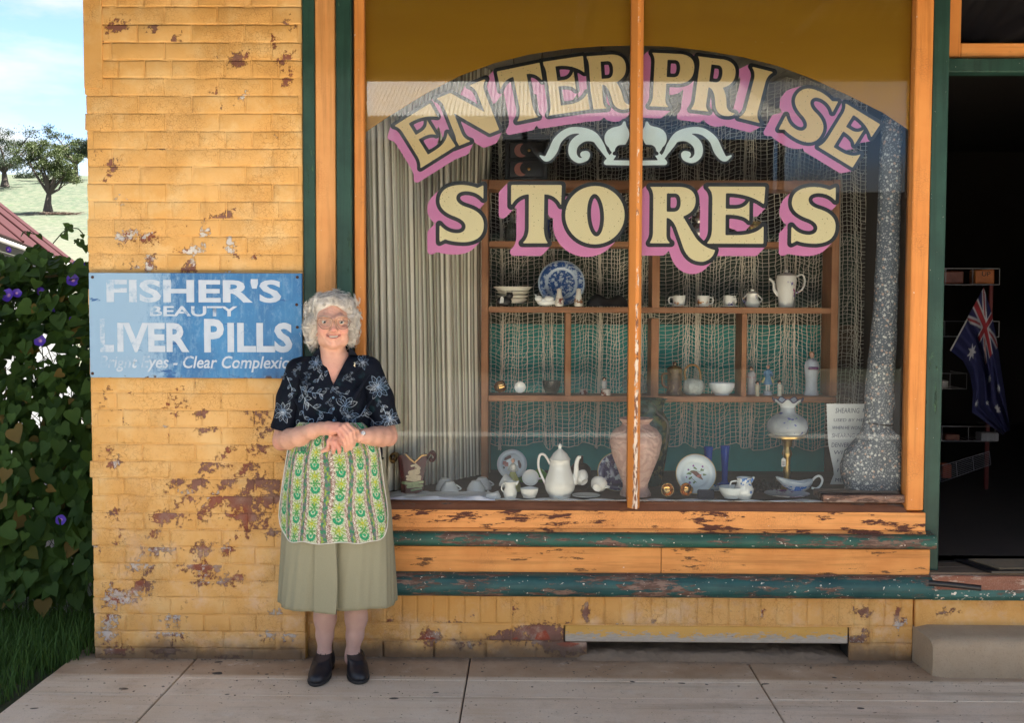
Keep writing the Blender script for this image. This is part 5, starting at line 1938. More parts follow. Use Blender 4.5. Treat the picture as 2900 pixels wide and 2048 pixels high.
# lady figurine, other figurines
def figurine(name, label, px, py, where, h, robe, top, hair, skin=(.60, .36, .27), kind='robe', base=None, group='porcelain figurines', hat=None, hold=None):
    b, s = base if base else surf(px, py, where)
    u = h * s
    t = thing(name, label, 'figurine', b, group)
    def pt(name_, col, fn, rough=.25):
        mb = MB(); fn(mb); mb.v = [tuple(Vector(v) * u + b) for v in mb.v]
        mb.build(name_, col if not isinstance(col, tuple) else plain('glaze_%d_%d_%d' % tuple(int(q * 99) for q in col), col, rough, scale=70, var=.12), t, True, 60)
    z0 = 0
    if kind == 'base':
        pt('pedestal', (.55, .60, .66), lambda m: m.lathe([(0, 0), (.15, 0), (.155, .03), (.13, .06), (.13, .12), (.15, .14), (0, .14)], 18)); z0 = .14
        pt('leg', (.72, .70, .66), lambda m: [m.tube([(x, 0, z0), (x, -.01, z0 + .12), (x * .9, 0, z0 + .25)], [.022, .03, .035], 8) for x in (-.04, .04)])
        pt('coat', robe, lambda m: m.lathe([(.14, z0 + .20), (.15, z0 + .22), (.10, z0 + .40), (.095, z0 + .56), (.11, z0 + .62), (.05, z0 + .70), (0, z0 + .71)], 18, sx=1.0, sy=.7))
        pt('coat_tail', (.55, .52, .25), lambda m: [m.tube([(sgn_ * .07, .03, z0 + .42), (sgn_ * .17, .04, z0 + .26)], [.05, .055], 8) for sgn_ in (-1, 1)])
        hz_ = z0 + .765
    elif kind == 'lady':
        pt('skirt', robe, lambda m: m.lathe([(0, 0), (.235, 0), (.24, .03), (.21, .2), (.15, .38), (.085, .52), (.07, .555)], 26, rib=(13, .035)))
        pt('bodice', top, lambda m: m.lathe([(.07, .545), (.075, .60), (.10, .70), (.085, .765), (.035, .80), (0, .80)], 18, sy=.75))
        hz_ = .87
    else:
        pt('robe', robe, lambda m: m.lathe([(0, 0), (.15, 0), (.155, .02), (.125, .12), (.12, .30), (.145, .50), (.15, .62), (.12, .72), (.045, .78), (0, .78)], 24, rib=(9, .06), sy=.8))
        hz_ = .85
    r = .062 if kind != 'small' else .12
    if kind == 'small': hz_ = .80
    pt('head', skin, lambda m: m.ell((0, -.005, hz_), (r * .8, r * .85, r), 14, 10))
    pt('hair', hair, lambda m: m.ell((0, .018, hz_ + r * .3), (r * .98, r * .95, r * .95), 14, 8))
    az = hz_ - .22 if kind != 'small' else hz_ - .26
    pt('arm', top, lambda m: [m.tube([(q * .105, 0, az + .08), (q * .135, -.04, az - .04), (q * .03, -.12, az - .06)], [.034, .03, .022], 7) for q in (-1, 1)])
    if hat: pt('hat', hat, lambda m: m.lathe([(r * 1.5, hz_ + r * .5), (r * 1.45, hz_ + r * .75), (r * .8, hz_ + r * .9), (r * .6, hz_ + r * 1.5), (0, hz_ + r * 1.6)], 16))
    if hold: pt('book', hold, lambda m: m.box(-.10, .10, -.17, -.12, az - .08, az - .02, .01))
    return t


figurine('lady_figurine', 'porcelain lady with yellow skirt and dark bodice before the fruit plate', 1452, 1388, 'stage', 100, (.62, .60, .22), (.66, .64, .58), (.70, .56, .48), kind='lady', base=(onz(1452, 1396, SZ) + Vector((0, .05, 0)), mpp(.25)))
figurine('saint_figurine', 'tall pale robed figurine holding a purple book on the right shelf', 2297, 1127, 2, 134, (.55, .60, .66), (.56, .58, .62), (.42, .26, .14), hold=(.16, .07, .16))
figurine('gentleman_figurine', 'gentleman figurine in blue coat standing on a pale pedestal', 2174, 1127, 2, 88, (.10, .24, .42), (.12, .26, .44), (.62, .52, .48), kind='base')
bq = surf(2130, 1127, 2)
figurine('lady_figurine', 'pink and white lady figurine at the left of the blue coated gentleman', 0, 0, 2, 86, (.52, .50, .52), (.58, .36, .36), (.12, .06, .04), base=(bq[0] + Vector((0, .03, 0)), bq[1]))
figurine('musician_figurine', 'small seated musician figurine in dark hat, left of the gentleman', 2139, 1128, 2, 44, (.50, .46, .34), (.52, .49, .38), (.05, .03, .02), kind='small', hat=(.05, .035, .03), base=(surf(2139, 1128, 2)[0] + Vector((0, -.05, 0)), mpp(.65)))
figurine('musician_figurine', 'small seated figurine in black hat holding white lute, right of the gentleman', 2201, 1128, 2, 46, (.60, .60, .50), (.42, .35, .32), (.04, .02, .02), kind='small', hat=(.02, .018, .02), hold=(.70, .72, .60), base=(surf(2201, 1128, 2)[0] + Vector((0, -.05, 0)), mpp(.65)))
figurine('clown_figurine', 'small white ruffed doll bust with dark curls in the middle shelf bay', 1711, 1127, 2, 52, (.60, .58, .54), (.72, .68, .62), (.06, .02, .02), kind='small')


# plates standing on edge
def plate(name, label, px, py, r, tilt, mat, where='stage', base=None, yaw=0, motif=None, rim=None):
    b, s = base if base else surf(px, py, where)
    R_ = r * s
    M_ = T_(b.x, b.y, b.z + R_ * math.cos(math.radians(tilt))) @ RZ(yaw) @ RX(90 - tilt)
    mb = MB(); pr = [(0, .02), (.30, .02), (.60, .02), (.66, .045), (.80, .085), (.97, .115), (1.0, .12), (1.0, .14), (.66, .07), (.58, .0), (.55, -.02), (0, -.02)]
    mb.lathe([(q * R_, h * R_) for q, h in pr], 48)
    rad = [math.hypot(v[0], v[1]) / R_ for v in mb.v]
    P = [tuple(M_ @ Vector(v)) for v in mb.v]
    t = None
    if motif:
        t = thing(name, label, 'plate', b)
        np_mesh('dish', P, mb.f, mat, t, True, {'rad': rad})
        for nm, st, m_ in motif:
            A_ = np.array([q for k in st for q in k])
            xs = np.arange(A_[:, 0].min() - .12, A_[:, 0].max() + .12, .02); ys = np.arange(A_[:, 1].min() - .12, A_[:, 1].max() + .12, .02)
            gx_, gy_ = np.meshgrid(xs, ys)
            sd = strokes_sd(st, np.stack([gx_.ravel(), gy_.ravel()], 1)).reshape(gx_.shape)
            k_ = .0235 + .002 * motif.index((nm, st, m_))
            d = MB(); region(sd, xs, ys, d, lambda p: tuple(M_ @ Vector((p[0] * R_, p[1] * R_, (k_ + (max(0, math.hypot(*p) - .58) * .3)) * R_))))
            d.build(nm, m_, t)
    else:
        tag(np_mesh(name, P, mb.f, mat, None, True, {'rad': rad}), label, 'plate')


def mat_plate(name, base, ink, rings, scale=60, thr=.5, rimc=None):
    m = NT(name)
    r = m.attr('rad'); v = m.pos(obj=True)
    n = m.noise(v, scale, 6, .7)
    band = None
    for a, b in rings:
        q = m.math('MULTIPLY', m.step(r, a, a + .03), m.step(r, b - .03, b, 1, 0))
        band = q if band is None else m.math('MAXIMUM', band, q)
    c = m.mix(m.math('MULTIPLY', band, m.step(n, thr, thr + .05)), base, ink)
    if rimc: c = m.mix(m.step(r, .955, .975), c, rimc)
    m.set(Base_Color=c, Roughness=.12)
    return m.mat


plate('willow_plate', 'large blue and white landscape plate standing on the upper shelf', 1590, 868, 66, 10, mat_plate('blue_transfer', (.42, .52, .66), (.030, .085, .27), [(0, .60), (.68, .95)], 52, .45), base=(surf(1590, 868, 1)[0] + Vector((0, .04, 0)), mpp(.72)))
LEAFG = plain('painted_leaf', (.14, .22, .09), .3); BIRDB = plain('painted_bird', (.22, .10, .07), .3, scale=200, var=.4); VIO = plain('painted_violet', (.22, .07, .30), .3); REDB = plain('painted_red', (.45, .14, .10), .3)
plate('bird_plate', 'white plate with a brown bird and sprigs standing right of the pink vase', 1971, 1396, 58, 14, mat_plate('bird_plate_white', (.62, .71, .75), (.62, .71, .75), [(0, .1)], 30, .5, (.60, .45, .2)), base=(onz(1971, 1401, SZ) + Vector((0, .02, 0)), mpp(.2)),
      motif=[('printed_bird', [smooth3([(-.22, .12, .05), (-.08, .10, .09), (.08, -.02, .11), (.22, -.15, .07), (.34, -.26, .02)])], BIRDB), ('printed_wing', [[(.12, -.10, .06), (.25, -.05, .04)]], REDB),
             ('printed_leaves', [[(-.42, .02, .03), (-.25, .02, .05)], [(-.30, -.22, .05), (-.20, -.14, .03)], [(.30, .22, .06), (.40, .18, .02)], [(.40, -.02, .05), (.52, -.02, .02)], [(-.05, .32, .05), (.06, .24, .02)], [(-.10, -.42, .05), (-.02, -.36, .02)], [(-.40, .05, .012), (-.1, .18, .012), (.2, .12, .012), (.42, .25, .012)], [(-.2, -.2, .012), (.05, -.42, .012)]], LEAFG),
             ('printed_flowers', [[(-.10, .42, .05)], [(.35, .38, .05)], [(-.35, .22, .05)], [(-.30, -.42, .06)], [(-.45, -.15, .04)]], VIO)])
FRUITM = [('printed_fruit', [[(-.52, .12, .16)], [(-.35, -.02, .17)]], REDB), ('printed_foliage', [[(-.45, .38, .12), (-.15, .50, .10)], [(-.55, -.22, .08)], [(.55, -.15, .12), (.45, .2, .08)]], BIRDB)]
plate('fruit_plate', 'white scalloped plate painted with dark fruit behind the yellow skirted figurine', 1450, 1362, 43, 12, mat_plate('fruit_plate_white', (.66, .70, .72), (.66, .70, .72), [(0, .1)]), base=(onz(1450, 1364, SZ) + Vector((0, 0, .012)), mpp(.55)), motif=FRUITM)
plate('floral_plate', 'dark flowery plate with gilt rim standing behind the pink vase', 1746, 1395, 56, 12, mat_plate('dark_floral', (.50, .55, .62), (.06, .05, .13), [(0, .95)], 34, .44, (.55, .42, .15)), base=(onz(1748, 1394, SZ) + Vector((0, .03, 0)), mpp(.3)))
vessel('blue_plate', 'blue patterned plate lying flat under the white bowl', 'plate', 2010, 1389, 'stage', [(0, 1), (24, 1), (46, 5), (47, 7), (24, 3), (0, 3)], BLUEP)

# green leaf dish, round brown flask
b, s = surf(1512, 1374, 'stage')
mb = MB()
for k in range(1):
    def gf(u, v):
        x = (-48 + 96 * u); w_ = 15 * math.sin(math.pi * min(1, max(0, u))) ** .6
        rim_ = 14 + 46 * max(0, (u - .08) * math.exp(-((u - .62) / .24) ** 2)) 
        a = (v - .5) * 2
        return Vector((x * s, (a * w_ * 1.3) * s + .03, (4 + abs(a) ** 2 * rim_) * s)) + b
    mb.grid(gf, 30, 12)
tag(mb.build('leaf_dish', plain('green_lustre', (.16, .36, .08), .2, scale=18, var=.3), None, True), 'yellow green leaf shaped dish behind the coffee pot handle', 'dish')
mb = MB(); bq = onz(1640, 1392, SZ); s = mpp(bq.y)
vessel('round_flask', 'squat dark brown flask partly hidden by the coffee pot spout', 'flask', 0, 0, 0, [(0, 0), (24, 0), (30, 10), (34, 35), (30, 58), (20, 68), (9, 72), (8, 88), (11, 92), (0, 93)], plain('brown_stoneware', (.05, .03, .02), .3, scale=30), base=(bq + Vector((.01, .12, 0)), s))

# pink carved vase, dark green vase
def mat_carved(name, c1, c2, sc):
    m = NT(name)
    v = m.pos(obj=True)
    w = m.wave(v, sc, 22, 3, 'Z')
    w2 = m.math('ADD', w, m.math('MULTIPLY', m.wave(v, sc * .8, 26, 3, 'X'), .8))
    m.set(Base_Color=m.mix(m.step(w2, .5, 1.2), c2, c1), Roughness=.55)
    m.bump(w2, .45, .004)
    return m.mat


vessel('carved_vase', 'large pink carved vase standing behind the window mullion', 'vase', 1799, 1413, 'stage',
       [(0, 2), (38, 2), (44, 0), (44, 6), (36, 22), (36, 34), (50, 72), (66, 112), (74, 150), (72, 172), (58, 190), (42, 198), (38, 206), (48, 217), (50, 220), (46, 220), (34, 206), (36, 196), (0, 150)], mat_carved('pink_carved_pottery', (.70, .485, .425), (.60, .385, .335), 8), n=44)
vessel('painted_vase', 'tall dark green painted vase behind the pink one', 'vase', 0, 0, 0,
       [(0, 0), (40, 0), (44, 20), (54, 80), (62, 130), (64, 160), (58, 190), (44, 212), (40, 225), (50, 244), (56, 250), (50, 250), (36, 226), (0, 200)], spotted('green_painted_pottery', (.035, .055, .04), ((.13, .16, .07), (.05, .10, .09), (.16, .14, .06)), 26, .7, .25), base=(onz(1852, 1392, SZ) + Vector((-.01, .20, 0)), mpp(.40)), n=36)
decal([smooth3([(120, 25, 2), (165, 70, 5), (180, 120, 7), (230, 160, 8), (265, 210, 8), (255, 330, 6), (240, 420, 5)])], plain('painted_branch', (.015, .014, .012), .3), bpy.data.objects['painted_vase'], 'painted_branch', onz(1852, 1392, SZ).y + .20 - .11, 1800, 1130, 2.9)

# gilt cups, velvet box, bowl and jug
for (px, lb, a) in ((1885, 'gilt lined cup lying with its mouth to the glass, right of the pink vase', 10), (1958, 'gilt goblet lying on its side beside the dark velvet box', -30)):
    b, s = surf(px, 1410, 'stage')
    vessel('gilt_cup', lb, 'cup', 0, 0, 0, [(0, 0), (9, 0), (11, 2), (8, 5), (14, 14), (19, 30), (17, 30), (12, 14), (0, 9)], GOLD, M=RZ(a) @ RX(82), base=(b + Vector((0, .045, .030)), s), extra=None)
mb = MB(); b, s = surf(1999, 1414, 'stage')
mb.box(-24 * s, 24 * s, -.0, .05, 0, 27 * s, .004); mb.v = [tuple(RZ(-8) @ RX(-12) @ Vector(v) + b) for v in mb.v]
tag(mb.build('velvet_box', plain('navy_velvet', (.012, .016, .035), .8), None), 'small navy velvet box propped beside the gilt goblet', 'box')
vessel('slop_bowl', 'white bowl with faint sprigs on the stage right of the velvet box', 'bowl', 2072, 1417, 'stage', cup_prof(37, 22, 32), BLUEW)
vessel('milk_jug', 'white milk jug with blue sprigs behind the white bowl', 'jug', 0, 0, 0, [(0, 0), (19, 0), (21, 3), (26, 18), (27, 28), (21, 42), (19, 52), (22, 60), (20, 60), (16, 45), (0, 10)], BLUEP, base=(surf(2112, 1417, 'stage')[0] + Vector((0, .045, 0)), mpp(.15)), handle=[(-20, 0, 12, 2.2), (-36, 0, 26, 2), (-37, 0, 46, 2), (-20, 0, 50, 2)], spout=[(17, 0, 48, 7), (24, 0, 57, 5), (29, 0, 61, 2)])
# gravy boat on patterned dish
vessel('oval_dish', 'purple bordered oval dish under the gravy boat', 'dish', 2228, 1410, 'stage', [(0, 2), (35, 2), (62, 8), (64, 10), (36, 5), (0, 5)], spotted('purple_border_china', (.62, .63, .66), ((.20, .08, .22), (.28, .12, .26)), 36, .55, .15), sx=1.0)
b, s = surf(2262, 1398, 'stage')
mb = MB()
def gb(u, v):
    a = 2 * math.pi * u
    prof = [(0, 0), (.42, 0), (.46, .06), (.40, .12), (.75, .35), (.98, .70), (1.0, .9), (.95, .9), (.9, .65), (.6, .3), (0, .22)]
    k = v * (len(prof) - 1); i = min(int(k), len(prof) - 2); t = k - i
    r = prof[i][0] * (1 - t) + prof[i + 1][0] * t; h = prof[i][1] * (1 - t) + prof[i + 1][1] * t
    c_, sn = math.cos(a), math.sin(a)
    ex = 40 * (1.25 if c_ < 0 else 1.0) * (1 + .35 * max(0, -c_) ** 6 * max(0, h))
    lift = 12 * h * max(0, -c_) ** 4 - 5 * h * math.exp(-((c_ - .1) / .5) ** 2) + 4 * h * max(0, c_) ** 3
    return Vector((r * ex * c_ * s * (1 + .012 * math.cos(a * 14)), r * 25 * sn * s, (h * 42 + lift) * s)) + b
mb.grid(gb, 64, 30)
gbt = thing('gravy_boat', 'blue and white gravy boat resting on the purple bordered dish', 'gravy boat', b)
mb.build('body', spotted('blue_printed_base', (.66, .72, .76), ((.02, .13, .55), (.04, .2, .6)), 46, .72, .12, (b.z + .002, b.z + .040)), gbt, True)
mb = MB(); mb.tube([Vector((x * s, 0, h * s)) + b for x, h in smooth3([(36, 34), (46, 46), (58, 50), (66, 40), (62, 24), (50, 14), (36, 16)], 5)], 3.4 * s, 8); mb.build('handle', WHITE, gbt, True)
# coiled dark doily
mb = MB(); b = onz(2168, 1398, SZ); s = mpp(b.y)
for k in range(9):
    mb.tube([b + Vector(((-45 + 11 * k + 8 * math.cos(t)) * s, .05 + .03 * math.sin(t * 1.3 + k), (10 + 12 * math.sin(t + k) + 8 * (k % 2)) * s)) for t in np.linspace(0, 6.2, 14)], 4.2 * s, 6)
tag(mb.build('twisted_rope', plain('dark_wool', (.06, .05, .045), .95), None, True), 'loose heap of dark knotted rope behind the milk jug', 'rope')

# blue candlesticks
for (px, py, lb) in ((2016, 1388, 'blue glass candlestick behind the bird plate'), (2064, 1385, 'blue glass candlestick standing clear under the net hem')):
    b = onz(px, py, SZ); s = mpp(b.y)
    vessel('candlestick', lb, 'candlestick', 0, 0, 0, [(0, 0), (20, 0), (22, 3), (10, 8), (8.5, 16), (9, 50), (12, 100), (14, 112), (12, 112), (8, 60), (0, 50)], plain('blue_glass', (.012, .075, .42), .12, scale=10), base=(b + Vector((0, .12, 0)), s * 1.02), group=None)

# oil lamp
b, s = surf(2234, 1393, 'stage')
b = b + Vector((0, .05, 0))
lamp = thing('oil_lamp', 'brass oil lamp with frilled painted glass shade', 'lamp', b)
def lp(name, prof, mat, n=32, rib=None):
    mb = MB(); mb.lathe([(r * s, h * s) for r, h in prof], n, o=b, rib=rib); mb.build(name, mat, lamp, True, 50)
lp('base', [(0, 0), (30, 0), (31, 4), (22, 9), (12, 14), (10, 22), (0, 22)], BRASS)
lp('stem', [(9, 20), (11, 28), (8, 36), (11, 50), (9, 70), (10, 92), (15, 104), (13, 112), (9, 120), (12, 138), (17, 146)], BRASS)
lp('burner', [(12, 126), (13, 128), (14, 140), (20, 150), (52, 152), (53, 158), (30, 160)], BRASS, 36, (30, .015))


def mat_opal():
    m = NT('painted_opal_glass')
    v = m.pos(obj=True); s_ = m.sep(v)
    n = m.noise(v, 26, 2, .5)
    c = m.mix(m.step(m.noise(v, 9, 3, .6), .4, .65), (.36, .40, .44), (.50, .55, .60))
    c = m.mix(m.math('MULTIPLY', m.step(n, .60, .63), m.step(m.noise(v, 12, 2, .5), .42, .5)), c, (.10, .12, .34))
    c = m.mix(m.step(m.noise(m.pos(obj=True, rot=(0, .6, 0), scale=(1, 1, .4)), 38, 2, .5), .68, .70), c, (.42, .56, .40))
    m.set(Base_Color=c, Roughness=.12, Alpha=.86)
    return m.mat


MOP = mat_opal()
lp('globe', [(44, 160), (56, 168), (60, 182), (55, 200), (40, 214), (24, 222), (20, 230), (21, 238)], MOP, 40)
mb = MB()
def fr(u, v):
    a = 2 * math.pi * u; f_ = math.cos(a * 7)
    r = 21 + 20 * v ** 1.3 + 3.0 * f_ * v; h = 238 + 28 * v - 7 * v * v + 5.5 * f_ * v * v
    return Vector((r * math.cos(a) * s, r * math.sin(a) * s, h * s)) + b
mb.grid(fr, 84, 8); mb.build('frill', plain('pale_frill_glass', (.60, .66, .70), .1, scale=20), lamp, True)
mb = MB(); mb.tube([fr(k / 84, 1.0) for k in range(85)], 1.7 * s, 5); mb.build('frill_edge', plain('dark_violet_edge', (.05, .04, .12), .3), lamp, True)
q = b + Vector((-14 * s, -18 * s, 96 * s))
mb = MB(); mb.tube([q + Vector((0.0, .0, 42 * s)), q + Vector((0, -.002, 0))], .0008, 4); mb.build
pt = thing('price_tag', 'small white price tag on string tied to the oil lamp stem', 'price tag', q)
mb.build('string', plain('string', (.5, .47, .4), .9), pt)
mb = MB(); mb.prism([(q.x - 6 * s, q.z - 26 * s), (q.x + 6 * s, q.z - 26 * s), (q.x + 6 * s, q.z - 5 * s), (q.x, q.z), (q.x - 6 * s, q.z - 5 * s)], q.y - .004, q.y - .003); mb.build('card', plain('card', (.66, .66, .62), .8), pt)
mb = MB()
for k in range(3): mb.box(q.x - 4 * s, q.x + 3 * s, q.y - .0046, q.y - .0042, q.z - (22 - 4 * k) * s, q.z - (20.5 - 4 * k) * s)
mb.build('pencil_mark', plain('ink', (.04, .05, .10), .8), pt)

# crumpled white cloths
def cloth(name, label, px0, px1, pyb, depth, hgt, seed, mat):
    R_ = random.Random(seed); off = Vector((R_.uniform(0, 9), R_.uniform(0, 9), 0))
    a, c = onz(px0, pyb, SZ), onz(px1, pyb, SZ)
    mb = MB()
    def g(u, v):
        x = a.x + (c.x - a.x) * u; y = a.y + depth * v
        n1 = mnoise.noise(Vector((x * 9, y * 14, 0)) + off) + .6 * mnoise.noise(Vector((x * 22, y * 30, 1)) + off)
        e = min(1, 6 * v, 6 * (1 - v) + .3, 7 * u, 7 * (1 - u))
        return (x + .01 * n1, y - .01 * n1, SZ + .002 + max(0, (.45 + .6 * n1)) * hgt * e)
    mb.grid(g, int((c.x - a.x) / .006), int(depth / .007))
    return tag(mb.build(name, mat, None, True), label, 'cloth')


MCLOTH = plain('white_cloth', (.82, .83, .84), .9, scale=30, var=.06)
cloth('crumpled_cloth', 'long crumpled white cloth along the stage front from the maroon vase', 1075, 1400, 1417, .20, .020, 4, MCLOTH)
cloth('rag', 'bunched white rag between the upturned cups and the cream jug', 1372, 1418, 1414, .055, .062, 8, MCLOTH)
mb = MB(); a, c = onz(1120, 1416, SZ), onz(2330, 1416, SZ)
def lc(u, v): return (a.x + (c.x - a.x) * u, a.y + .006 + (.035 + .015 * math.sin(u * 55) + .012 * math.sin(u * 21)) * v, SZ + .0025 + .0015 * math.sin(u * 90 + v * 3))
mb.grid(lc, 160, 3); tag(mb.build('lace_strip', MCLOTH, None, True), 'narrow white lace strip along the front edge of the stage', 'cloth')

# --- shelf 1 (top of the two main shelves)
def sv(*a, **k): return vessel(*a, **k)
b, s = surf(1452, 869, 1)
for k in range(4):
    sv('dish', ('white pierced dish, topmost of the stack on the upper shelf', 'second dish down in the white stack', 'third dish down in the white stack', 'bottom dish of the white stack on the upper shelf')[k], 'dish', 0, 0, 1, [(0, 1), (26, 1), (30, 0), (34, 4), (56 - k * 4, 12 if k else 24), (54 - k * 4, 12.5 if k else 24), (30, 4), (0, 3)], CREAM, base=(b + Vector((0, .02, (42 - [0, 13, 23, 33][k] - (10 if k == 0 else 0)) * s)), s), rib=(24, .012), group='stacked white dishes')
mb = MB(); b, s = surf(1428, 869, 1); b = b + Vector((0, -.06, 0))
mb.ell((0, 0, 14 * s), (22 * s, 12 * s, 14 * s), 14, 8); mb.ell((16 * s, -.005, 30 * s), (10 * s, 9 * s, 9 * s), 12, 8); mb.tube([(10 * s, 0, 36 * s), (8 * s, 0, 44 * s)], [4 * s, .5 * s], 5); mb.tube([(21 * s, 0, 36 * s), (23 * s, 0, 44 * s)], [4 * s, .5 * s], 5)
mb.v = [tuple(Vector(v) + b) for v in mb.v]
tag(mb.build('cat_ornament', DARK, None, True), 'black cat ornament before the stacked white dishes', 'ornament')
pt = thing('price_tag', 'small white price tag hanging on the black cat ornament', 'price tag', b)
mb = MB(); mb.prism([(b.x - 12 * s, b.z + 9 * s), (b.x - 1 * s, b.z + 10 * s), (b.x, b.z + 24 * s), (b.x - 4 * s, b.z + 28 * s), (b.x - 9 * s, b.z + 25 * s)], b.y - .032, b.y - .031); mb.build('card', plain('card', (.66, .66, .62), .8), pt)
mb = MB(); b, s = surf(1545, 869, 1); b = b + Vector((0, -.05, 0))
mb.ell((0, 0, 13 * s), (25 * s, 12 * s, 13 * s), 16, 8); mb.ell((-20 * s, -.01, 22 * s), (11 * s, 9 * s, 9 * s), 12, 8); mb.tube([(-26 * s, 0, 28 * s), (-31 * s, 0, 35 * s)], [4 * s, 1 * s], 6); mb.tube([(22 * s, 0, 12 * s), (34 * s, 0, 9 * s)], [7 * s, 3 * s], 7); mb.ell((9 * s, -.012, 22 * s), (14 * s, 9 * s, 8 * s), 12, 8)
mb.v = [tuple(Vector(v) + b) for v in mb.v]
tag(mb.build('bird_ornament', WHITE, None, True), 'white china animal ornament left of the two shakers', 'ornament')
SHK = spotted('brown_sprig_china', (.70, .66, .58), ((.22, .06, .04), (.30, .14, .05)), 70, .75, .2, (SH[1] + .012, SH[1] + .045))
for (px, lb) in ((1583, 'salt shaker with brown sprigs, the left of two before the blue plate'), (1637, 'salt shaker with brown sprigs, the right of two before the blue plate')):
    b, s = surf(px, 869, 1)
    sv('salt_shaker', lb, 'shaker', 0, 0, 1, [(0, 0), (10, 0), (13, 4), (12.5, 16), (8, 32), (6.5, 40), (7, 48), (4, 51), (0, 52)], SHK, base=(b + Vector((0, -.055, 0)), s * 1.0), group='salt shakers')
mb = MB(); b, s = surf(1720, 869, 1)
mb.grid(lambda u, v: Vector(((-60 + 120 * u) * s, (-.05 + .12 * v), (1 + 42 * math.sin(math.pi * u) ** .5 * math.sin(math.pi * v) ** .5 * (.8 + .25 * math.sin(u * 9))) * s)) + b, 28, 10)
tag(mb.build('dark_cloth', DARK, None, True), 'dark folded cloth right of the shakers on the upper shelf', 'cloth')
for k, (px, lb) in enumerate(((1921, 'flowered tea cup on a saucer, leftmost of three cups on the upper shelf'), (1989, 'flowered tea cup, middle of three on the upper shelf'), (2063, 'flowered tea cup, rightmost of three on the upper shelf'))):
    hd = [(-16, 0, 6, 2), (-27, 0, 8, 2), (-28, 0, 22, 2), (-17, 0, 24, 2)] if k == 0 else ([(17, 0, 6, 2), (26, 0, 9, 2), (26, 0, 22, 2), (17, 0, 24, 2)] if k == 1 else [(5, -14, 8, 2), (12, -24, 10, 2), (12, -24, 22, 2), (6, -15, 24, 2)])
    b, s = surf(px, 867, 1)
    sv('tea_cup', lb, 'cup', 0, 0, 1, [(0, 0), (13, 0), (15.5, 4), (17, 14), (17.5, 29), (16.5, 29), (15, 8), (0, 3)], FLOW, handle=hd, group='flowered tea cups', base=(b + Vector((0, -.03, 3 * s)), s))
    sv('saucer', ('flowered saucer under the leftmost cup on the upper shelf', 'flowered saucer under the middle cup of three', 'flowered saucer under the rightmost cup of three')[k], 'saucer', 0, 0, 1, [(0, 0), (14, 0), (28, 3), (28, 4), (14, 2), (0, 2)], FLOW, base=(b + Vector((0, -.03, 0)), s), group='flowered saucers')
sv('sugar_pot', 'lidded flowered sugar pot between the cups and the coffee pot', 'sugar pot', 2130, 870, 1, [(0, 0), (18, 0), (22, 8), (22, 14), (16, 22), (15, 34), (17, 38), (0, 39)], FLOW, lid=[(17, 38), (10, 43), (4, 45), (6, 50), (0, 53)], handle=[[(-20, 0, 12, 1.8), (-27, 0, 22, 1.8), (-16, 0, 34, 1.8)], [(20, 0, 12, 1.8), (27, 0, 22, 1.8), (16, 0, 34, 1.8)]])
sv('coffee_pot', 'flowered coffee pot with slim spout at the right of the upper shelf', 'coffee pot', 2226, 871, 1, [(0, 0), (20, 0), (21, 3), (22, 20), (27, 55), (29, 76), (27, 84), (28, 88), (0, 88)], FLOW,
   handle=[(26, 0, 40, 2.6), (44, 0, 50, 2.6), (52, 0, 74, 2.6), (44, 0, 92, 2.6), (26, 0, 86, 2.6)], spout=[(-22, 0, 34, 6), (-34, 0, 48, 4.5), (-36, 0, 68, 4), (-48, 0, 82, 3.5)], lid=[(28, 88), (24, 92), (12, 97), (4, 98), (5, 102), (4, 105), (0, 107)])
# --- shelf 2
def lay(px, rot, h):
    b, s = surf(px, 1123, 2); return (b + Vector((0, -.03, h * s)), s)
sv('gilt_cup', 'ribbed copper gilt cup lying on its side at the left of the lower shelf', 'cup', 0, 0, 2, [(0, 0), (8, 0), (15, 8), (17, 18), (14, 30), (12, 30), (13, 18), (0, 6)], GOLD, M=RY(70) @ RX(10), base=lay(1402, 0, 17), rib=(10, .03))
sv('egg_cup', 'small pale cup tipped with its mouth to the front on the lower shelf', 'cup', 0, 0, 2, cup_prof(16, 8, 24), WHITE, M=RX(75), base=lay(1473, 0, 16))
GLS = plain('smoky_glass', (.06, .065, .055), .08, scale=10)
GLS.node_tree.nodes[[n_.name for n_ in GLS.node_tree.nodes if n_.type == 'BSDF_PRINCIPLED'][0]].inputs['Alpha'].default_value = .55
sv('glass_bowl', 'smoky glass bowl beside the left divider of the lower shelf', 'bowl', 1562, 1123, 2, cup_prof(25, 14, 38, 2), GLS, rib=(8, .05))
MPOT = spotted('maroon_banded_pot', (.55, .50, .46), ((.10, .02, .02), (.16, .05, .03)), 30, .8, .15)
sv('trinket_pot', 'tiny maroon and white pot at the left of the ruffed doll', 'pot', 1654, 1126, 2, [(0, 0), (11, 0), (12, 2), (11, 14), (12, 16), (9, 16), (0, 12)], MPOT)
sv('trinket_pot', 'maroon and white pot in front of the ruffed doll', 'pot', 0, 0, 2, [(0, 0), (13, 0), (15, 3), (13, 14), (16, 18), (12, 18), (0, 13)], MPOT, base=(surf(1713, 1127, 2)[0] + Vector((0, -.06, 0)), mpp(.64)))
GL2 = plain('clear_glassware', (.30, .32, .32), .05, scale=10)
GL2.node_tree.nodes[[n_.name for n_ in GL2.node_tree.nodes if n_.type == 'BSDF_PRINCIPLED'][0]].inputs['Alpha'].default_value = .28
sv('glass_carafe', 'round clear glass carafe by the mullion on the lower shelf', 'carafe', 1797, 1126, 2, [(0, 0), (22, 0), (34, 14), (37, 30), (32, 48), (16, 60), (11, 68), (13, 78), (11, 78), (9, 66), (0, 50)], GL2)
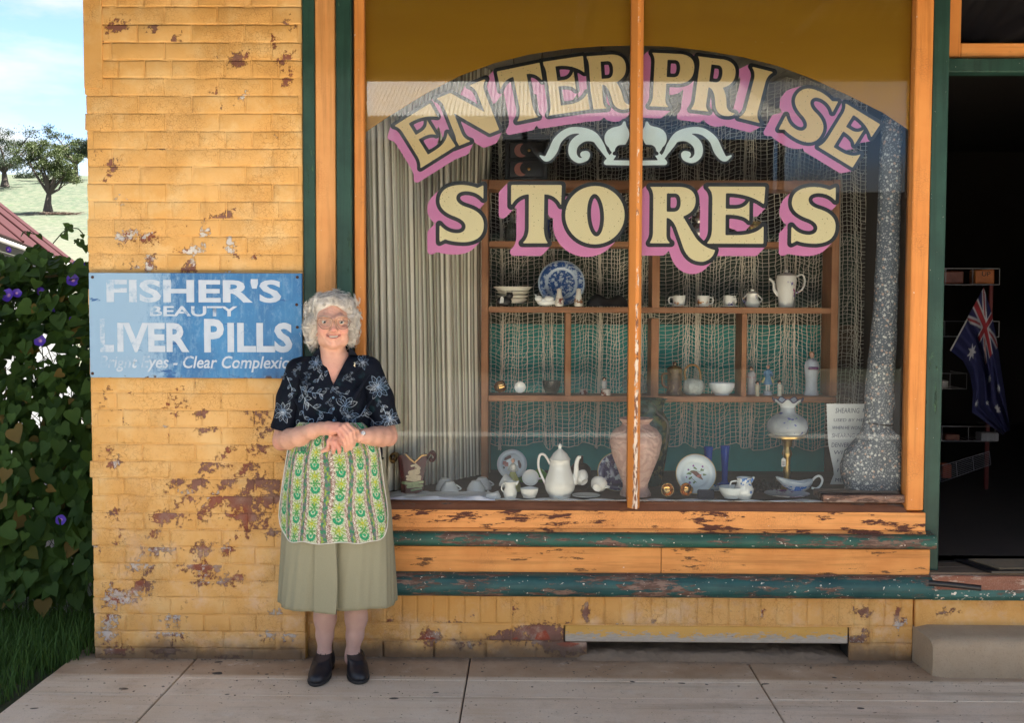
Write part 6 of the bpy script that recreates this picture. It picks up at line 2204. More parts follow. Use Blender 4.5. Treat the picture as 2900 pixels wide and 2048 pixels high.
STEIN = spotted('stein_relief', (.10, .055, .03), ((.26, .17, .08), (.16, .12, .05), (.06, .03, .02)), 55, .85, .35)
sv('beer_stein', 'brown relief beer stein with pewter lid on the lower shelf', 'stein', 1910, 1128, 2, [(0, 0), (25, 0), (26, 4), (23, 9), (21, 14), (20, 62), (22, 68), (22, 72), (0, 72)], STEIN, hmat=plain('brown_glaze', (.22, .11, .05), .3),
   handle=[(-20, 0, 20, 3.4), (-33, 0, 28, 3), (-35, 0, 56, 3), (-20, 0, 60, 3)], lid=[(22, 72), (20, 77), (11, 81), (5, 83), (6, 92), (0, 95)])
sv('gourd_basket', 'pale ribbed wicker pot with arched cane handle beside the stein', 'basket', 1963, 1128, 2, [(0, 0), (20, 0), (27, 10), (30, 24), (26, 38), (15, 46), (0, 48)], plain('pale_wicker', (.50, .55, .52), .7, scale=90, var=.3, bump=.6), rib=(9, .06), hmat=plain('cane', (.42, .24, .09), .5, scale=120, var=.5), handle=[(-22, 0, 42, 3.2), (-24, 0, 70, 3), (-10, 0, 84, 3), (8, 0, 82, 3), (18, 0, 66, 3), (20, 0, 42, 3)])
sv('fluted_bowl', 'fluted white bowl right of the wicker pot on the lower shelf', 'bowl', 2044, 1128, 2, cup_prof(37, 20, 34), BLUEW, rib=(16, .02))
# --- shelf 0 (dim, behind the lettering) and cabinet top
for (px, nm, lb, ct, pr, m_) in ((1450, 'decanter', 'dark glass decanter at the left of the dim top shelf', 'decanter', [(0, 0), (20, 0), (22, 10), (20, 40), (8, 55), (7, 70), (9, 74), (0, 88)], GLS),
                                 (1545, 'blue_vase', 'small dark blue vase on the dim top shelf behind the lettering', 'vase', [(0, 0), (12, 0), (16, 20), (10, 45), (14, 62), (0, 62)], plain('dark_blue_glaze', (.02, .035, .12), .2)),
                                 (1978, 'silver_pot', 'tarnished silver pot on the top shelf between the letters', 'pot', [(0, 0), (18, 0), (16, 8), (24, 24), (24, 38), (12, 54), (14, 62), (18, 66), (8, 74), (5, 84), (0, 86)], plain('tarnished_silver', (.42, .40, .38), .25, .8)),
                                 (2140, 'dried_flowers', 'pot of dried flowers on the top shelf behind the lettering', 'flower pot', [(0, 0), (14, 0), (18, 26), (14, 26), (22, 44), (14, 58), (0, 60)], spotted('dried_flower_mix', (.20, .15, .06), ((.40, .32, .12), (.25, .10, .06)), 80, .7, .8)),
                                 (2085, 'wooden_box', 'small brown jar on the top shelf left of the dried flowers', 'jar', [(0, 0), (16, 0), (17, 30), (12, 36), (0, 37)], plain('brown_stoneware', (.05, .03, .02), .3, scale=30))):
    sv(nm if nm != 'wooden_box' else 'jar', lb, ct, px, 683, 0, pr, m_)
bz = cz(508)
q = at(1490, 505, .70); s = mpp(.70)
box = thing('drawer_chest', 'small black two drawer chest with pink moons on the cabinet top', 'chest', (q.x, .70, bz))
MBK = plain('black_lacquer', (.012, .011, .012), .35)
mb = MB(); mb.box(q.x - 60 * s, q.x + 60 * s, .66, .80, bz + .001, bz + 118 * s, .004); mb.box(q.x - 66 * s, q.x + 66 * s, .65, .81, bz + 118 * s, bz + 128 * s, .006); mb.build('case', MBK, box)
MMOON = plain('pink_moon_paint', (.42, .16, .13), .5)
for k in range(2):
    zc = bz + (30 + 52 * k) * s
    mb = MB(); mb.box(q.x - 48 * s, q.x + 48 * s, .648, .66, zc - 22 * s, zc + 22 * s, .003); d = mb.build('drawer', MBK, box)
    mb = MB(); mb.lathe([(0, 0), (3 * s, 0), (4.5 * s, 5 * s), (0, 8 * s)], 12, M=T_(q.x + 8 * s, .648, zc) @ RX(90)); k_ = mb.build('knob', GOLD, d, True); k_.matrix_parent_inverse = Matrix()
    xs = np.arange(-40, 20, 1.2); ys = np.arange(-24, 24, 1.2); g1, g2 = np.meshgrid(xs, ys)
    sd = np.maximum(np.hypot(g1 + 14, g2) - 19, -(np.hypot(g1 - 0, g2 - 3) - 17))
    mb = MB(); region(sd, xs, ys, mb, lambda p: (q.x + p[0] * s, .6465, zc + p[1] * s)); d2 = mb.build('painted_moon', MMOON, d); d2.matrix_parent_inverse = Matrix()

# --- weathered board, wrapped pole, notice
b0, b1 = onz(2337, 1428, SZ), onz(2578, 1428, SZ)
mb = MB(); mb.box(b0.x, BX1 - .02, b0.y + .03, b0.y + .22, SZ + .001, SZ + .034, .004)
tag(mb.build('weathered_board', timber('grey_weathered_board', (.17, .12, .10), (.30, .23, .19), (.08, .05, .04), 'X', .50, .7, 1, .85, (.25, .15, .11))), 'weathered grey board lying under the cloth wrapped post', 'board')
WY = .24
rowsW = [(325, 2497, 2556), (420, 2494, 2553), (560, 2488, 2550), (700, 2483, 2546), (850, 2476, 2542), (1000, 2462, 2536), (1080, 2452, 2532), (1150, 2450, 2530), (1195, 2447, 2527), (1212, 2444, 2522), (1230, 2436, 2540), (1252, 2418, 2552), (1280, 2392, 2562), (1320, 2384, 2568), (1360, 2388, 2570), (1395, 2394, 2570), (1412, 2400, 2568)]
na = 64
V, Q = [], []
SUB = 5
rr_ = []
for a, c in zip(rowsW, rowsW[1:]):
    for k in range(SUB): rr_.append(tuple(a[i] + (c[i] - a[i]) * k / SUB for i in range(3)))
rr_.append(rowsW[-1])
for j, (py, xa, xb) in enumerate(rr_):
    p0, p1 = at(xa, py, WY), at(xb, py, WY)
    cx_, hw = (p0.x + p1.x) / 2, (p1.x - p0.x) / 2
    sack = min(1, max(0, (py - 1225) / 60))
    d = hw * (1.0 - .42 * sack)
    for i in range(na):
        a = 2 * math.pi * i / na
        ca, sa = math.cos(a), math.sin(a)
        e = 1 - .34 * sack
        ca2, sa2 = math.copysign(abs(ca) ** e, ca), math.copysign(abs(sa) ** e, sa)
        z_ = p0.z
        wr = .004 * mnoise.noise(Vector((a * 1.6, z_ * 22 + a * 2.2, 3))) * (1 + 2.6 * math.exp(-((py - 1190) / 60) ** 2)) + .012 * sack * mnoise.noise(Vector((ca * 3, sa * 3, z_ * 9)))
        V.append((cx_ + (hw + wr) * ca2, WY + (d + wr) * sa2, max(z_ - .005 * sack, SZ + .036) if j > len(rr_) - 4 else z_))
nr = len(rr_)
Q = [(j * na + i, (j + 1) * na + i, (j + 1) * na + (i + 1) % na, j * na + (i + 1) % na) for j in range(nr - 1) for i in range(na)]
Q.append(tuple(range((nr - 1) * na, nr * na))); Q.append(tuple(range(na)))


def mat_floral():
    m = NT('small_flower_cloth')
    v = m.pos()
    f1 = m.voro(v, 52, 'F1'); f2 = m.voro(v, 120, 'F1')
    n = m.noise(v, 60, 4, .6)
    c = m.mix(m.step(m.math('ADD', f2, m.math('MULTIPLY', n, .3)), .42, .56), (.42, .45, .47), (.14, .165, .20))
    pet = m.step(m.math('ADD', f1, m.math('MULTIPLY', n, .25)), .40, .46, 1, 0)
    tone = m.voro(v, 52, 'F1', 'Color')
    c = m.mix(pet, c, m.mix(m.step(m.sep(tone)[0], .55, .65), (.66, .68, .67), (.56, .42, .35)))
    m.set(Base_Color=c, Roughness=.9)
    m.bump(n, .2, .002)
    return m.mat


wr = thing('wrapped_post', 'tall post and bulky base wrapped in small flowered cloth', 'wrapped object', (V[0][0], WY, SZ + .036))
np_mesh('cloth_cover', V, Q, mat_floral(), wr, True)
tp = at(2489, 1200, WY)
mb = MB(); mb.tube([(tp.x + .064 * math.cos(t), WY + .064 * math.sin(t), tp.z + .004 * math.sin(2 * t)) for t in np.linspace(0, 2 * math.pi, 30)], .004, 6); mb.build('tie', DARK, wr, True)

NY = .40
ntc = thing('paper_notice', 'white handwritten paper notice behind the cloth wrapped base', 'notice', at(2450, 1370, NY))
A2 = [(1144, 2341, 2560), (1200, 2343, 2559), (1260, 2346, 2556), (1300, 2353, 2552), (1340, 2361, 2550), (1372, 2350, 2548)]
mb = MB()
def pg(u, v):
    py = 1144 + (1372 - 1144) * v
    xa = float(np.interp(py, [r[0] for r in A2], [r[1] for r in A2])); xb = float(np.interp(py, [r[0] for r in A2], [r[2] for r in A2]))
    p = at(xa + (xb - xa) * u, py, NY)
    return (p.x, NY + .012 * math.sin(v * 6) * (1 - u) * v, p.z)
mb.grid(pg, 10, 16); mb.v += [(x, y + .0006, z) for x, y, z in mb.v]
mb.build('sheet', plain('paper', (.70, .73, .74), .8, scale=12, var=.04), ntc, True)
MINK = plain('blue_ink', (.02, .05, .13), .7)
for (s_t, a, c, t, u) in (('SHEARING', 2366, 2434, 1156, 1170), ('H', 2443, 2456, 1156, 1168), ('USED BY MEL J', 2361, 2460, 1186, 1197), ('WHEN HE WON THE', 2357, 2460, 1207, 1217), ('SHEARING CU', 2356, 2444, 1228, 1240), ('DENVER', 2353, 2402, 1254, 1266), ('WI', 2360, 2384, 1276, 1286), ('F', 2368, 2374, 1300, 1310), ('I', 2369, 2373, 1326, 1336), ('ME', 2363, 2384, 1354, 1364)):
    text_mesh(s_t, X(a, t, NY), X(c, t, NY), Z(2400, u, NY), Z(2400, t, NY), NY - .013 if t > 1250 else NY - .0016, 'writing', MINK, ntc, -.006, .12, 2)

# ------------------------------------------------------------------ inside the doorway
RY_ = 2.3
rack = thing('wire_rack', 'red posted shop rack with white wire baskets inside the doorway', 'rack', at(2770, 1440, RY_))
MRP = plain('red_post_paint', (.12, .012, .01), .5); MWW = plain('white_wire', (.26, .26, .28), .5)
for px in (2806, 2610):
    p0, p1 = at(px, 800, RY_), at(px, 1440, RY_)
    mb = MB(); mb.box(p0.x - .012, p0.x + .012, RY_ - .012, RY_ + .012, FLZ, p0.z + .09, .002); mb.build('post', MRP, rack)
for (ta, ba, xr) in ((760, 806, 2828), (910, 954, 2830), (1058, 1102, 2742), (1208, 1250, 2826)):
    mb = MB()
    zt_, zb2 = Z(2700, ta, RY_ - .15), Z(2700, ba, RY_ - .15)
    xa, xb = X(2600, 900, RY_ - .15), X(xr, 900, RY_ - .15)
    for z in (zt_, zb2): mb.tube([(xa, RY_ - .15, z), (xb, RY_ - .15, z), (xb - .01, RY_ + .1, z)], .0022, 5)
    for x in np.linspace(xa, xb, 4): mb.tube([(x, RY_ - .15, zt_), (x, RY_ - .15, zb2)], .002, 5)
    for x in np.linspace(xa, xb, 12): mb.tube([(x, RY_ - .15, zb2), (x, RY_ + .1, zb2)], .0015, 4)
    mb.build('basket', MWW, rack)
mb = MB()
c0, c1, c2, c3 = at(2660, 1322, RY_ - .16), at(2802, 1279, RY_ - .16), at(2806, 1316, RY_ - .16), at(2664, 1366, RY_ - .16)
for k in range(9):
    t = k / 8; a, c = c0.lerp(c3, t), c1.lerp(c2, t); mb.tube([a, c], .0022 if k in (0, 8) else .0012, 4)
for k in range(4): mb.tube([c0.lerp(c1, k / 3), c3.lerp(c2, k / 3)], .002, 4)
mb.build('tilted_basket', MWW, rack)
for (px, py, w_, h_, nm, lb, col) in ((2780, 803, 54, 38, 'carton', 'orange carton in the top rack basket, marked in black', (.40, .13, .035)), (2690, 803, 60, 34, 'goods_box', 'mixed red packet at the left of the top basket', (.16, .05, .03)), (2690, 1246, 40, 18, 'wrapped_parcel', 'silver wrapped parcel at the left of the lower basket', (.40, .40, .42)), (2795, 1248, 50, 24, 'wrapped_parcel', 'silver wrapped parcel at the right of the lower basket', (.42, .43, .46)), (2674, 1352, 26, 40, 'carton', 'small orange red carton in the tilted basket', (.40, .08, .03)), (2668, 1098, 20, 22, 'tin', 'shiny tin in the middle basket', (.45, .45, .45))):
    p = at(px, py, RY_ - .03); s = mpp(p.y)
    mb = MB(); mb.box(p.x - w_ / 2 * s, p.x + w_ / 2 * s, p.y - .05, p.y + .05, p.z, p.z + h_ * s, .006)
    o = tag(mb.build(nm, plain('packet_%d' % px, col, .4, scale=30, var=.3)), lb, 'box')
    if px == 2780: text_mesh('UP', p.x - 9 * s, p.x + 15 * s, p.z + 20 * s, p.z + 33 * s, p.y - .052, 'lettering', MBLACK, o, .01).matrix_parent_inverse = Matrix()

# flag
FYD = 1.9
top_e = [(2786, 814), (2806, 880), (2818, 940), (2834, 1030), (2848, 1110), (2862, 1215)]
bot_e = [(2690, 992), (2728, 1022), (2748, 1060), (2756, 1110), (2750, 1168), (2838, 1232)]
nu, nv = 72, 150
V, Cc = [], []
def flagcol(u, v):
    """u down the hoist 0..1, v along the fly 0..1 (2:1 flag)"""
    blue, red, whi = (.006, .009, .06), (.20, .008, .014), (.34, .35, .38)
    x, y = v * 2.0, u
    if x < 1.0 and y < .5:
        X_, Y_ = x - .5, (y - .25)
        d1 = abs(Y_ - X_ * .5) / math.hypot(1, .5); d2 = abs(Y_ + X_ * .5) / math.hypot(1, .5)
        if abs(Y_) < .05 or abs(X_) < .05: return red
        if abs(Y_) < .083 or abs(X_) < .083: return whi
        if min(d1, d2) < .017: return red
        if min(d1, d2) < .05: return whi
        return blue
    def star(cx, cy, r, n):
        dx, dy = x - cx, y - cy; d = math.hypot(dx, dy)
        if d > r: return False
        a = (math.atan2(dx, -dy)) % (2 * math.pi / n); a = min(a, 2 * math.pi / n - a)
        k = math.pi / n; ri = r * .44
        # point inside the star edge from tip (r,0) to (ri,k)
        px_, py_ = d * math.cos(a), d * math.sin(a)
        ex, ey = ri * math.cos(k) - r, ri * math.sin(k)
        return ex * py_ - ey * (px_ - r) > 0
    for s_ in ((.5, .75, .15, 7), (1.5, .84, .075, 7), (1.25, .44, .075, 7), (1.5, .17, .075, 7), (1.72, .37, .075, 7), (1.6, .53, .042, 5)):
        if star(*s_): return whi
    if v < .02: return (.38, .38, .36)
    return blue
def pl(P, t):
    k = t * (len(P) - 1); i = min(int(k), len(P) - 2); f = k - i
    q = smooth3(P, 1) if False else P
    return (q[i][0] * (1 - f) + q[i + 1][0] * f, q[i][1] * (1 - f) + q[i + 1][1] * f)
for j in range(nv + 1):
    v = j / nv; a, c = pl(top_e, v), pl(bot_e, v)
    for i in range(nu + 1):
        u = i / nu
        ph = .045 * math.sin(u * 9 + v * 4) * min(1, v * 3) + .02 * math.sin(u * 21 + 2)
        p = at(a[0] + (c[0] - a[0]) * u + 3 * math.sin(u * 9 + v * 6) * v, a[1] + (c[1] - a[1]) * u, FYD + ph)
        V.append(tuple(p)); Cc.append(flagcol(u, v))
w = nu + 1
Q = [(j * w + i, j * w + i + 1, (j + 1) * w + i + 1, (j + 1) * w + i) for j in range(nv) for i in range(nu)]
mf = NT('flag_cloth'); mf.set(Base_Color=mf.attr('dye', out='Color'), Roughness=.8)
tag(np_mesh('flag', V, Q, mf.mat, None, True, {'dye': Cc}), 'blue flag with stars and union cross hanging in the doorway', 'flag')
# ------------------------------------------------------------------ the woman in front of the wall
PYW = -.20                                   # depth of the body axis


def W(px, py, d=0.0):
    """point at photograph position px,py and d metres in front of the body axis"""
    return np.array(at(px, py, PYW - d))


class SDF:
    def __init__(self): self.p = []
    def rc(self, a, b, ra, rb=None, k=.012, op='add'):
        rb = ra if rb is None else rb
        c = (a + b) / 2; R = np.linalg.norm(b - a) / 2 + max(ra, rb)
        self.p.append((op, 'rc', k, (a, b, ra, rb), c, R)); return self
    def chain(self, pts, rs, k=.012, op='add'):
        for (a, b, r0, r1) in zip(pts, pts[1:], rs, rs[1:]): self.rc(a, b, r0, r1, k, op)
        return self
    def el(self, c, r, k=.012, op='add', rot=None):
        self.p.append((op, 'el', k, (c, np.array(r, float), rot), c, max(r))); return self
    def fn(self, f, op='sub', k=.004):
        self.p.append((op, 'fn', k, (f,), np.zeros(3), 1e9)); return self

    @staticmethod
    def prim(kind, a, P):
        if kind == 'rc':
            A, B, ra, rb = a
            e = B - A; q = P - A
            t = np.clip(q @ e / max(e @ e, 1e-12), 0, 1)
            return np.linalg.norm(q - t[:, None] * e, axis=1) - (ra + (rb - ra) * t)
        if kind == 'el':
            c, r, rot = a
            q = P - c
            if rot is not None: q = q @ rot
            k0 = np.linalg.norm(q / r, axis=1); k1 = np.linalg.norm(q / r ** 2, axis=1)
            return np.where(k1 < 1e-9, -r.min(), k0 * (k0 - 1) / np.maximum(k1, 1e-9))
        return a[0](P)

    def eval(self, P, prims=None):
        d = np.full(len(P), 1.0)
        for (op, kind, k, a, c, R) in (self.p if prims is None else prims):
            e = self.prim(kind, a, P)
            if op == 'add':
                h = np.maximum(k - np.abs(d - e), 0) / k; d = np.minimum(d, e) - h * h * k * .25
            elif op == 'sub':
                e = -e; h = np.maximum(k - np.abs(d - e), 0) / k; d = np.maximum(d, e) + h * h * k * .25
            else:
                d = np.maximum(d, e)
        return d

    def mesh(self, lo, hi, h):
        lo, hi = np.array(lo), np.array(hi)
        B = 12
        nb = np.ceil((hi - lo) / (h * B)).astype(int)
        n = nb * B + 1
        D = np.ones(n, np.float32)
        half = h * B / 2 * 1.7321
        idx = np.stack(np.meshgrid(*[np.arange(k) for k in nb], indexing='ij'), -1).reshape(-1, 3)
        cen = lo + (idx + .5) * h * B
        dc = self.eval(cen)
        for I, c, d0 in zip(idx, cen, dc):
            s = I * B
            sl = tuple(slice(s[k], s[k] + B + 1) for k in range(3))
            if abs(d0) > half + .03:
                D[sl] = d0; continue
            near = [p for p in self.p if p[5] > 1e8 or np.linalg.norm(p[4] - c) < p[5] + half + .03]
            g = np.stack(np.meshgrid(*[lo[k] + (s[k] + np.arange(B + 1)) * h for k in range(3)], indexing='ij'), -1).reshape(-1, 3)
            D[sl] = self.eval(g, near).reshape(B + 1, B + 1, B + 1)
        return surface_nets(D, lo, h)

    def front(self, x, z, y0=-1.0, y1=0.0):
        """y of the foremost surface at x,z (sphere tracing from the street side)"""
        x, z = np.asarray(x, float), np.asarray(z, float)
        y = np.full(x.shape, y0)
        for _ in range(60):
            d = self.eval(np.stack([x, y, z], 1)); y = y + np.clip(d, -.01, .05) * .9
        return y


def surface_nets(D, lo, h):
    S = (D < 0)
    c = np.zeros(np.array(D.shape) - 1, np.uint8)
    corners = [(i, j, k) for i in (0, 1) for j in (0, 1) for k in (0, 1)]
    sh = [s - 1 for s in D.shape]
    for (i, j, k) in corners: c += S[i:i + sh[0], j:j + sh[1], k:k + sh[2]]
    act = np.argwhere((c > 0) & (c < 8))
    vid = -np.ones(c.shape, np.int64); vid[tuple(act.T)] = np.arange(len(act))
    acc = np.zeros((len(act), 3)); cnt = np.zeros(len(act))
    for ax in range(3):
        for u in (0, 1):
            for v in (0, 1):
                o = [0, 0, 0]; b, e = [q for q in range(3) if q != ax]; o[b] = u; o[e] = v
                o2 = list(o); o2[ax] = 1
                d0 = D[tuple((act + o).T)]; d1 = D[tuple((act + o2).T)]
                m = (d0 < 0) != (d1 < 0)
                t = np.where(m, d0 / np.where(m, d0 - d1, 1), 0)
                p = act + np.array(o, float); p[:, ax] += t
                acc[m] += p[m]; cnt[m] += 1
    V = lo + acc / cnt[:, None] * h
    Q = []
    for ax in range(3):
        b, e = [(1, 2), (2, 0), (0, 1)][ax]
        sl0 = [slice(None)] * 3; sl1 = [slice(None)] * 3
        sl0[ax] = slice(0, -1); sl1[ax] = slice(1, None)
        s0, s1 = S[tuple(sl0)], S[tuple(sl1)]
        E = np.argwhere(s0 != s1)
        E = E[(E[:, b] > 0) & (E[:, e] > 0) & (E[:, b] < D.shape[b] - 1) & (E[:, e] < D.shape[e] - 1)]
        if not len(E): continue
        inside0 = s0[tuple(E.T)]
        def vv(db, de):
            q = E.copy(); q[:, b] += db; q[:, e] += de
            return vid[tuple(q.T)]
        q = np.stack([vv(-1, -1), vv(0, -1), vv(0, 0), vv(-1, 0)], 1)
        q[~inside0] = q[~inside0][:, ::-1]
        Q.append(q)
    Q = np.concatenate(Q)
    Q = Q[(Q >= 0).all(1)]
    return V, Q


def fast_mesh(name, V, Q, mats, parent, attrs=None, smooth=True, **props):
    me = bpy.data.meshes.new(name)
    n, f = len(V), len(Q)
    me.vertices.add(n); me.vertices.foreach_set('co', np.asarray(V, np.float32).ravel())
    me.loops.add(f * 4); me.loops.foreach_set('vertex_index', np.asarray(Q, np.int32).ravel())
    me.polygons.add(f); me.polygons.foreach_set('loop_start', np.arange(0, f * 4, 4, dtype=np.int32))
    me.update(calc_edges=True)
    me.polygons.foreach_set('use_smooth', np.full(f, smooth))
    for k, a in (attrs or {}).items():
        a = np.asarray(a, np.float32)
        if a.ndim == 1:
            me.attributes.new(k, 'FLOAT', 'POINT').data.foreach_set('value', a)
        else:
            c = np.ones((len(a), 4), np.float32); c[:, :3] = a
            me.attributes.new(k, 'FLOAT_COLOR', 'POINT').data.foreach_set('color', c.ravel())
    me.validate()
    return link(name, me, mats, parent, **props)


woman = thing('person', 'elderly woman with curly grey hair, navy floral shirt and patterned green apron', 'person', onz(945, 1905, 0.0))

# --- skin: one continuous body
B_ = SDF()
B_.el(W(943, 892, .000), (.071, .090, .086), .02)
B_.el(W(943, 922, .034), (.0625, .066, .082), .02)
B_.el(W(944, 960, .042), (.0455, .050, .040), .03)
B_.el(W(944, 976, .072), (.023, .019, .015), .022)
for sx_m in (-1, 1):
    X_ = lambda dx: 943.5 + sx_m * dx
    B_.el(W(X_(27), 935, .070), (.024, .021, .021), .022)
    B_.el(W(X_(30), 962, .045), (.020, .022, .026), .02)
    B_.chain([W(X_(10), 900, .091), W(X_(22), 897, .088), W(X_(36), 902, .070)], [.007, .008, .007], .016)
    B_.el(W(X_(24), 910, .106), (.0165, .012, .0098), .012, 'sub')
    B_.el(W(X_(24), 910.5, .0775), (.0130, .0115, .0120), .003)
    B_.chain([W(X_(13.5), 911, .088), W(X_(19), 908.0, .0938), W(X_(26), 907.6, .0933), (W(X_(35), 911, .080))], [.0022, .0032, .0032, .0022], .004)
    B_.chain([W(X_(14), 912.5, .088), W(X_(24), 915.2, .0910), W(X_(34), 913, .081)], [.0022, .0030, .0022], .005)
    B_.el(W(944.5 + sx_m * 9.2, 938, .107), (.0078, .010, .0072), .007)
    B_.el(W(944.5 + sx_m * 5, 942.4, .115), (.0030, .006, .0024), .003, 'sub')
    B_.el(W(943 + sx_m * 48, 922, -.010), (.008, .017, .025), .006)
    B_.el(W(943 + sx_m * 49.5, 920, -.018), (.004, .009, .013), .005, 'sub')
    B_.el(W(943 + sx_m * 45, 944, .002), (.006, .008, .010), .006)
B_.chain([W(943.5, 903, .100), W(944, 920, .112), W(945, 932.5, .121)], [.0072, .0080, .0112], .012)
B_.el(W(945, 935, .120), (.0105, .010, .0085), .008)
def SURF(px, py, off=0.0):
    """point on the face surface at a photograph position, off metres in front of it"""
    p = W(px, py, .09)
    p = np.array([p[0], B_.front(np.array([p[0]]), np.array([p[2]]), -.5)[0], p[2]]); p[1] -= off
    return p


# folds beside the nose, under the eyes, then lips and open smile
for sx_m in (-1, 1):
    B_.chain([SURF(944 + sx_m * 13, 938, .0022), SURF(944 + sx_m * 20, 944, .0020), SURF(944 + sx_m * 24.5, 952, .0018), SURF(944 + sx_m * 25, 961, .0026)], [.0040, .0046, .0044, .003], .007, 'sub')
    B_.chain([SURF(943.5 + sx_m * 14, 919.5, .0022), SURF(943.5 + sx_m * 25, 922.5, .0022), SURF(943.5 + sx_m * 33, 919, .0024)], [.0030, .0032, .0026], .006, 'sub')
    B_.chain([SURF(944 + sx_m * 12, 972, .0026), SURF(944 + sx_m * 21, 964, .0026)], [.0034, .003], .008, 'sub')
LIPU = [SURF(x, y, o_) for x, y, o_ in ((925.5, 949.2, -.001), (934, 949.4, .0012), (944.5, 949.8, .0018), (955, 949.3, .0012), (963.5, 948.6, -.001))]
LIPL = [SURF(x, y, o_) for x, y, o_ in ((926.5, 951.2, -.001), (935, 957.2, .001), (944.5, 959.4, .0016), (954, 957.0, .001), (962.5, 950.8, -.001))]
MTH = [SURF(x, y, .001) for x, y in ((928, 950.6), (936, 952.8), (944.5, 953.8), (953, 952.6), (961, 950.2))]
TEE = [SURF(931 + 27 * k / 11, 952.2 + 1.4 * math.sin(math.pi * k / 11), -.0026) for k in range(12)]
B_.chain(LIPU, [.0016, .0030, .0030, .0030, .0016], .004)
B_.chain(LIPL, [.0016, .0036, .0042, .0036, .0016], .004)
B_.chain(MTH, [.0012, .0036, .0046, .0036, .0012], .0022, 'sub')
B_.chain([p + np.array([0, .006, 0]) for p in MTH[1:4]], [.0030, .0040, .0030], .002, 'sub')
# neck, chest and trunk (under the clothes)
B_.chain([W(942, 955, -.012), W(942, 1005, -.020), W(942, 1032, -.022)], [.052, .051, .060], .03)
B_.chain([W(930, 975, .030), W(936, 1008, .028), W(938, 1036, .030)], [.014, .011, .008], .022)
B_.chain([W(958, 975, .030), W(951, 1008, .028), W(946, 1036, .030)], [.014, .011, .008], .022)
B_.el(W(942, 1080, -.01), (.125, .082, .10), .05)
B_.rc(W(868, 1040, -.02), W(1020, 1036, -.02), .040, .040, .04)
B_.chain([W(942, 1110, -.01), W(944, 1250, -.01), W(950, 1420, -.01)], [.085, .10, .11], .04)
# arms
LA = [W(838, 1052, -.005), W(815, 1160, .0), W(800, 1243, .020)]
B_.chain(LA, [.043, .040, .039], .02)
B_.chain([W(803, 1246, .028), W(822, 1244, .07), W(850, 1236, .125), W(885, 1221, .178), W(908, 1214, .202)], [.040, .0425, .0385, .029, .0245], .02)
B_.el(W(794, 1258, .022), (.026, .028, .024), .02)
RA = [W(1052, 1048, -.005), W(1080, 1150, .0), W(1098, 1232, .020)]
B_.chain(RA, [.043, .040, .038], .02)
B_.chain([W(1097, 1234, .028), W(1082, 1236, .07), W(1060, 1236, .125), W(1038, 1236, .172), W(1020, 1236, .198)], [.038, .041, .037, .029, .0245], .02)
B_.el(W(1104, 1246, .022), (.024, .028, .024), .02)
# her left hand (under), a loose fist
B_.chain([W(1020, 1236, .198), W(996, 1236, .205), W(968, 1243, .206), W(948, 1249, .206)], [.0235, .023, .025, .024], .014)
for kn, md, tp_, r in (((966, 1252, .228), (978, 1266, .232), (980, 1277, .215), .0086), ((953, 1253, .232), (961, 1272, .236), (961, 1282, .218), .0092), ((941, 1252, .230), (945, 1272, .234), (944, 1282, .216), .009), ((931, 1251, .224), (929, 1266, .226), (929, 1275, .210), .0078)):
    B_.chain([W(kn[0] + 6, kn[1] - 14, .222), W(*kn), W(*md), W(*tp_)], [r * .95, r * 1.12, r * 1.02, r * .9], .0035)
B_.chain([W(938, 1262, .205), W(926, 1272, .207), W(913, 1279, .205)], [.0115, .0098, .0078], .006)
# her right hand lying over it
B_.chain([W(908, 1214, .202), W(930, 1211, .226), W(958, 1208, .247)], [.0245, .0225, .0175], .014)
B_.chain([W(915, 1219, .208), W(940, 1218, .240), W(958, 1220, .252)], [.0195, .018, .0135], .012)
for kn, md, en, tp_, r in (((983, 1203, .252), (1000, 1219, .256), (1004, 1241, .246), (1002, 1261, .230), .0086), ((975, 1207, .259), (992, 1226, .266), (997, 1250, .256), (994, 1271, .238), .0092), ((966, 1213, .263), (982, 1234, .271), (987, 1256, .260), (985, 1273, .243), .0092), ((957, 1220, .262), (970, 1242, .269), (977, 1258, .258), (977, 1269, .244), .0082)):
    B_.chain([W(kn[0] - 22, kn[1] + 2, kn[2] - .012), W(*kn), W(*md), W(*en), W(*tp_)], [r * .9, r * 1.15, r * 1.05, r, r * .82], .0034)
B_.chain([W(958, 1206, .236), W(984, 1208, .232), W(1000, 1216, .226), W(1012, 1221, .222)], [.013, .0115, .010, .0082], .006)
# legs
for (hx, kx, cx_, ax_, fx) in ((905, 920, 921, 919, 905), (990, 1006, 1009, 998, 1010)):
    B_.chain([W(hx, 1440, 0), W(kx, 1690, -.01), W(cx_, 1752, -.040), W(cx_ - (1 if hx < 950 else 4), 1800, -.046), W(ax_, 1850, -.05), W(ax_, 1868, -.045)], [.085, .056, .0465, .036, .0275, .030], .02)
    B_.chain([W(cx_ - 2, 1700, .010), W(ax_, 1840, -.032)], [.016, .013], .02)
    B_.chain([W(ax_, 1866, -.045), W(ax_ + (fx - ax_) * .3, 1884, -.01)], [.028, .020], .02)
V, Q = B_.mesh((-1.16, -.52, -.02), (-.46, -.02, 1.70), .0030)
ctr = lambda px, py, d: W(px, py, d)


def blob(P, c, r): return np.exp(-(np.linalg.norm(P - c, axis=1) / r) ** 2)


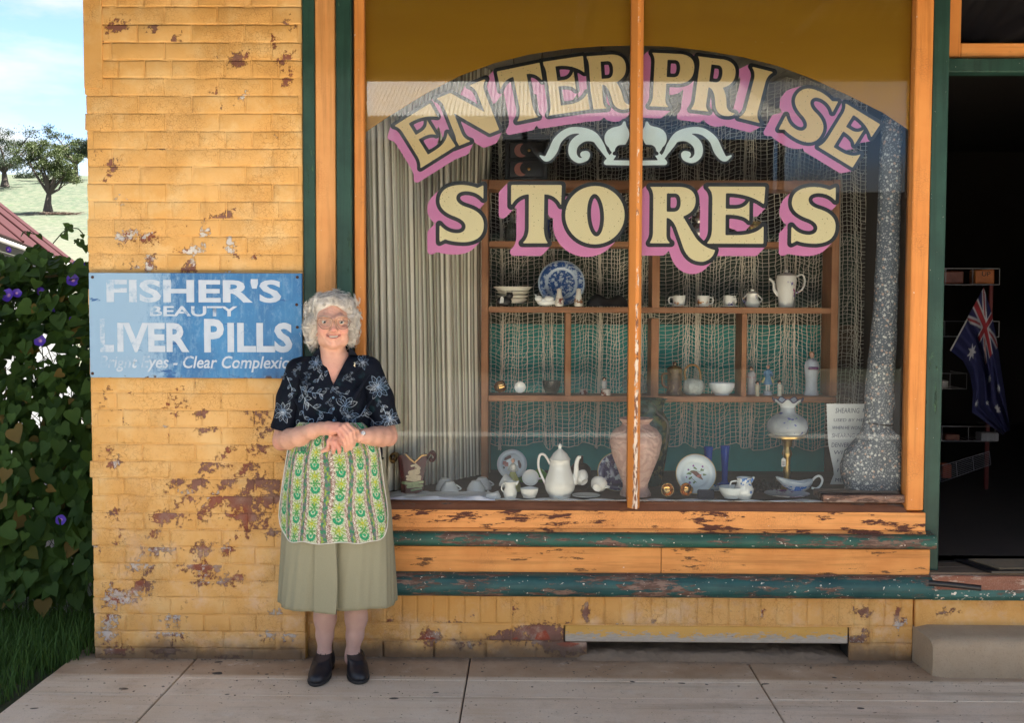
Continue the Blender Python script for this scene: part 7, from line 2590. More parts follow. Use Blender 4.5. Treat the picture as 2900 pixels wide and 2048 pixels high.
red = np.zeros(len(V)); lip = np.zeros(len(V)); pale = np.zeros(len(V))
for c_, r_, a_ in (((916, 934, .085), .022, .8), ((972, 934, .085), .022, .75), ((945, 936, .13), .017, .9), ((935, 880, .09), .03, .15), ((942, 1060, .07), .05, .35), ((960, 1225, .25), .05, .75), ((950, 1265, .23), .04, .75), ((790, 1262, .03), .05, .5), ((1100, 1245, .03), .05, .4), ((944, 970, .1), .03, .2)):
    red = np.maximum(red, a_ * blob(V, ctr(*c_), r_))
for P3 in (LIPU, LIPL):
    for a_, b_ in zip(P3, P3[1:]):
        for t_ in (0, .33, .66, 1): lip = np.maximum(lip, blob(V, a_ + (b_ - a_) * t_, .0037))
dark = np.zeros(len(V))
for a_, b_ in zip(MTH, MTH[1:]):
    for t_ in (0, .33, .66, 1): dark = np.maximum(dark, blob(V, a_ + (b_ - a_) * t_ + np.array([0, .003, .0]), .0042))
pale[V[:, 2] < .5] = 1


def mat_skin():
    m = NT('aged_skin')
    v = m.pos()
    n = m.noise(v, 60, 4, .6); n2 = m.noise(v, 220, 3, .6); n3 = m.noise(v, 22, 3, .6)
    c = m.mix(n3, (.50, .275, .20), (.60, .36, .275))
    c = m.mix(m.step(n, .5, .75, 0, .35), c, (.54, .25, .19))
    c = m.mix(m.attr('red'), c, m.mix(n, (.52, .20, .165), (.60, .27, .22)))
    c = m.mix(m.math('MULTIPLY', m.step(m.noise(v, 130, 2, .5), .66, .72), .35), c, (.32, .15, .09))
    c = m.mix(m.math('MULTIPLY', m.attr('pale'), .75), c, m.mix(n3, (.44, .30, .275), (.52, .37, .34)))
    c = m.mix(m.attr('lip'), c, (.50, .16, .14))
    c = m.mix(m.attr('dark'), c, (.07, .015, .015))
    m.set(Base_Color=c, Roughness=.5)
    m.p.inputs['Specular IOR Level'].default_value = .35
    m.p.inputs['Subsurface Weight'].default_value = .12
    m.p.inputs['Subsurface Radius'].default_value = (.9, .35, .2)
    m.p.inputs['Subsurface Scale'].default_value = .006
    m.bump(m.math('ADD', m.math('MULTIPLY', n2, .4), m.noise(m.pos(scale=(.35, 1, 1)), 120, 4, .65)), .8, .003)
    return m.mat


fast_mesh('body', V, Q, mat_skin(), woman, {'red': red, 'lip': np.clip(lip * 1.1, 0, 1), 'pale': pale, 'dark': np.clip(dark * 1.3, 0, 1)})
# eyes, brows, teeth
MEYE = plain('eye_white', (.62, .58, .55), .15); MIRIS = plain('grey_blue_iris', (.06, .08, .11), .1, var=.3); MPUP = plain('pupil', (.004, .004, .005), .1)
for sx_m in (-1, 1):
    mb = MB(); c = W(943.5 + sx_m * 24, 911.3, .0848); mb.ell(c, (.0117, .0117, .0117), 18, 12)
    e = mb.build('eye', MEYE, woman, True)
    for nm, r, m_, off in (('iris', .0068, MIRIS, .0100), ('pupil', .0032, MPUP, .01125)):
        mb = MB(); mb.lathe([(0, .0009), (r * .6, .0007), (r, 0), (r, -.001)], 16, o=Vector(c) + Vector((.0006, -off, -.0012)), M=RX(90)); k_ = mb.build(nm, m_, e, True); k_.matrix_parent_inverse = Matrix()
    mb = MB(); mb.tube([W(943.5 + sx_m * 13.5, 911.5, .0905), W(943.5 + sx_m * 19, 909.3, .0962), W(943.5 + sx_m * 26, 908.9, .0958), W(943.5 + sx_m * 35, 911.8, .0835)], .0011, 4); mb.build('lash_line', plain('dark_lash', (.07, .045, .04), .7), woman)
    mb = MB()
    for k in range(26):
        t = k / 25; b0 = W(943.5 + sx_m * (14 + 24 * t), 898.0 - 3.0 * math.sin(t * 2.6) + random.uniform(-.8, .8), .1055 - .018 * t ** 2)
        mb.tube([b0, b0 + np.array([sx_m * .006, -.001, .0014 - .003 * t])], .0006, 3)
    mb.build('eyebrow', plain('grey_brow', (.40, .34, .30), .7), woman)
mb = MB()
for k, c in enumerate(TEE):
    w_ = .0021 if 3 < k < 8 else .0019
    mb.ell(c, (w_, .0018, .0029), 8, 6)
mb.build('teeth', plain('teeth', (.78, .74, .66), .2), woman, True)

# --- hair
H_ = SDF()
H_.el(W(939, 893, -.022), (.092, .090, .080), .02)
H_.el(W(941, 862, .030), (.080, .060, .040), .03)
H_.el(W(887, 925, -.03), (.034, .055, .056), .03)
H_.el(W(994, 920, -.03), (.030, .055, .054), .03)
H_.el(W(888, 962, -.045), (.022, .035, .03), .02); H_.el(W(997, 955, -.045), (.018, .035, .03), .02)
Rr = random.Random(9)
hc = W(940, 892, -.015)
for k in range(170):
    a, b = Rr.uniform(0, 2 * math.pi), Rr.uniform(-.75, 1)
    d = np.array([math.cos(a) * math.sqrt(1 - b * b) * .094, math.sin(a) * math.sqrt(1 - b * b) * .090, b * .082])
    if d[1] < -.045 and d[2] < .038: continue
    r = Rr.uniform(.010, .020)
    H_.el(hc + d * Rr.uniform(.90, 1.03), (r * 1.25, r, r), .006)
H_.el(W(944, 930, .105), (.063, .085, .100), .012, 'sub')
H_.el(W(944, 958, .06), (.063, .070, .075), .016, 'sub')
H_.el(W(942, 1010, -.01), (.058, .075, .065), .012, 'sub')
V, Q = H_.mesh((-1.02, -.36, 1.36), (-.64, -.04, 1.70), .0032)


def mat_hair(base):
    m = NT('grey_hair_base' if base else 'grey_hair_strand')
    v = m.pos()
    n = m.noise(v, 42, 4, .65); g = m.noise(m.pos(scale=(1, 1, .5)), 300, 3, .6)
    if base:
        c = m.mix(n, (.34, .32, .29), (.76, .735, .69)); c = m.mix(m.step(g, .35, .7, 0, .6), c, (.56, .54, .51))
    else:
        c = m.mix(m.attr('tone'), (.46, .435, .39), (.92, .90, .85))
    m.set(Base_Color=c, Roughness=.42)
    if base: m.bump(m.math('ADD', g, n), .9, .004)
    return m.mat


hair = fast_mesh('hair', V, Q, mat_hair(True), woman)
# strands following the curls
nrmV = np.zeros_like(V)
q = V[Q]; fnm = np.cross(q[:, 2] - q[:, 0], q[:, 3] - q[:, 1])
for k in range(4): np.add.at(nrmV, Q[:, k], fnm)
nrmV /= np.maximum(np.linalg.norm(nrmV, axis=1, keepdims=True), 1e-12)
SV, SQ, ST = [], [], []
HR = np.random.default_rng(4)
locks = HR.choice(len(V), 640)
for li in locks:
    q0, nn = V[li], nrmV[li]
    rel = q0 - hc
    if rel[1] < -.046 and rel[2] < .034 and abs(rel[0] - .005) < .056: continue
    sw = np.array([mnoise.noise(Vector(q0) * 20), mnoise.noise(Vector(q0) * 20 + Vector((5, 0, 0))), mnoise.noise(Vector(q0) * 20 + Vector((0, 7, 0)))])
    tng = np.array([rel[0] * 7, -.15, -.45]) + sw * 1.5
    if rel[1] < -.035 and rel[2] < .085 and abs(rel[0]) < .075: tng = np.array([rel[0] * 5 + .9, -.3, .05]) + sw * 1.3
    tng -= nn * (tng @ nn); tng /= max(np.linalg.norm(tng), 1e-6)
    side = np.cross(nn, tng)
    L0 = HR.uniform(.036, .066); curl0 = HR.choice([-1, 1]) * HR.uniform(1.6, 4.2); tone0 = np.clip(HR.normal(.66, .16), .1, 1); lift0 = HR.uniform(.15, .5)
    for st in range(15):
        off = side * HR.normal(0, .0042) + tng * HR.normal(0, .003) + nn * HR.uniform(-.001, .003)
        L = L0 * HR.uniform(.75, 1.1); curl = curl0 * HR.uniform(.85, 1.15); tone = np.clip(tone0 + HR.normal(0, .14), 0, 1)
        n = 10; pts = []; pos = q0 + off; ang = 0.0
        for k in range(n):
            pts.append(pos); ang += curl / n
            lift = nn * (math.cos(k / n * math.pi) * lift0 - .12)
            dr = tng * math.cos(ang) + side * math.sin(ang) + lift
            pos = pos + dr / np.linalg.norm(dr) * L / n
        if any(p_[1] < hc[1] - .045 and p_[2] < hc[2] + .030 and abs(p_[0] - hc[0] - .005) < .056 for p_ in pts): continue
        r = HR.uniform(.0005, .0010); b = len(SV)
        for k, p_ in enumerate(pts):
            rr = r * (1 - .6 * k / n)
            SV += [p_ - side * rr, p_ + nn * rr, p_ + side * rr]; ST += [tone * (.8 + .2 * k / n)] * 3
        for k in range(n - 1):
            for s_ in range(3):
                SQ.append((b + 3 * k + s_, b + 3 * k + (s_ + 1) % 3, b + 3 * k + 3 + (s_ + 1) % 3, b + 3 * k + 3 + s_))
o = fast_mesh('strands', np.array(SV), np.array(SQ), mat_hair(False), hair, {'tone': np.array(ST)}); o['kind'] = 'stuff'
o.matrix_parent_inverse = Matrix()

# --- printed cloth: line drawing rasterised into per-vertex ink
PW0, PW1, PH0, PH1 = 740, 1160, 960, 1360      # print sheet in photograph pixels at the body
SC = 3


class Print:
    def __init__(self):
        self.ink = np.zeros(((PH1 - PH0) * SC, (PW1 - PW0) * SC), np.float32); self.teal = np.zeros_like(self.ink)
    def line(self, pts, w=.40, a=1.0):
        pts = np.array(pts, float)
        for p, q in zip(pts, pts[1:]):
            n = max(2, int(np.hypot(*(q - p)) * SC * 1.5))
            for t in np.linspace(0, 1, n):
                x, y = p + (q - p) * t; self.dot(x, y, w, a)
    def dot(self, x, y, w, a=1.0, buf=None):
        buf = self.ink if buf is None else buf
        cx, cy = (x - PW0) * SC, (y - PH0) * SC; r = w * SC
        i0, i1, j0, j1 = int(cx - r - 1), int(cx + r + 2), int(cy - r - 1), int(cy + r + 2)
        if i0 < 0 or j0 < 0 or i1 >= buf.shape[1] or j1 >= buf.shape[0]: return
        yy, xx = np.mgrid[j0:j1, i0:i1]
        v = np.clip(r + .7 - np.hypot(xx - cx, yy - cy), 0, 1) * a
        buf[j0:j1, i0:i1] = np.maximum(buf[j0:j1, i0:i1], v)
    def petal(self, cx, cy, ang, L, wd, vein=True, a=1.0):
        ca, sa = math.cos(ang), math.sin(ang)
        for s in (-1, 1):
            self.line([(cx + ca * L * t - sa * s * wd * math.sin(math.pi * t) ** .8, cy + sa * L * t + ca * s * wd * math.sin(math.pi * t) ** .8) for t in np.linspace(0, 1, 9)], .42, a)
        if vein: self.line([(cx + ca * L * .15, cy + sa * L * .15), (cx + ca * L * .75, cy + sa * L * .75)], .3, a * .6)
    def flower(self, cx, cy, r, n, a0=0, a=1.0):
        for k in range(n): self.petal(cx, cy, a0 + 2 * math.pi * k / n, r * (1 if k % 2 else .82), r * .17, True, a)
        for k in range(10): self.dot(cx + r * .22 * math.cos(k * .63), cy + r * .22 * math.sin(k * .63), .7, a)
    def sprig(self, pts, n, L, a=1.0):
        P = smooth3(pts, 8); self.line(P, .46, a)
        for k in range(n):
            i = int((k + .6) / n * (len(P) - 2)); d = math.atan2(P[i + 1][1] - P[i][1], P[i + 1][0] - P[i][0])
            self.petal(P[i][0], P[i][1], d + (.9 if k % 2 else -.9), L, L * .2, True, a)
    def curl(self, cx, cy, r, a0, turns, a=1.0):
        self.line([(cx + r * (1 - .8 * t) * math.cos(a0 + turns * 6.28 * t), cy + r * (1 - .8 * t) * math.sin(a0 + turns * 6.28 * t)) for t in np.linspace(0, 1, 26)], .6, a)
    def sample(self, V, buf):
        s = mpp(PYW - .12)
        c = at(943, 1160, PYW - .12)
        px = 943 + (V[:, 0] - c.x) / s; py = 1160 - (V[:, 2] - c.z) / s
        x = np.clip((px - PW0) * SC, 0, buf.shape[1] - 2); y = np.clip((py - PH0) * SC, 0, buf.shape[0] - 2)
        i, j = x.astype(int), y.astype(int); fx, fy = x - i, y - j
        return (buf[j, i] * (1 - fx) * (1 - fy) + buf[j, i + 1] * fx * (1 - fy) + buf[j + 1, i] * (1 - fx) * fy + buf[j + 1, i + 1] * fx * fy)


pr = Print()
pr.flower(1066, 1098, 36, 11, .2); pr.flower(792, 1172, 34, 9, .5); pr.flower(886, 1030, 26, 8, .1, .8); pr.flower(1020, 1028, 22, 7, .4, .7)
pr.flower(1100, 1190, 28, 9, 0); pr.flower(985, 1180, 22, 7, .9, .7); pr.flower(780, 1060, 22, 7, .2, .7)
pr.sprig([(840, 1095), (852, 1122), (870, 1142), (905, 1165), (940, 1172)], 7, 24); pr.sprig([(846, 1106), (880, 1112), (915, 1118)], 6, 18)
pr.sprig([(860, 1130), (856, 1165), (862, 1190)], 3, 20); pr.sprig([(1035, 1150), (1020, 1178), (1000, 1190), (992, 1210)], 4, 24); pr.sprig([(1022, 1176), (1050, 1195), (1060, 1205)], 3, 22)
pr.sprig([(800, 1070), (815, 1100), (818, 1125)], 4, 14); pr.sprig([(1080, 1150), (1088, 1175)], 3, 14, .9); pr.sprig([(925, 1050), (905, 1060), (895, 1085)], 4, 17, .9)
pr.curl(882, 1195, 14, 0, 1.3); pr.curl(1012, 1012, 10, 1, 1.3); pr.curl(945, 1210, 9, 3, 1.2, .7); pr.curl(838, 1200, 10, 1, 1.2, .8)
for a_ in (-2.5, -1.9, -.9, -.3): pr.petal(978, 1150, a_, 30 if abs(a_ + 1.4) < .8 else 34, 8)
for a_ in (2.3, 1.5): pr.petal(978, 1150, a_, 22, 6)
pr.sprig([(940, 1100), (960, 1112), (985, 1118)], 3, 14, .6); pr.sprig([(905, 1210), (898, 1190), (910, 1178)], 3, 15, .8)
for k in range(26):
    x, y = Rr.uniform(760, 1140), Rr.uniform(1010, 1330)
    pr.sprig([(x, y), (x + Rr.uniform(-14, 14), y + 10), (x + Rr.uniform(-18, 18), y + 24)], 3, 11, .38)
for k in range(9): pr.dot(Rr.uniform(800, 1090), Rr.uniform(1040, 1200), 11, 1, pr.teal)
pr.dot(925, 1158, 14, 1, pr.teal); pr.dot(990, 1145, 16, 1, pr.teal); pr.dot(1075, 1105, 18, 1, pr.teal)


def mat_shirt():
    m = NT('navy_print_cloth')
    v = m.pos()
    n = m.noise(v, 24, 4, .6)
    c = m.mix(n, (.0028, .004, .009), (.005, .008, .016))
    c = m.mix(m.math('MULTIPLY', m.attr('teal'), m.step(n, .4, .6, .0, .18)), c, (.02, .085, .105))
    c = m.mix(m.step(m.noise(v, 70, 3, .6), .6, .7, 0, .5), c, (.008, .03, .025))
    ln = m.mix(m.step(m.noise(v, 30, 2, .5), .42, .6), (.22, .32, .46), (.50, .58, .66))
    c = m.mix(m.math('MULTIPLY', m.attr('ink'), .85), c, ln)
    m.set(Base_Color=c, Roughness=.75)
    m.p.inputs['Specular IOR Level'].default_value = .12
    m.bump(m.noise(m.pos(scale=(1, 1, .6)), 30, 3, .5), .5, .006)
    return m.mat


MSH = mat_shirt()
S_ = SDF()
S_.rc(W(856, 1040, -.012), W(1034, 1036, -.012), .046, .046, .03)
S_.el(W(943, 1105, -.005), (.165, .100, .13), .05)
S_.el(W(945, 1190, .0), (.178, .118, .15), .05)
S_.el(W(948, 1280, .0), (.205, .132, .15), .05)
S_.el(W(906, 1140, .052), (.066, .052, .066), .045); S_.el(W(984, 1138, .052), (.066, .052, .066), .045)
for (a, c) in (((845, 1060), (900, 1150)), ((1045, 1060), (990, 1150)), ((835, 1130), (880, 1200)), ((1060, 1120), (1010, 1200))):
    S_.rc(W(a[0], a[1], .075), W(c[0], c[1], .115), .004, .008, .03)
ap, tl, tr_ = W(942, 1092, .1), W(899, 985, .1), W(988, 985, .1)


def vneck(P):
    dl = ((P[:, 0] - ap[0]) * (ap[2] - tl[2]) - (P[:, 2] - ap[2]) * (ap[0] - tl[0])) / np.hypot(ap[2] - tl[2], ap[0] - tl[0])
    dr = -((P[:, 0] - ap[0]) * (ap[2] - tr_[2]) - (P[:, 2] - ap[2]) * (ap[0] - tr_[0])) / np.hypot(ap[2] - tr_[2], ap[0] - tr_[0])
    return np.maximum(np.maximum(dl, dr), P[:, 1] - (PYW - .0))


S_.fn(vneck, 'sub', .003)
S_.rc(W(942, 970, -.02), W(942, 1030, -.02), .066, .062, .01, 'sub')
zcut = W(943, 1345, .0)[2]
S_.fn(lambda P: P[:, 2] - zcut, 'sub', .002)
V, Q = S_.mesh((-1.10, -.40, zcut - .02), (-.50, -.03, 1.44), .0021)
fast_mesh('shirt', V, Q, MSH, woman, {'ink': pr.sample(V, pr.ink), 'teal': pr.sample(V, pr.teal)})
shirt_o = bpy.data.objects['shirt']
for (pts, rs, hem, nrm_) in (([(846, 1050, -.008), (826, 1130, .0), (812, 1222, .012), (808, 1260, .02)], [.056, .062, .066, .066], ((812, 1217, .01)), (-.16, .0, -1.0)), ([(1044, 1046, -.008), (1072, 1130, .0), (1090, 1212, .012), (1094, 1250, .02)], [.056, .062, .0655, .066], ((1090, 1204, .01)), (.10, .0, -1.0))):
    A_ = SDF()
    A_.chain([W(*p) for p in pts], rs, .02)
    hp = W(*hem); hn = np.array(nrm_) / np.linalg.norm(nrm_)
    A_.chain([W(*pts[1]), W(*pts[2]), W(*pts[3])], [.04, .0575, .0585], .01, 'sub')
    A_.fn(lambda P, hp=hp, hn=hn: -((P - hp) @ hn), 'sub', .002)
    for q_ in range(3):
        a0 = pts[0]; A_.rc(W(a0[0], a0[1] + 30 + q_ * 26, .05), W(pts[2][0] + (8 if a0[0] < 900 else -8), pts[2][1] - 50 + q_ * 22, .06), .002, .006, .02)
    V, Q = A_.mesh(np.minimum.reduce([W(*p) for p in pts]) - .09, np.maximum.reduce([W(*p) for p in pts]) + .09, .0021)
    fast_mesh('sleeve', V, Q, MSH, woman, {'ink': pr.sample(V, pr.ink), 'teal': pr.sample(V, pr.teal)})
# collar
for poly in ([(899, 984), (905, 1012), (921, 1055), (893, 1062), (864, 1040), (874, 1016), (888, 996)], [(986, 984), (980, 1014), (964, 1056), (996, 1066), (1024, 1040), (1012, 1014), (998, 994)]):
    s = mpp(PYW - .06)
    PX = np.array(poly, float); cc = PX.mean(0)
    n = 14
    pts = []
    for k in range(len(PX)):
        a, c = PX[k], PX[(k + 1) % len(PX)]
        for t in np.linspace(0, 1, n, endpoint=False): pts.append(a + (c - a) * t)
    pts = np.array(pts); m_ = len(pts); rings = 12
    P2 = np.concatenate([cc + (pts - cc) * (k / rings) for k in range(1, rings + 1)] + [cc[None]])
    XW = np.array([W(px, py, .06) for px, py in P2])
    yf = S_.front(XW[:, 0], XW[:, 2], -.5)
    yb = B_.front(XW[:, 0], XW[:, 2], -.5)
    base_y = PYW - .045
    yf = np.minimum(np.where(yf > -.08, base_y + .03, yf), yb) - .0055
    Vc = np.stack([XW[:, 0], yf, XW[:, 2]], 1)
    Vb = Vc + [0, .003, 0]
    Qc = [(k * m_ + i, k * m_ + (i + 1) % m_, (k + 1) * m_ + (i + 1) % m_, (k + 1) * m_ + i) for k in range(rings - 1) for i in range(m_)] + [(len(P2) - 1, (i + 1) % m_, i) for i in range(m_)]
    N = len(Vc); o_ = (rings - 1) * m_
    Qr = [tuple(reversed([v_ + N for v_ in f])) for f in Qc] + [(o_ + (i + 1) % m_, o_ + i, o_ + i + N, o_ + (i + 1) % m_ + N) for i in range(m_)]
    VV = np.concatenate([Vc, Vb])
    np_mesh('collar', VV, Qc + Qr, MSH, woman, True, {'ink': pr.sample(VV, pr.ink), 'teal': pr.sample(VV, pr.teal)})
# collar stand behind the neck
mb = MB()
mb.grid(lambda u, v: tuple(W(942 + 46 * math.cos(math.pi * u), 1016 - 34 * v - 4 * math.sin(math.pi * u), -.028 - .058 * math.sin(math.pi * u))), 24, 3)
np_mesh('collar_stand', mb.v, mb.f, MSH, woman, True, {'ink': np.zeros(len(mb.v)), 'teal': np.zeros(len(mb.v))})
for (px, py) in ((945, 1126), (946, 1158), (947, 1190)):
    x, z = W(px, py, .1)[[0, 2]]; y = float(S_.front(np.array([x]), np.array([z]), -.5)[0])
    mb = MB(); mb.lathe([(0, .002), (.004, .002), (.0052, .001), (.0052, -.001)], 14, o=(x, y, z), M=RX(90)); mb.build('button', plain('blue_button', (.10, .20, .32), .3), woman, True)
x, z = W(1003, 1033, .06)[[0, 2]]; y = float(S_.front(np.array([x]), np.array([z]), -.5)[0]) - .008
mb = MB(); mb.tube([(x - .002, y, z + .009), (x + .003, y - .001, z + .001), (x - .002, y, z - .003), (x + .003, y, z - .010)], [.0022, .003, .0032, .002], 8); mb.build('brooch', plain('pale_gilt', (.65, .60, .45), .25, .5), woman, True)

# --- skirt and apron
KX = W(956, 1500, 0)[0]


def skirt_ab(z):
    """half width and half depth of the skirt at height z"""
    zs_ = [W(953, p, 0)[2] for p in (1700, 1600, 1440, 1330, 1250, 1180)]
    a = np.interp(z, zs_, [.252, .245, .231, .206, .188, .170]); b = np.interp(z, zs_, [.165, .160, .158, .150, .138, .128])
    return a, b


def skirt_pt(t, z, off=0.0):
    a, b = skirt_ab(z)
    cx_ = KX - (.010 if z > 1.0 else 0) * min(1, (z - 1.0) * 4)
    s_, c_ = math.sin(t), math.cos(t)
    e = .86
    return cx_ + (a + off) * math.copysign(abs(s_) ** e, s_), PYW - (b + off) * math.copysign(abs(c_) ** e, c_), z


zh, zw = W(953, 1697, 0)[2] - .012, W(953, 1300, 0)[2]
nt, nz_ = 380, 40
V, Q = [], []
for lay_ in (0, 1):
    for j in range(nz_ + 1):
        v = j / nz_; z = zw + (zh - zw) * v
        for i in range(nt):
            t = 2 * math.pi * i / nt
            fold = .0065 * v ** 1.3 * math.sin(t * 7 + .7) + .003 * v * math.sin(t * 13 + 2 * v) + .0016 * math.sin(t * 31 + 9 * v) * v
            x, y, _ = skirt_pt(t, z, fold - .003 * lay_)
            if math.cos(t) > 0:
                dx = x - (KX + .016)
                y += (.034 * (1 / (1 + math.exp(-max(-90, min(90, dx / .0008))))) * math.exp(-max(0, dx) / .028) - .010 * math.exp(-((dx + .012) / .016) ** 2)) * min(1, v * 2)
            if lay_ == 0 and v > .965 and v < .995: x += 0; y += .0
            V.append((x, y, z + .004 * math.sin(t * 3) * v))
o1 = (nz_ + 1) * nt
for lay_ in (0, 1):
    for j in range(nz_):
        for i in range(nt):
            q_ = [lay_ * o1 + j * nt + i, lay_ * o1 + (j + 1) * nt + i, lay_ * o1 + (j + 1) * nt + (i + 1) % nt, lay_ * o1 + j * nt + (i + 1) % nt]
            Q.append(tuple(q_ if lay_ == 0 else reversed(q_)))
for i in range(nt): Q.append((nz_ * nt + i, o1 + nz_ * nt + i, o1 + nz_ * nt + (i + 1) % nt, nz_ * nt + (i + 1) % nt))
MSK = plain('olive_skirt_cloth', (.255, .25, .17), .85, scale=300, var=.10)
skirt = np_mesh('skirt', V, Q, MSK, woman, True)
PVX, PVQ = [], []
for j in range(31):
    v = j / 30; z0_ = W(953, 1515, 0)[2]; z = z0_ + (zh - z0_ - .004) * v
    for i in range(15):
        k = i / 14
        t = -.23 + (.23 + .055 + .02 * math.sin(v * 3)) * k
        x, y, _ = skirt_pt(t, z, .004 + .015 * k ** 2 + .0065 * v ** 1.3 * math.sin(t * 7 + .7) + .004 * v)
        PVX.append((x, y, z))
PVX += [(x, y + .003, z) for x, y, z in PVX]
for j in range(30):
    for i in range(14):
        a_ = j * 15 + i; q_ = (a_, a_ + 15, a_ + 16, a_ + 1)
        PVQ.append(q_); PVQ.append(tuple(465 + k for k in reversed(q_)))
    PVQ.append((j * 15 + 14, (j + 1) * 15 + 14, 465 + (j + 1) * 15 + 14, 465 + j * 15 + 14))
for i in range(14): PVQ.append((450 + i, 465 + 450 + i, 465 + 451 + i, 451 + i))
np_mesh('pleat', PVX, PVQ, MSK, skirt, True).matrix_parent_inverse = Matrix()
# apron
nu, nv = 230, 190
zt0, zb0 = W(953, 1198, .13)[2], W(953, 1536, .15)[2]
U = np.linspace(-1, 1, nu + 1); Vv = np.linspace(0, 1, nv + 1)
V, UV = [], []
ARN = np.random.default_rng(2)
for v in Vv:
    for u in U:
        corner = max(0, abs(u) - .55) / .45
        zb1 = zb0 + .145 * (1 - math.sqrt(max(0, 1 - corner ** 2.2))) + .004 * math.sin(u * 14)
        z = zt0 + (zb1 - zt0) * v
        wid = .60 + .40 * min(1, v / .30) ** .7 if v < .30 else 1.0
        t = u * 1.17 * wid + .008 * math.sin(v * 7)
        fold = .0045 * math.sin(u * 17 + .6 * math.sin(v * 4)) * (1 - .45 * v) + .004 * math.sin(u * 7 + 1 + v * 2) * v + .003
        x, y, _ = skirt_pt(t, z, .013 + fold)
        V.append((x, y, z)); UV.append((u * .245 * (wid * .25 + .75) + .006 * math.sin(v * 9 + u * 4), zt0 - z))
w = nu + 1
V = np.array(V); UV = np.array(UV)
Qa = [(j * w + i, (j + 1) * w + i, (j + 1) * w + i + 1, j * w + i + 1) for j in range(nv) for i in range(nu)]


def apron_col(U_, V_):
    per, vp = .078, .098
    s = ((U_ + .012) / per) % 1.0; cu = (s - .5) * per           # metres from the white column's centre
    row = np.floor((U_ + .012) / per)
    vv = ((V_ + .03 * (row % 2)) / vp) % 1.0
    N1 = np.array([mnoise.noise(Vector((a * 160, b * 160, 0))) for a, b in zip(U_, V_)])
    N2 = np.array([mnoise.noise(Vector((a * 420, b * 420, 3))) for a, b in zip(U_, V_)])
    C = np.zeros((len(U_), 3))
    band = np.abs(cu) > .0215
    C[:] = np.where((N2 > .12)[:, None], (.15, .22, .11), (.46, .51, .37))
    dk = np.where((N1 > .05)[:, None], (.06, .105, .075), (.14, .16, .135)); C[band] = dk[band]
    # medallions in the band: lime leaf bursts and dark green drops
    bu = np.where(cu > 0, cu - per / 2, cu + per / 2)
    def burst(x, y, r, n, k): 
        a = np.arctan2(y, x); return np.hypot(x, y) < r * (.62 + .38 * np.cos(a * n)) + N2 * .003
    dv = (vv - .25) * vp; b1 = burst(bu, dv, .020, 9, 0) & (np.hypot(bu, dv) > .004)
    C[b1 & band] = (.22, .34, .04)
    dv2 = (vv - .75) * vp; b2 = (np.abs(np.hypot(bu * 1.25, dv2 * .75) - .014) < .004); C[b2 & band] = (.02, .17, .085)
    b3 = np.hypot(bu * 1.3, dv2 * .8) < .006; C[b3 & band] = (.10, .11, .16)
    # white column: emerald scroll, lime star, stem
    dv = (vv - .5) * vp; m1 = burst(cu, dv - .005, .0225, 8, 0); C[m1 & ~band] = (.24, .36, .03)
    m1b = np.hypot(cu, dv - .004) < .005; C[m1b] = (.42, .40, .05)
    dv3 = (vv - .05) * vp; e1 = np.abs(np.hypot(cu * 1.05, (dv3) * .72) - .0128) < .0046; C[e1 & ~band] = (.006, .24, .105)
    e2 = np.hypot(cu * 1.6, dv3 * 1.0) < .0075; C[e2] = (.01, .30, .14)
    dv4 = (vv - .86) * vp; e3 = burst(cu, dv4, .019, 6, 0); C[e3 & ~band] = (.05, .25, .06)
    C[(N2 > .28) & ~band & (np.abs(cu) < .02)] *= .35
    # brown scroll lace along the edges of the columns
    for sgn_ in (-1, 1):
        e = cu - sgn_ * .0255
        lace = np.abs(e) < .0056
        ring = np.abs(np.hypot(e, ((V_ * 1.0) % .0088) - .0044) - .0032) < .0011
        C[lace] = (.60, .57, .52)
        C[lace & (ring | (np.abs(np.abs(e) - .0051) < .0007))] = (.17, .10, .075)
    return C * (1 + .10 * N1[:, None])


Ca = apron_col(UV[:, 0], UV[:, 1])
pk = (np.abs(UV[:, 1] - .125 - .004 * np.sin(UV[:, 0] * 300)) < .0045) & (UV[:, 0] > -.170) & (UV[:, 0] < -.095)
Ca[pk] = (.01, .19, .06)
pk2 = (UV[:, 1] > .100) & (UV[:, 1] < .121) & (UV[:, 0] > -.160) & (UV[:, 0] < -.10); Ca[pk2] = Ca[pk2] * .35 + np.array([.005, .03, .03])
ma = NT('apron_print'); ma.set(Base_Color=ma.attr('dye', out='Color'), Roughness=.8)
ma.bump(ma.noise(ma.pos(), 260, 3, .6), .25, .001)
N = len(V)
ring_ = [i for i in range(w)] + [j * w + nu for j in range(1, nv + 1)] + [nv * w + i for i in range(nu - 1, -1, -1)] + [j * w for j in range(nv - 1, 0, -1)]
Vb = V + [0, .0018, 0]
Qx = Qa + [tuple(reversed([k + N for k in f])) for f in Qa] + [(ring_[k], ring_[(k + 1) % len(ring_)], ring_[(k + 1) % len(ring_)] + N, ring_[k] + N) for k in range(len(ring_))]
apron = np_mesh('apron', np.concatenate([V, Vb]), Qx, ma.mat, woman, True, {'dye': np.concatenate([Ca, Ca])})
edge_i = [j * w for j in range(20, nv)] + [nv * w + i for i in range(w)] + [j * w + nu for j in range(nv - 1, 20, -1)]
mb = MB(); mb.tube([V[i] + np.array([0, -.001, 0]) for i in edge_i[::2]], .0021, 5)
k_ = mb.build('edging', plain('white_edging', (.62, .62, .58), .8, scale=300, var=.2), apron, True); k_.matrix_parent_inverse = Matrix()

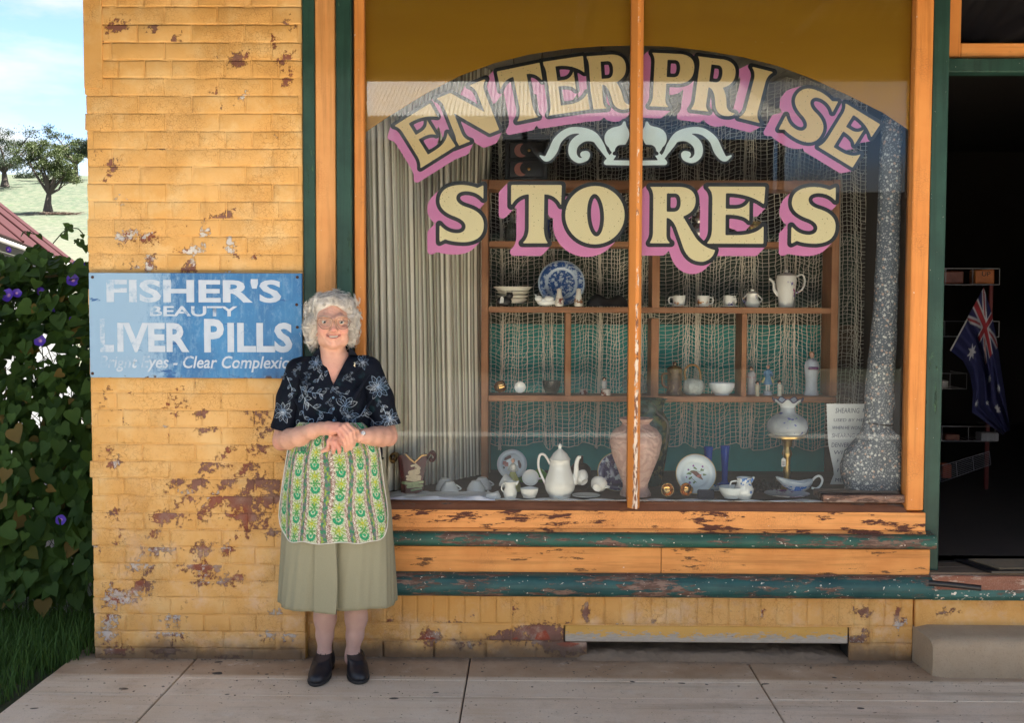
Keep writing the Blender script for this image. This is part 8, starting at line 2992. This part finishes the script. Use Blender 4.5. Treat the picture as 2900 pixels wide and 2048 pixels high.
# --- shoes
MSHOE = plain('black_leather', (.010, .011, .016), .42, scale=40, bump=.3); MSOLE = plain('black_sole', (.018, .017, .017), .7)
ank_x = lambda a: W(a[0], a[1], -.05)[0]
for (hl, to, ank) in (((929, 1868), (894, 1944), (920, 1850)), ((996, 1866), (1019, 1938), (998, 1850))):
    h_, t_ = np.array(onz(hl[0], hl[1], 0)), np.array(onz(to[0], to[1], 0))
    h_ = np.array([ank_x(ank), -.085, 0.0]); d = (t_ - h_); L = np.linalg.norm(d); d /= L
    sd_ = np.array([-d[1], d[0], 0]); up = np.array([0, 0, 1.])
    rot = np.stack([d, sd_, up], 1)
    G = SDF()
    G.el(h_ + d * L * .14 + up * .036, (.044, .034, .046), .02, rot=rot)
    G.el(h_ + d * L * .70 + up * .022, (L * .36, .045, .040), .03, rot=rot)
    G.el(h_ + d * L * .45 + up * .036, (L * .34, .036, .044), .03, rot=rot)
    ak = W(*ank, -.05)
    G.rc(h_ + d * L * .22 + up * .05, np.array([ak[0], ak[1] + .006, .105]), .041, .037, .02)
    G.rc(h_ + d * L * .58 + up * .052, np.array([ak[0], ak[1], .112]) + d * .026, .036, .036, .02)
    G.fn(lambda P: P[:, 2] - .010, 'sub', .003)
    top_p = np.array([ak[0], ak[1], .083])
    pn = up + d * .06; pn /= np.linalg.norm(pn)
    G.fn(lambda P, a=top_p, n_=pn: -((P - a) @ n_) * 1.0, 'sub', .003)
    G.rc(np.array([ak[0], ak[1] - .002, .10]), np.array([ak[0], ak[1] - .002, .16]), .031, .033, .004, 'sub')
    V, Q = G.mesh(np.minimum(h_, t_) - [.09, .09, .03], np.maximum(h_, t_) + [.09, .12, .16], .003)
    sh_ = fast_mesh('shoe', V, Q, MSHOE, woman)
    G2 = SDF()
    G2.el(h_ + d * L * .12 + up * .008, (.048, .036, .03), .02, rot=rot); G2.el(h_ + d * L * .68 + up * .008, (L * .39, .048, .03), .03, rot=rot); G2.rc(h_ + d * L * .2 + up * .008, h_ + d * L * .6 + up * .008, .03, .034, .02)
    G2.fn(lambda P: P[:, 2] - .001, 'sub', .001); G2.fn(lambda P: .014 - P[:, 2], 'sub', .002)
    V, Q = G2.mesh(np.minimum(h_, t_) - [.09, .09, .01], np.maximum(h_, t_) + [.09, .09, .04], .003)
    k_ = fast_mesh('sole', V, Q, MSOLE, sh_); k_.matrix_parent_inverse = Matrix()
    mb = MB()
    for s_ in (.36, .46):
        c = h_ + d * L * s_; zz_ = float(-G.front(np.array([c[0]]), np.array([.2]))[0]) * 0 + .0
        for q_ in (-1, 1):
            pass
    # tongue seam and elastic gusset line
    P_ = [h_ + d * L * (.34 + .30 * k / 6) + up * (.088 - .030 * k / 6) for k in range(7)]
    mb.tube([p + sd_ * .010 for p in P_], .0016, 4); mb.tube([p - sd_ * .010 for p in P_], .0016, 4)
    k_ = mb.build('seam', MSOLE, sh_, True); k_.matrix_parent_inverse = Matrix()

# --- spectacles, watch
MRIM = plain('bronze_spectacle_rim', (.42, .24, .15), .25, .6)
spec = bpy.data.objects.new('spectacles', None); COL.objects.link(spec); spec.parent = woman; spec.matrix_parent_inverse = Matrix.Translation(-woman.location)
dd = lambda px: .126 - .022 * (abs(px - 945.5) / 45) ** 2
RIMS = ([(900.6, 904.5), (904, 901), (923.6, 899.5), (938.6, 902), (941.5, 910), (937, 926), (925, 932), (911, 930), (900.6, 917)], [(953.5, 904.5), (957.6, 901.4), (971, 900.2), (987.4, 904), (990.8, 908.6), (990, 919.4), (980.6, 930), (967, 932), (957.6, 926), (952.8, 915)])


def mat_lens():
    m = NT('spectacle_lens'); m.n.remove(m.p)
    tr = m.n.new('ShaderNodeBsdfTransparent'); tr.inputs[0].default_value = (.96, .97, .96, 1)
    gl = m.n.new('ShaderNodeBsdfGlossy'); gl.inputs['Roughness'].default_value = .02
    fr_ = m.n.new('ShaderNodeFresnel'); fr_.inputs['IOR'].default_value = 1.22
    mx = m.n.new('ShaderNodeMixShader'); m.l.new(fr_.outputs[0], mx.inputs[0]); m.l.new(tr.outputs[0], mx.inputs[1]); m.l.new(gl.outputs[0], mx.inputs[2]); m.l.new(mx.outputs[0], m.out.inputs[0])
    return m.mat


MLENS = mat_lens()
for rim in RIMS:
    P_ = [W(x, y, dd(x)) for x, y in smooth3(rim + [rim[0]], 3)]
    mb = MB(); mb.tube(P_ + [P_[1]], .0014, 6); mb.build('rim', MRIM, spec, True).matrix_parent_inverse = Matrix()
    mb = MB(); c = sum(P_) / len(P_) + np.array([0, -.0015, 0]); n = len(P_)
    mb.add([*P_, c, *[p + np.array([0, .0015, 0]) for p in P_], c + np.array([0, .0015, 0])], [(i, (i + 1) % n, n) for i in range(n)] + [(n + 1 + (i + 1) % n, n + 1 + i, 2 * n + 1) for i in range(n)])
    mb.build('lens', MLENS, spec, True).matrix_parent_inverse = Matrix()
mb = MB(); mb.tube([W(941, 909, dd(941)), W(945, 905.5, .128), W(949, 905.5, .128), W(953, 909, dd(953))], .0013, 6); mb.tube([W(941.5, 914, dd(941)), W(947, 911, .127), W(952.8, 914, dd(953))], .0009, 6); mb.build('bridge', MRIM, spec, True).matrix_parent_inverse = Matrix()
for a, c, e in (((900.6, 908), (893, 908), (890, 914)), ((990.8, 910), (995, 911), (998, 916))):
    mb = MB(); mb.tube([W(*a, dd(a[0])), W(*c, .06), W(*e, -.01)], .0015, 6); mb.build('temple', MRIM, spec, True).matrix_parent_inverse = Matrix()
wa, wb = W(1028, 1236, .186), W(1010, 1236, .206)
ax = wb - wa; ax /= np.linalg.norm(ax)
e1 = np.cross(ax, [0, 0, 1.]); e1 /= np.linalg.norm(e1); e2 = np.cross(e1, ax)
if e1[1] > 0: e1 = -e1
cw = W(1019, 1236, .197)
mb = MB(); n = 40
vs = [tuple(cw + (e1 * math.cos(2 * math.pi * i / n) + e2 * math.sin(2 * math.pi * i / n)) * r + ax * o_) for (r, o_) in ((.0262, -.0065), (.0278, -.0065), (.0278, .0065), (.0262, .0065)) for i in range(n)]
mb.add(vs, [(k * n + i, ((k + 1) % 4) * n + i, ((k + 1) % 4) * n + (i + 1) % n, k * n + (i + 1) % n) for k in range(4) for i in range(n)])
wt = mb.build('wristwatch', plain('black_strap', (.012, .011, .012), .45), woman, True, 40)
nf = e1 * .85 + e2 * .52; nf /= np.linalg.norm(nf)
R_ = Matrix(np.stack([np.cross(ax, nf), ax, nf], 1).tolist()).to_4x4()
for nm, pr_, m_ in (('case', [(0, 0), (.0105, 0), (.011, .003), (.0095, .0045), (.009, .0042), (.009, .003), (0, .003)], plain('steel_case', (.55, .55, .56), .2, .9)), ('dial', [(.0088, .0034), (0, .0036)], plain('white_dial', (.72, .73, .74), .2))):
    mb = MB(); mb.lathe(pr_, 24, o=cw + nf * .0272, M=R_); k_ = mb.build(nm, m_, wt, True, 40); k_.matrix_parent_inverse = Matrix()
mb = MB(); o_ = cw + nf * .0312
mb.tube([o_, o_ + ax * .006], .0005, 4); mb.tube([o_, o_ + np.cross(ax, nf) * .0045], .0005, 4); k_ = mb.build('watch_hand', DARK, wt); k_.matrix_parent_inverse = Matrix()
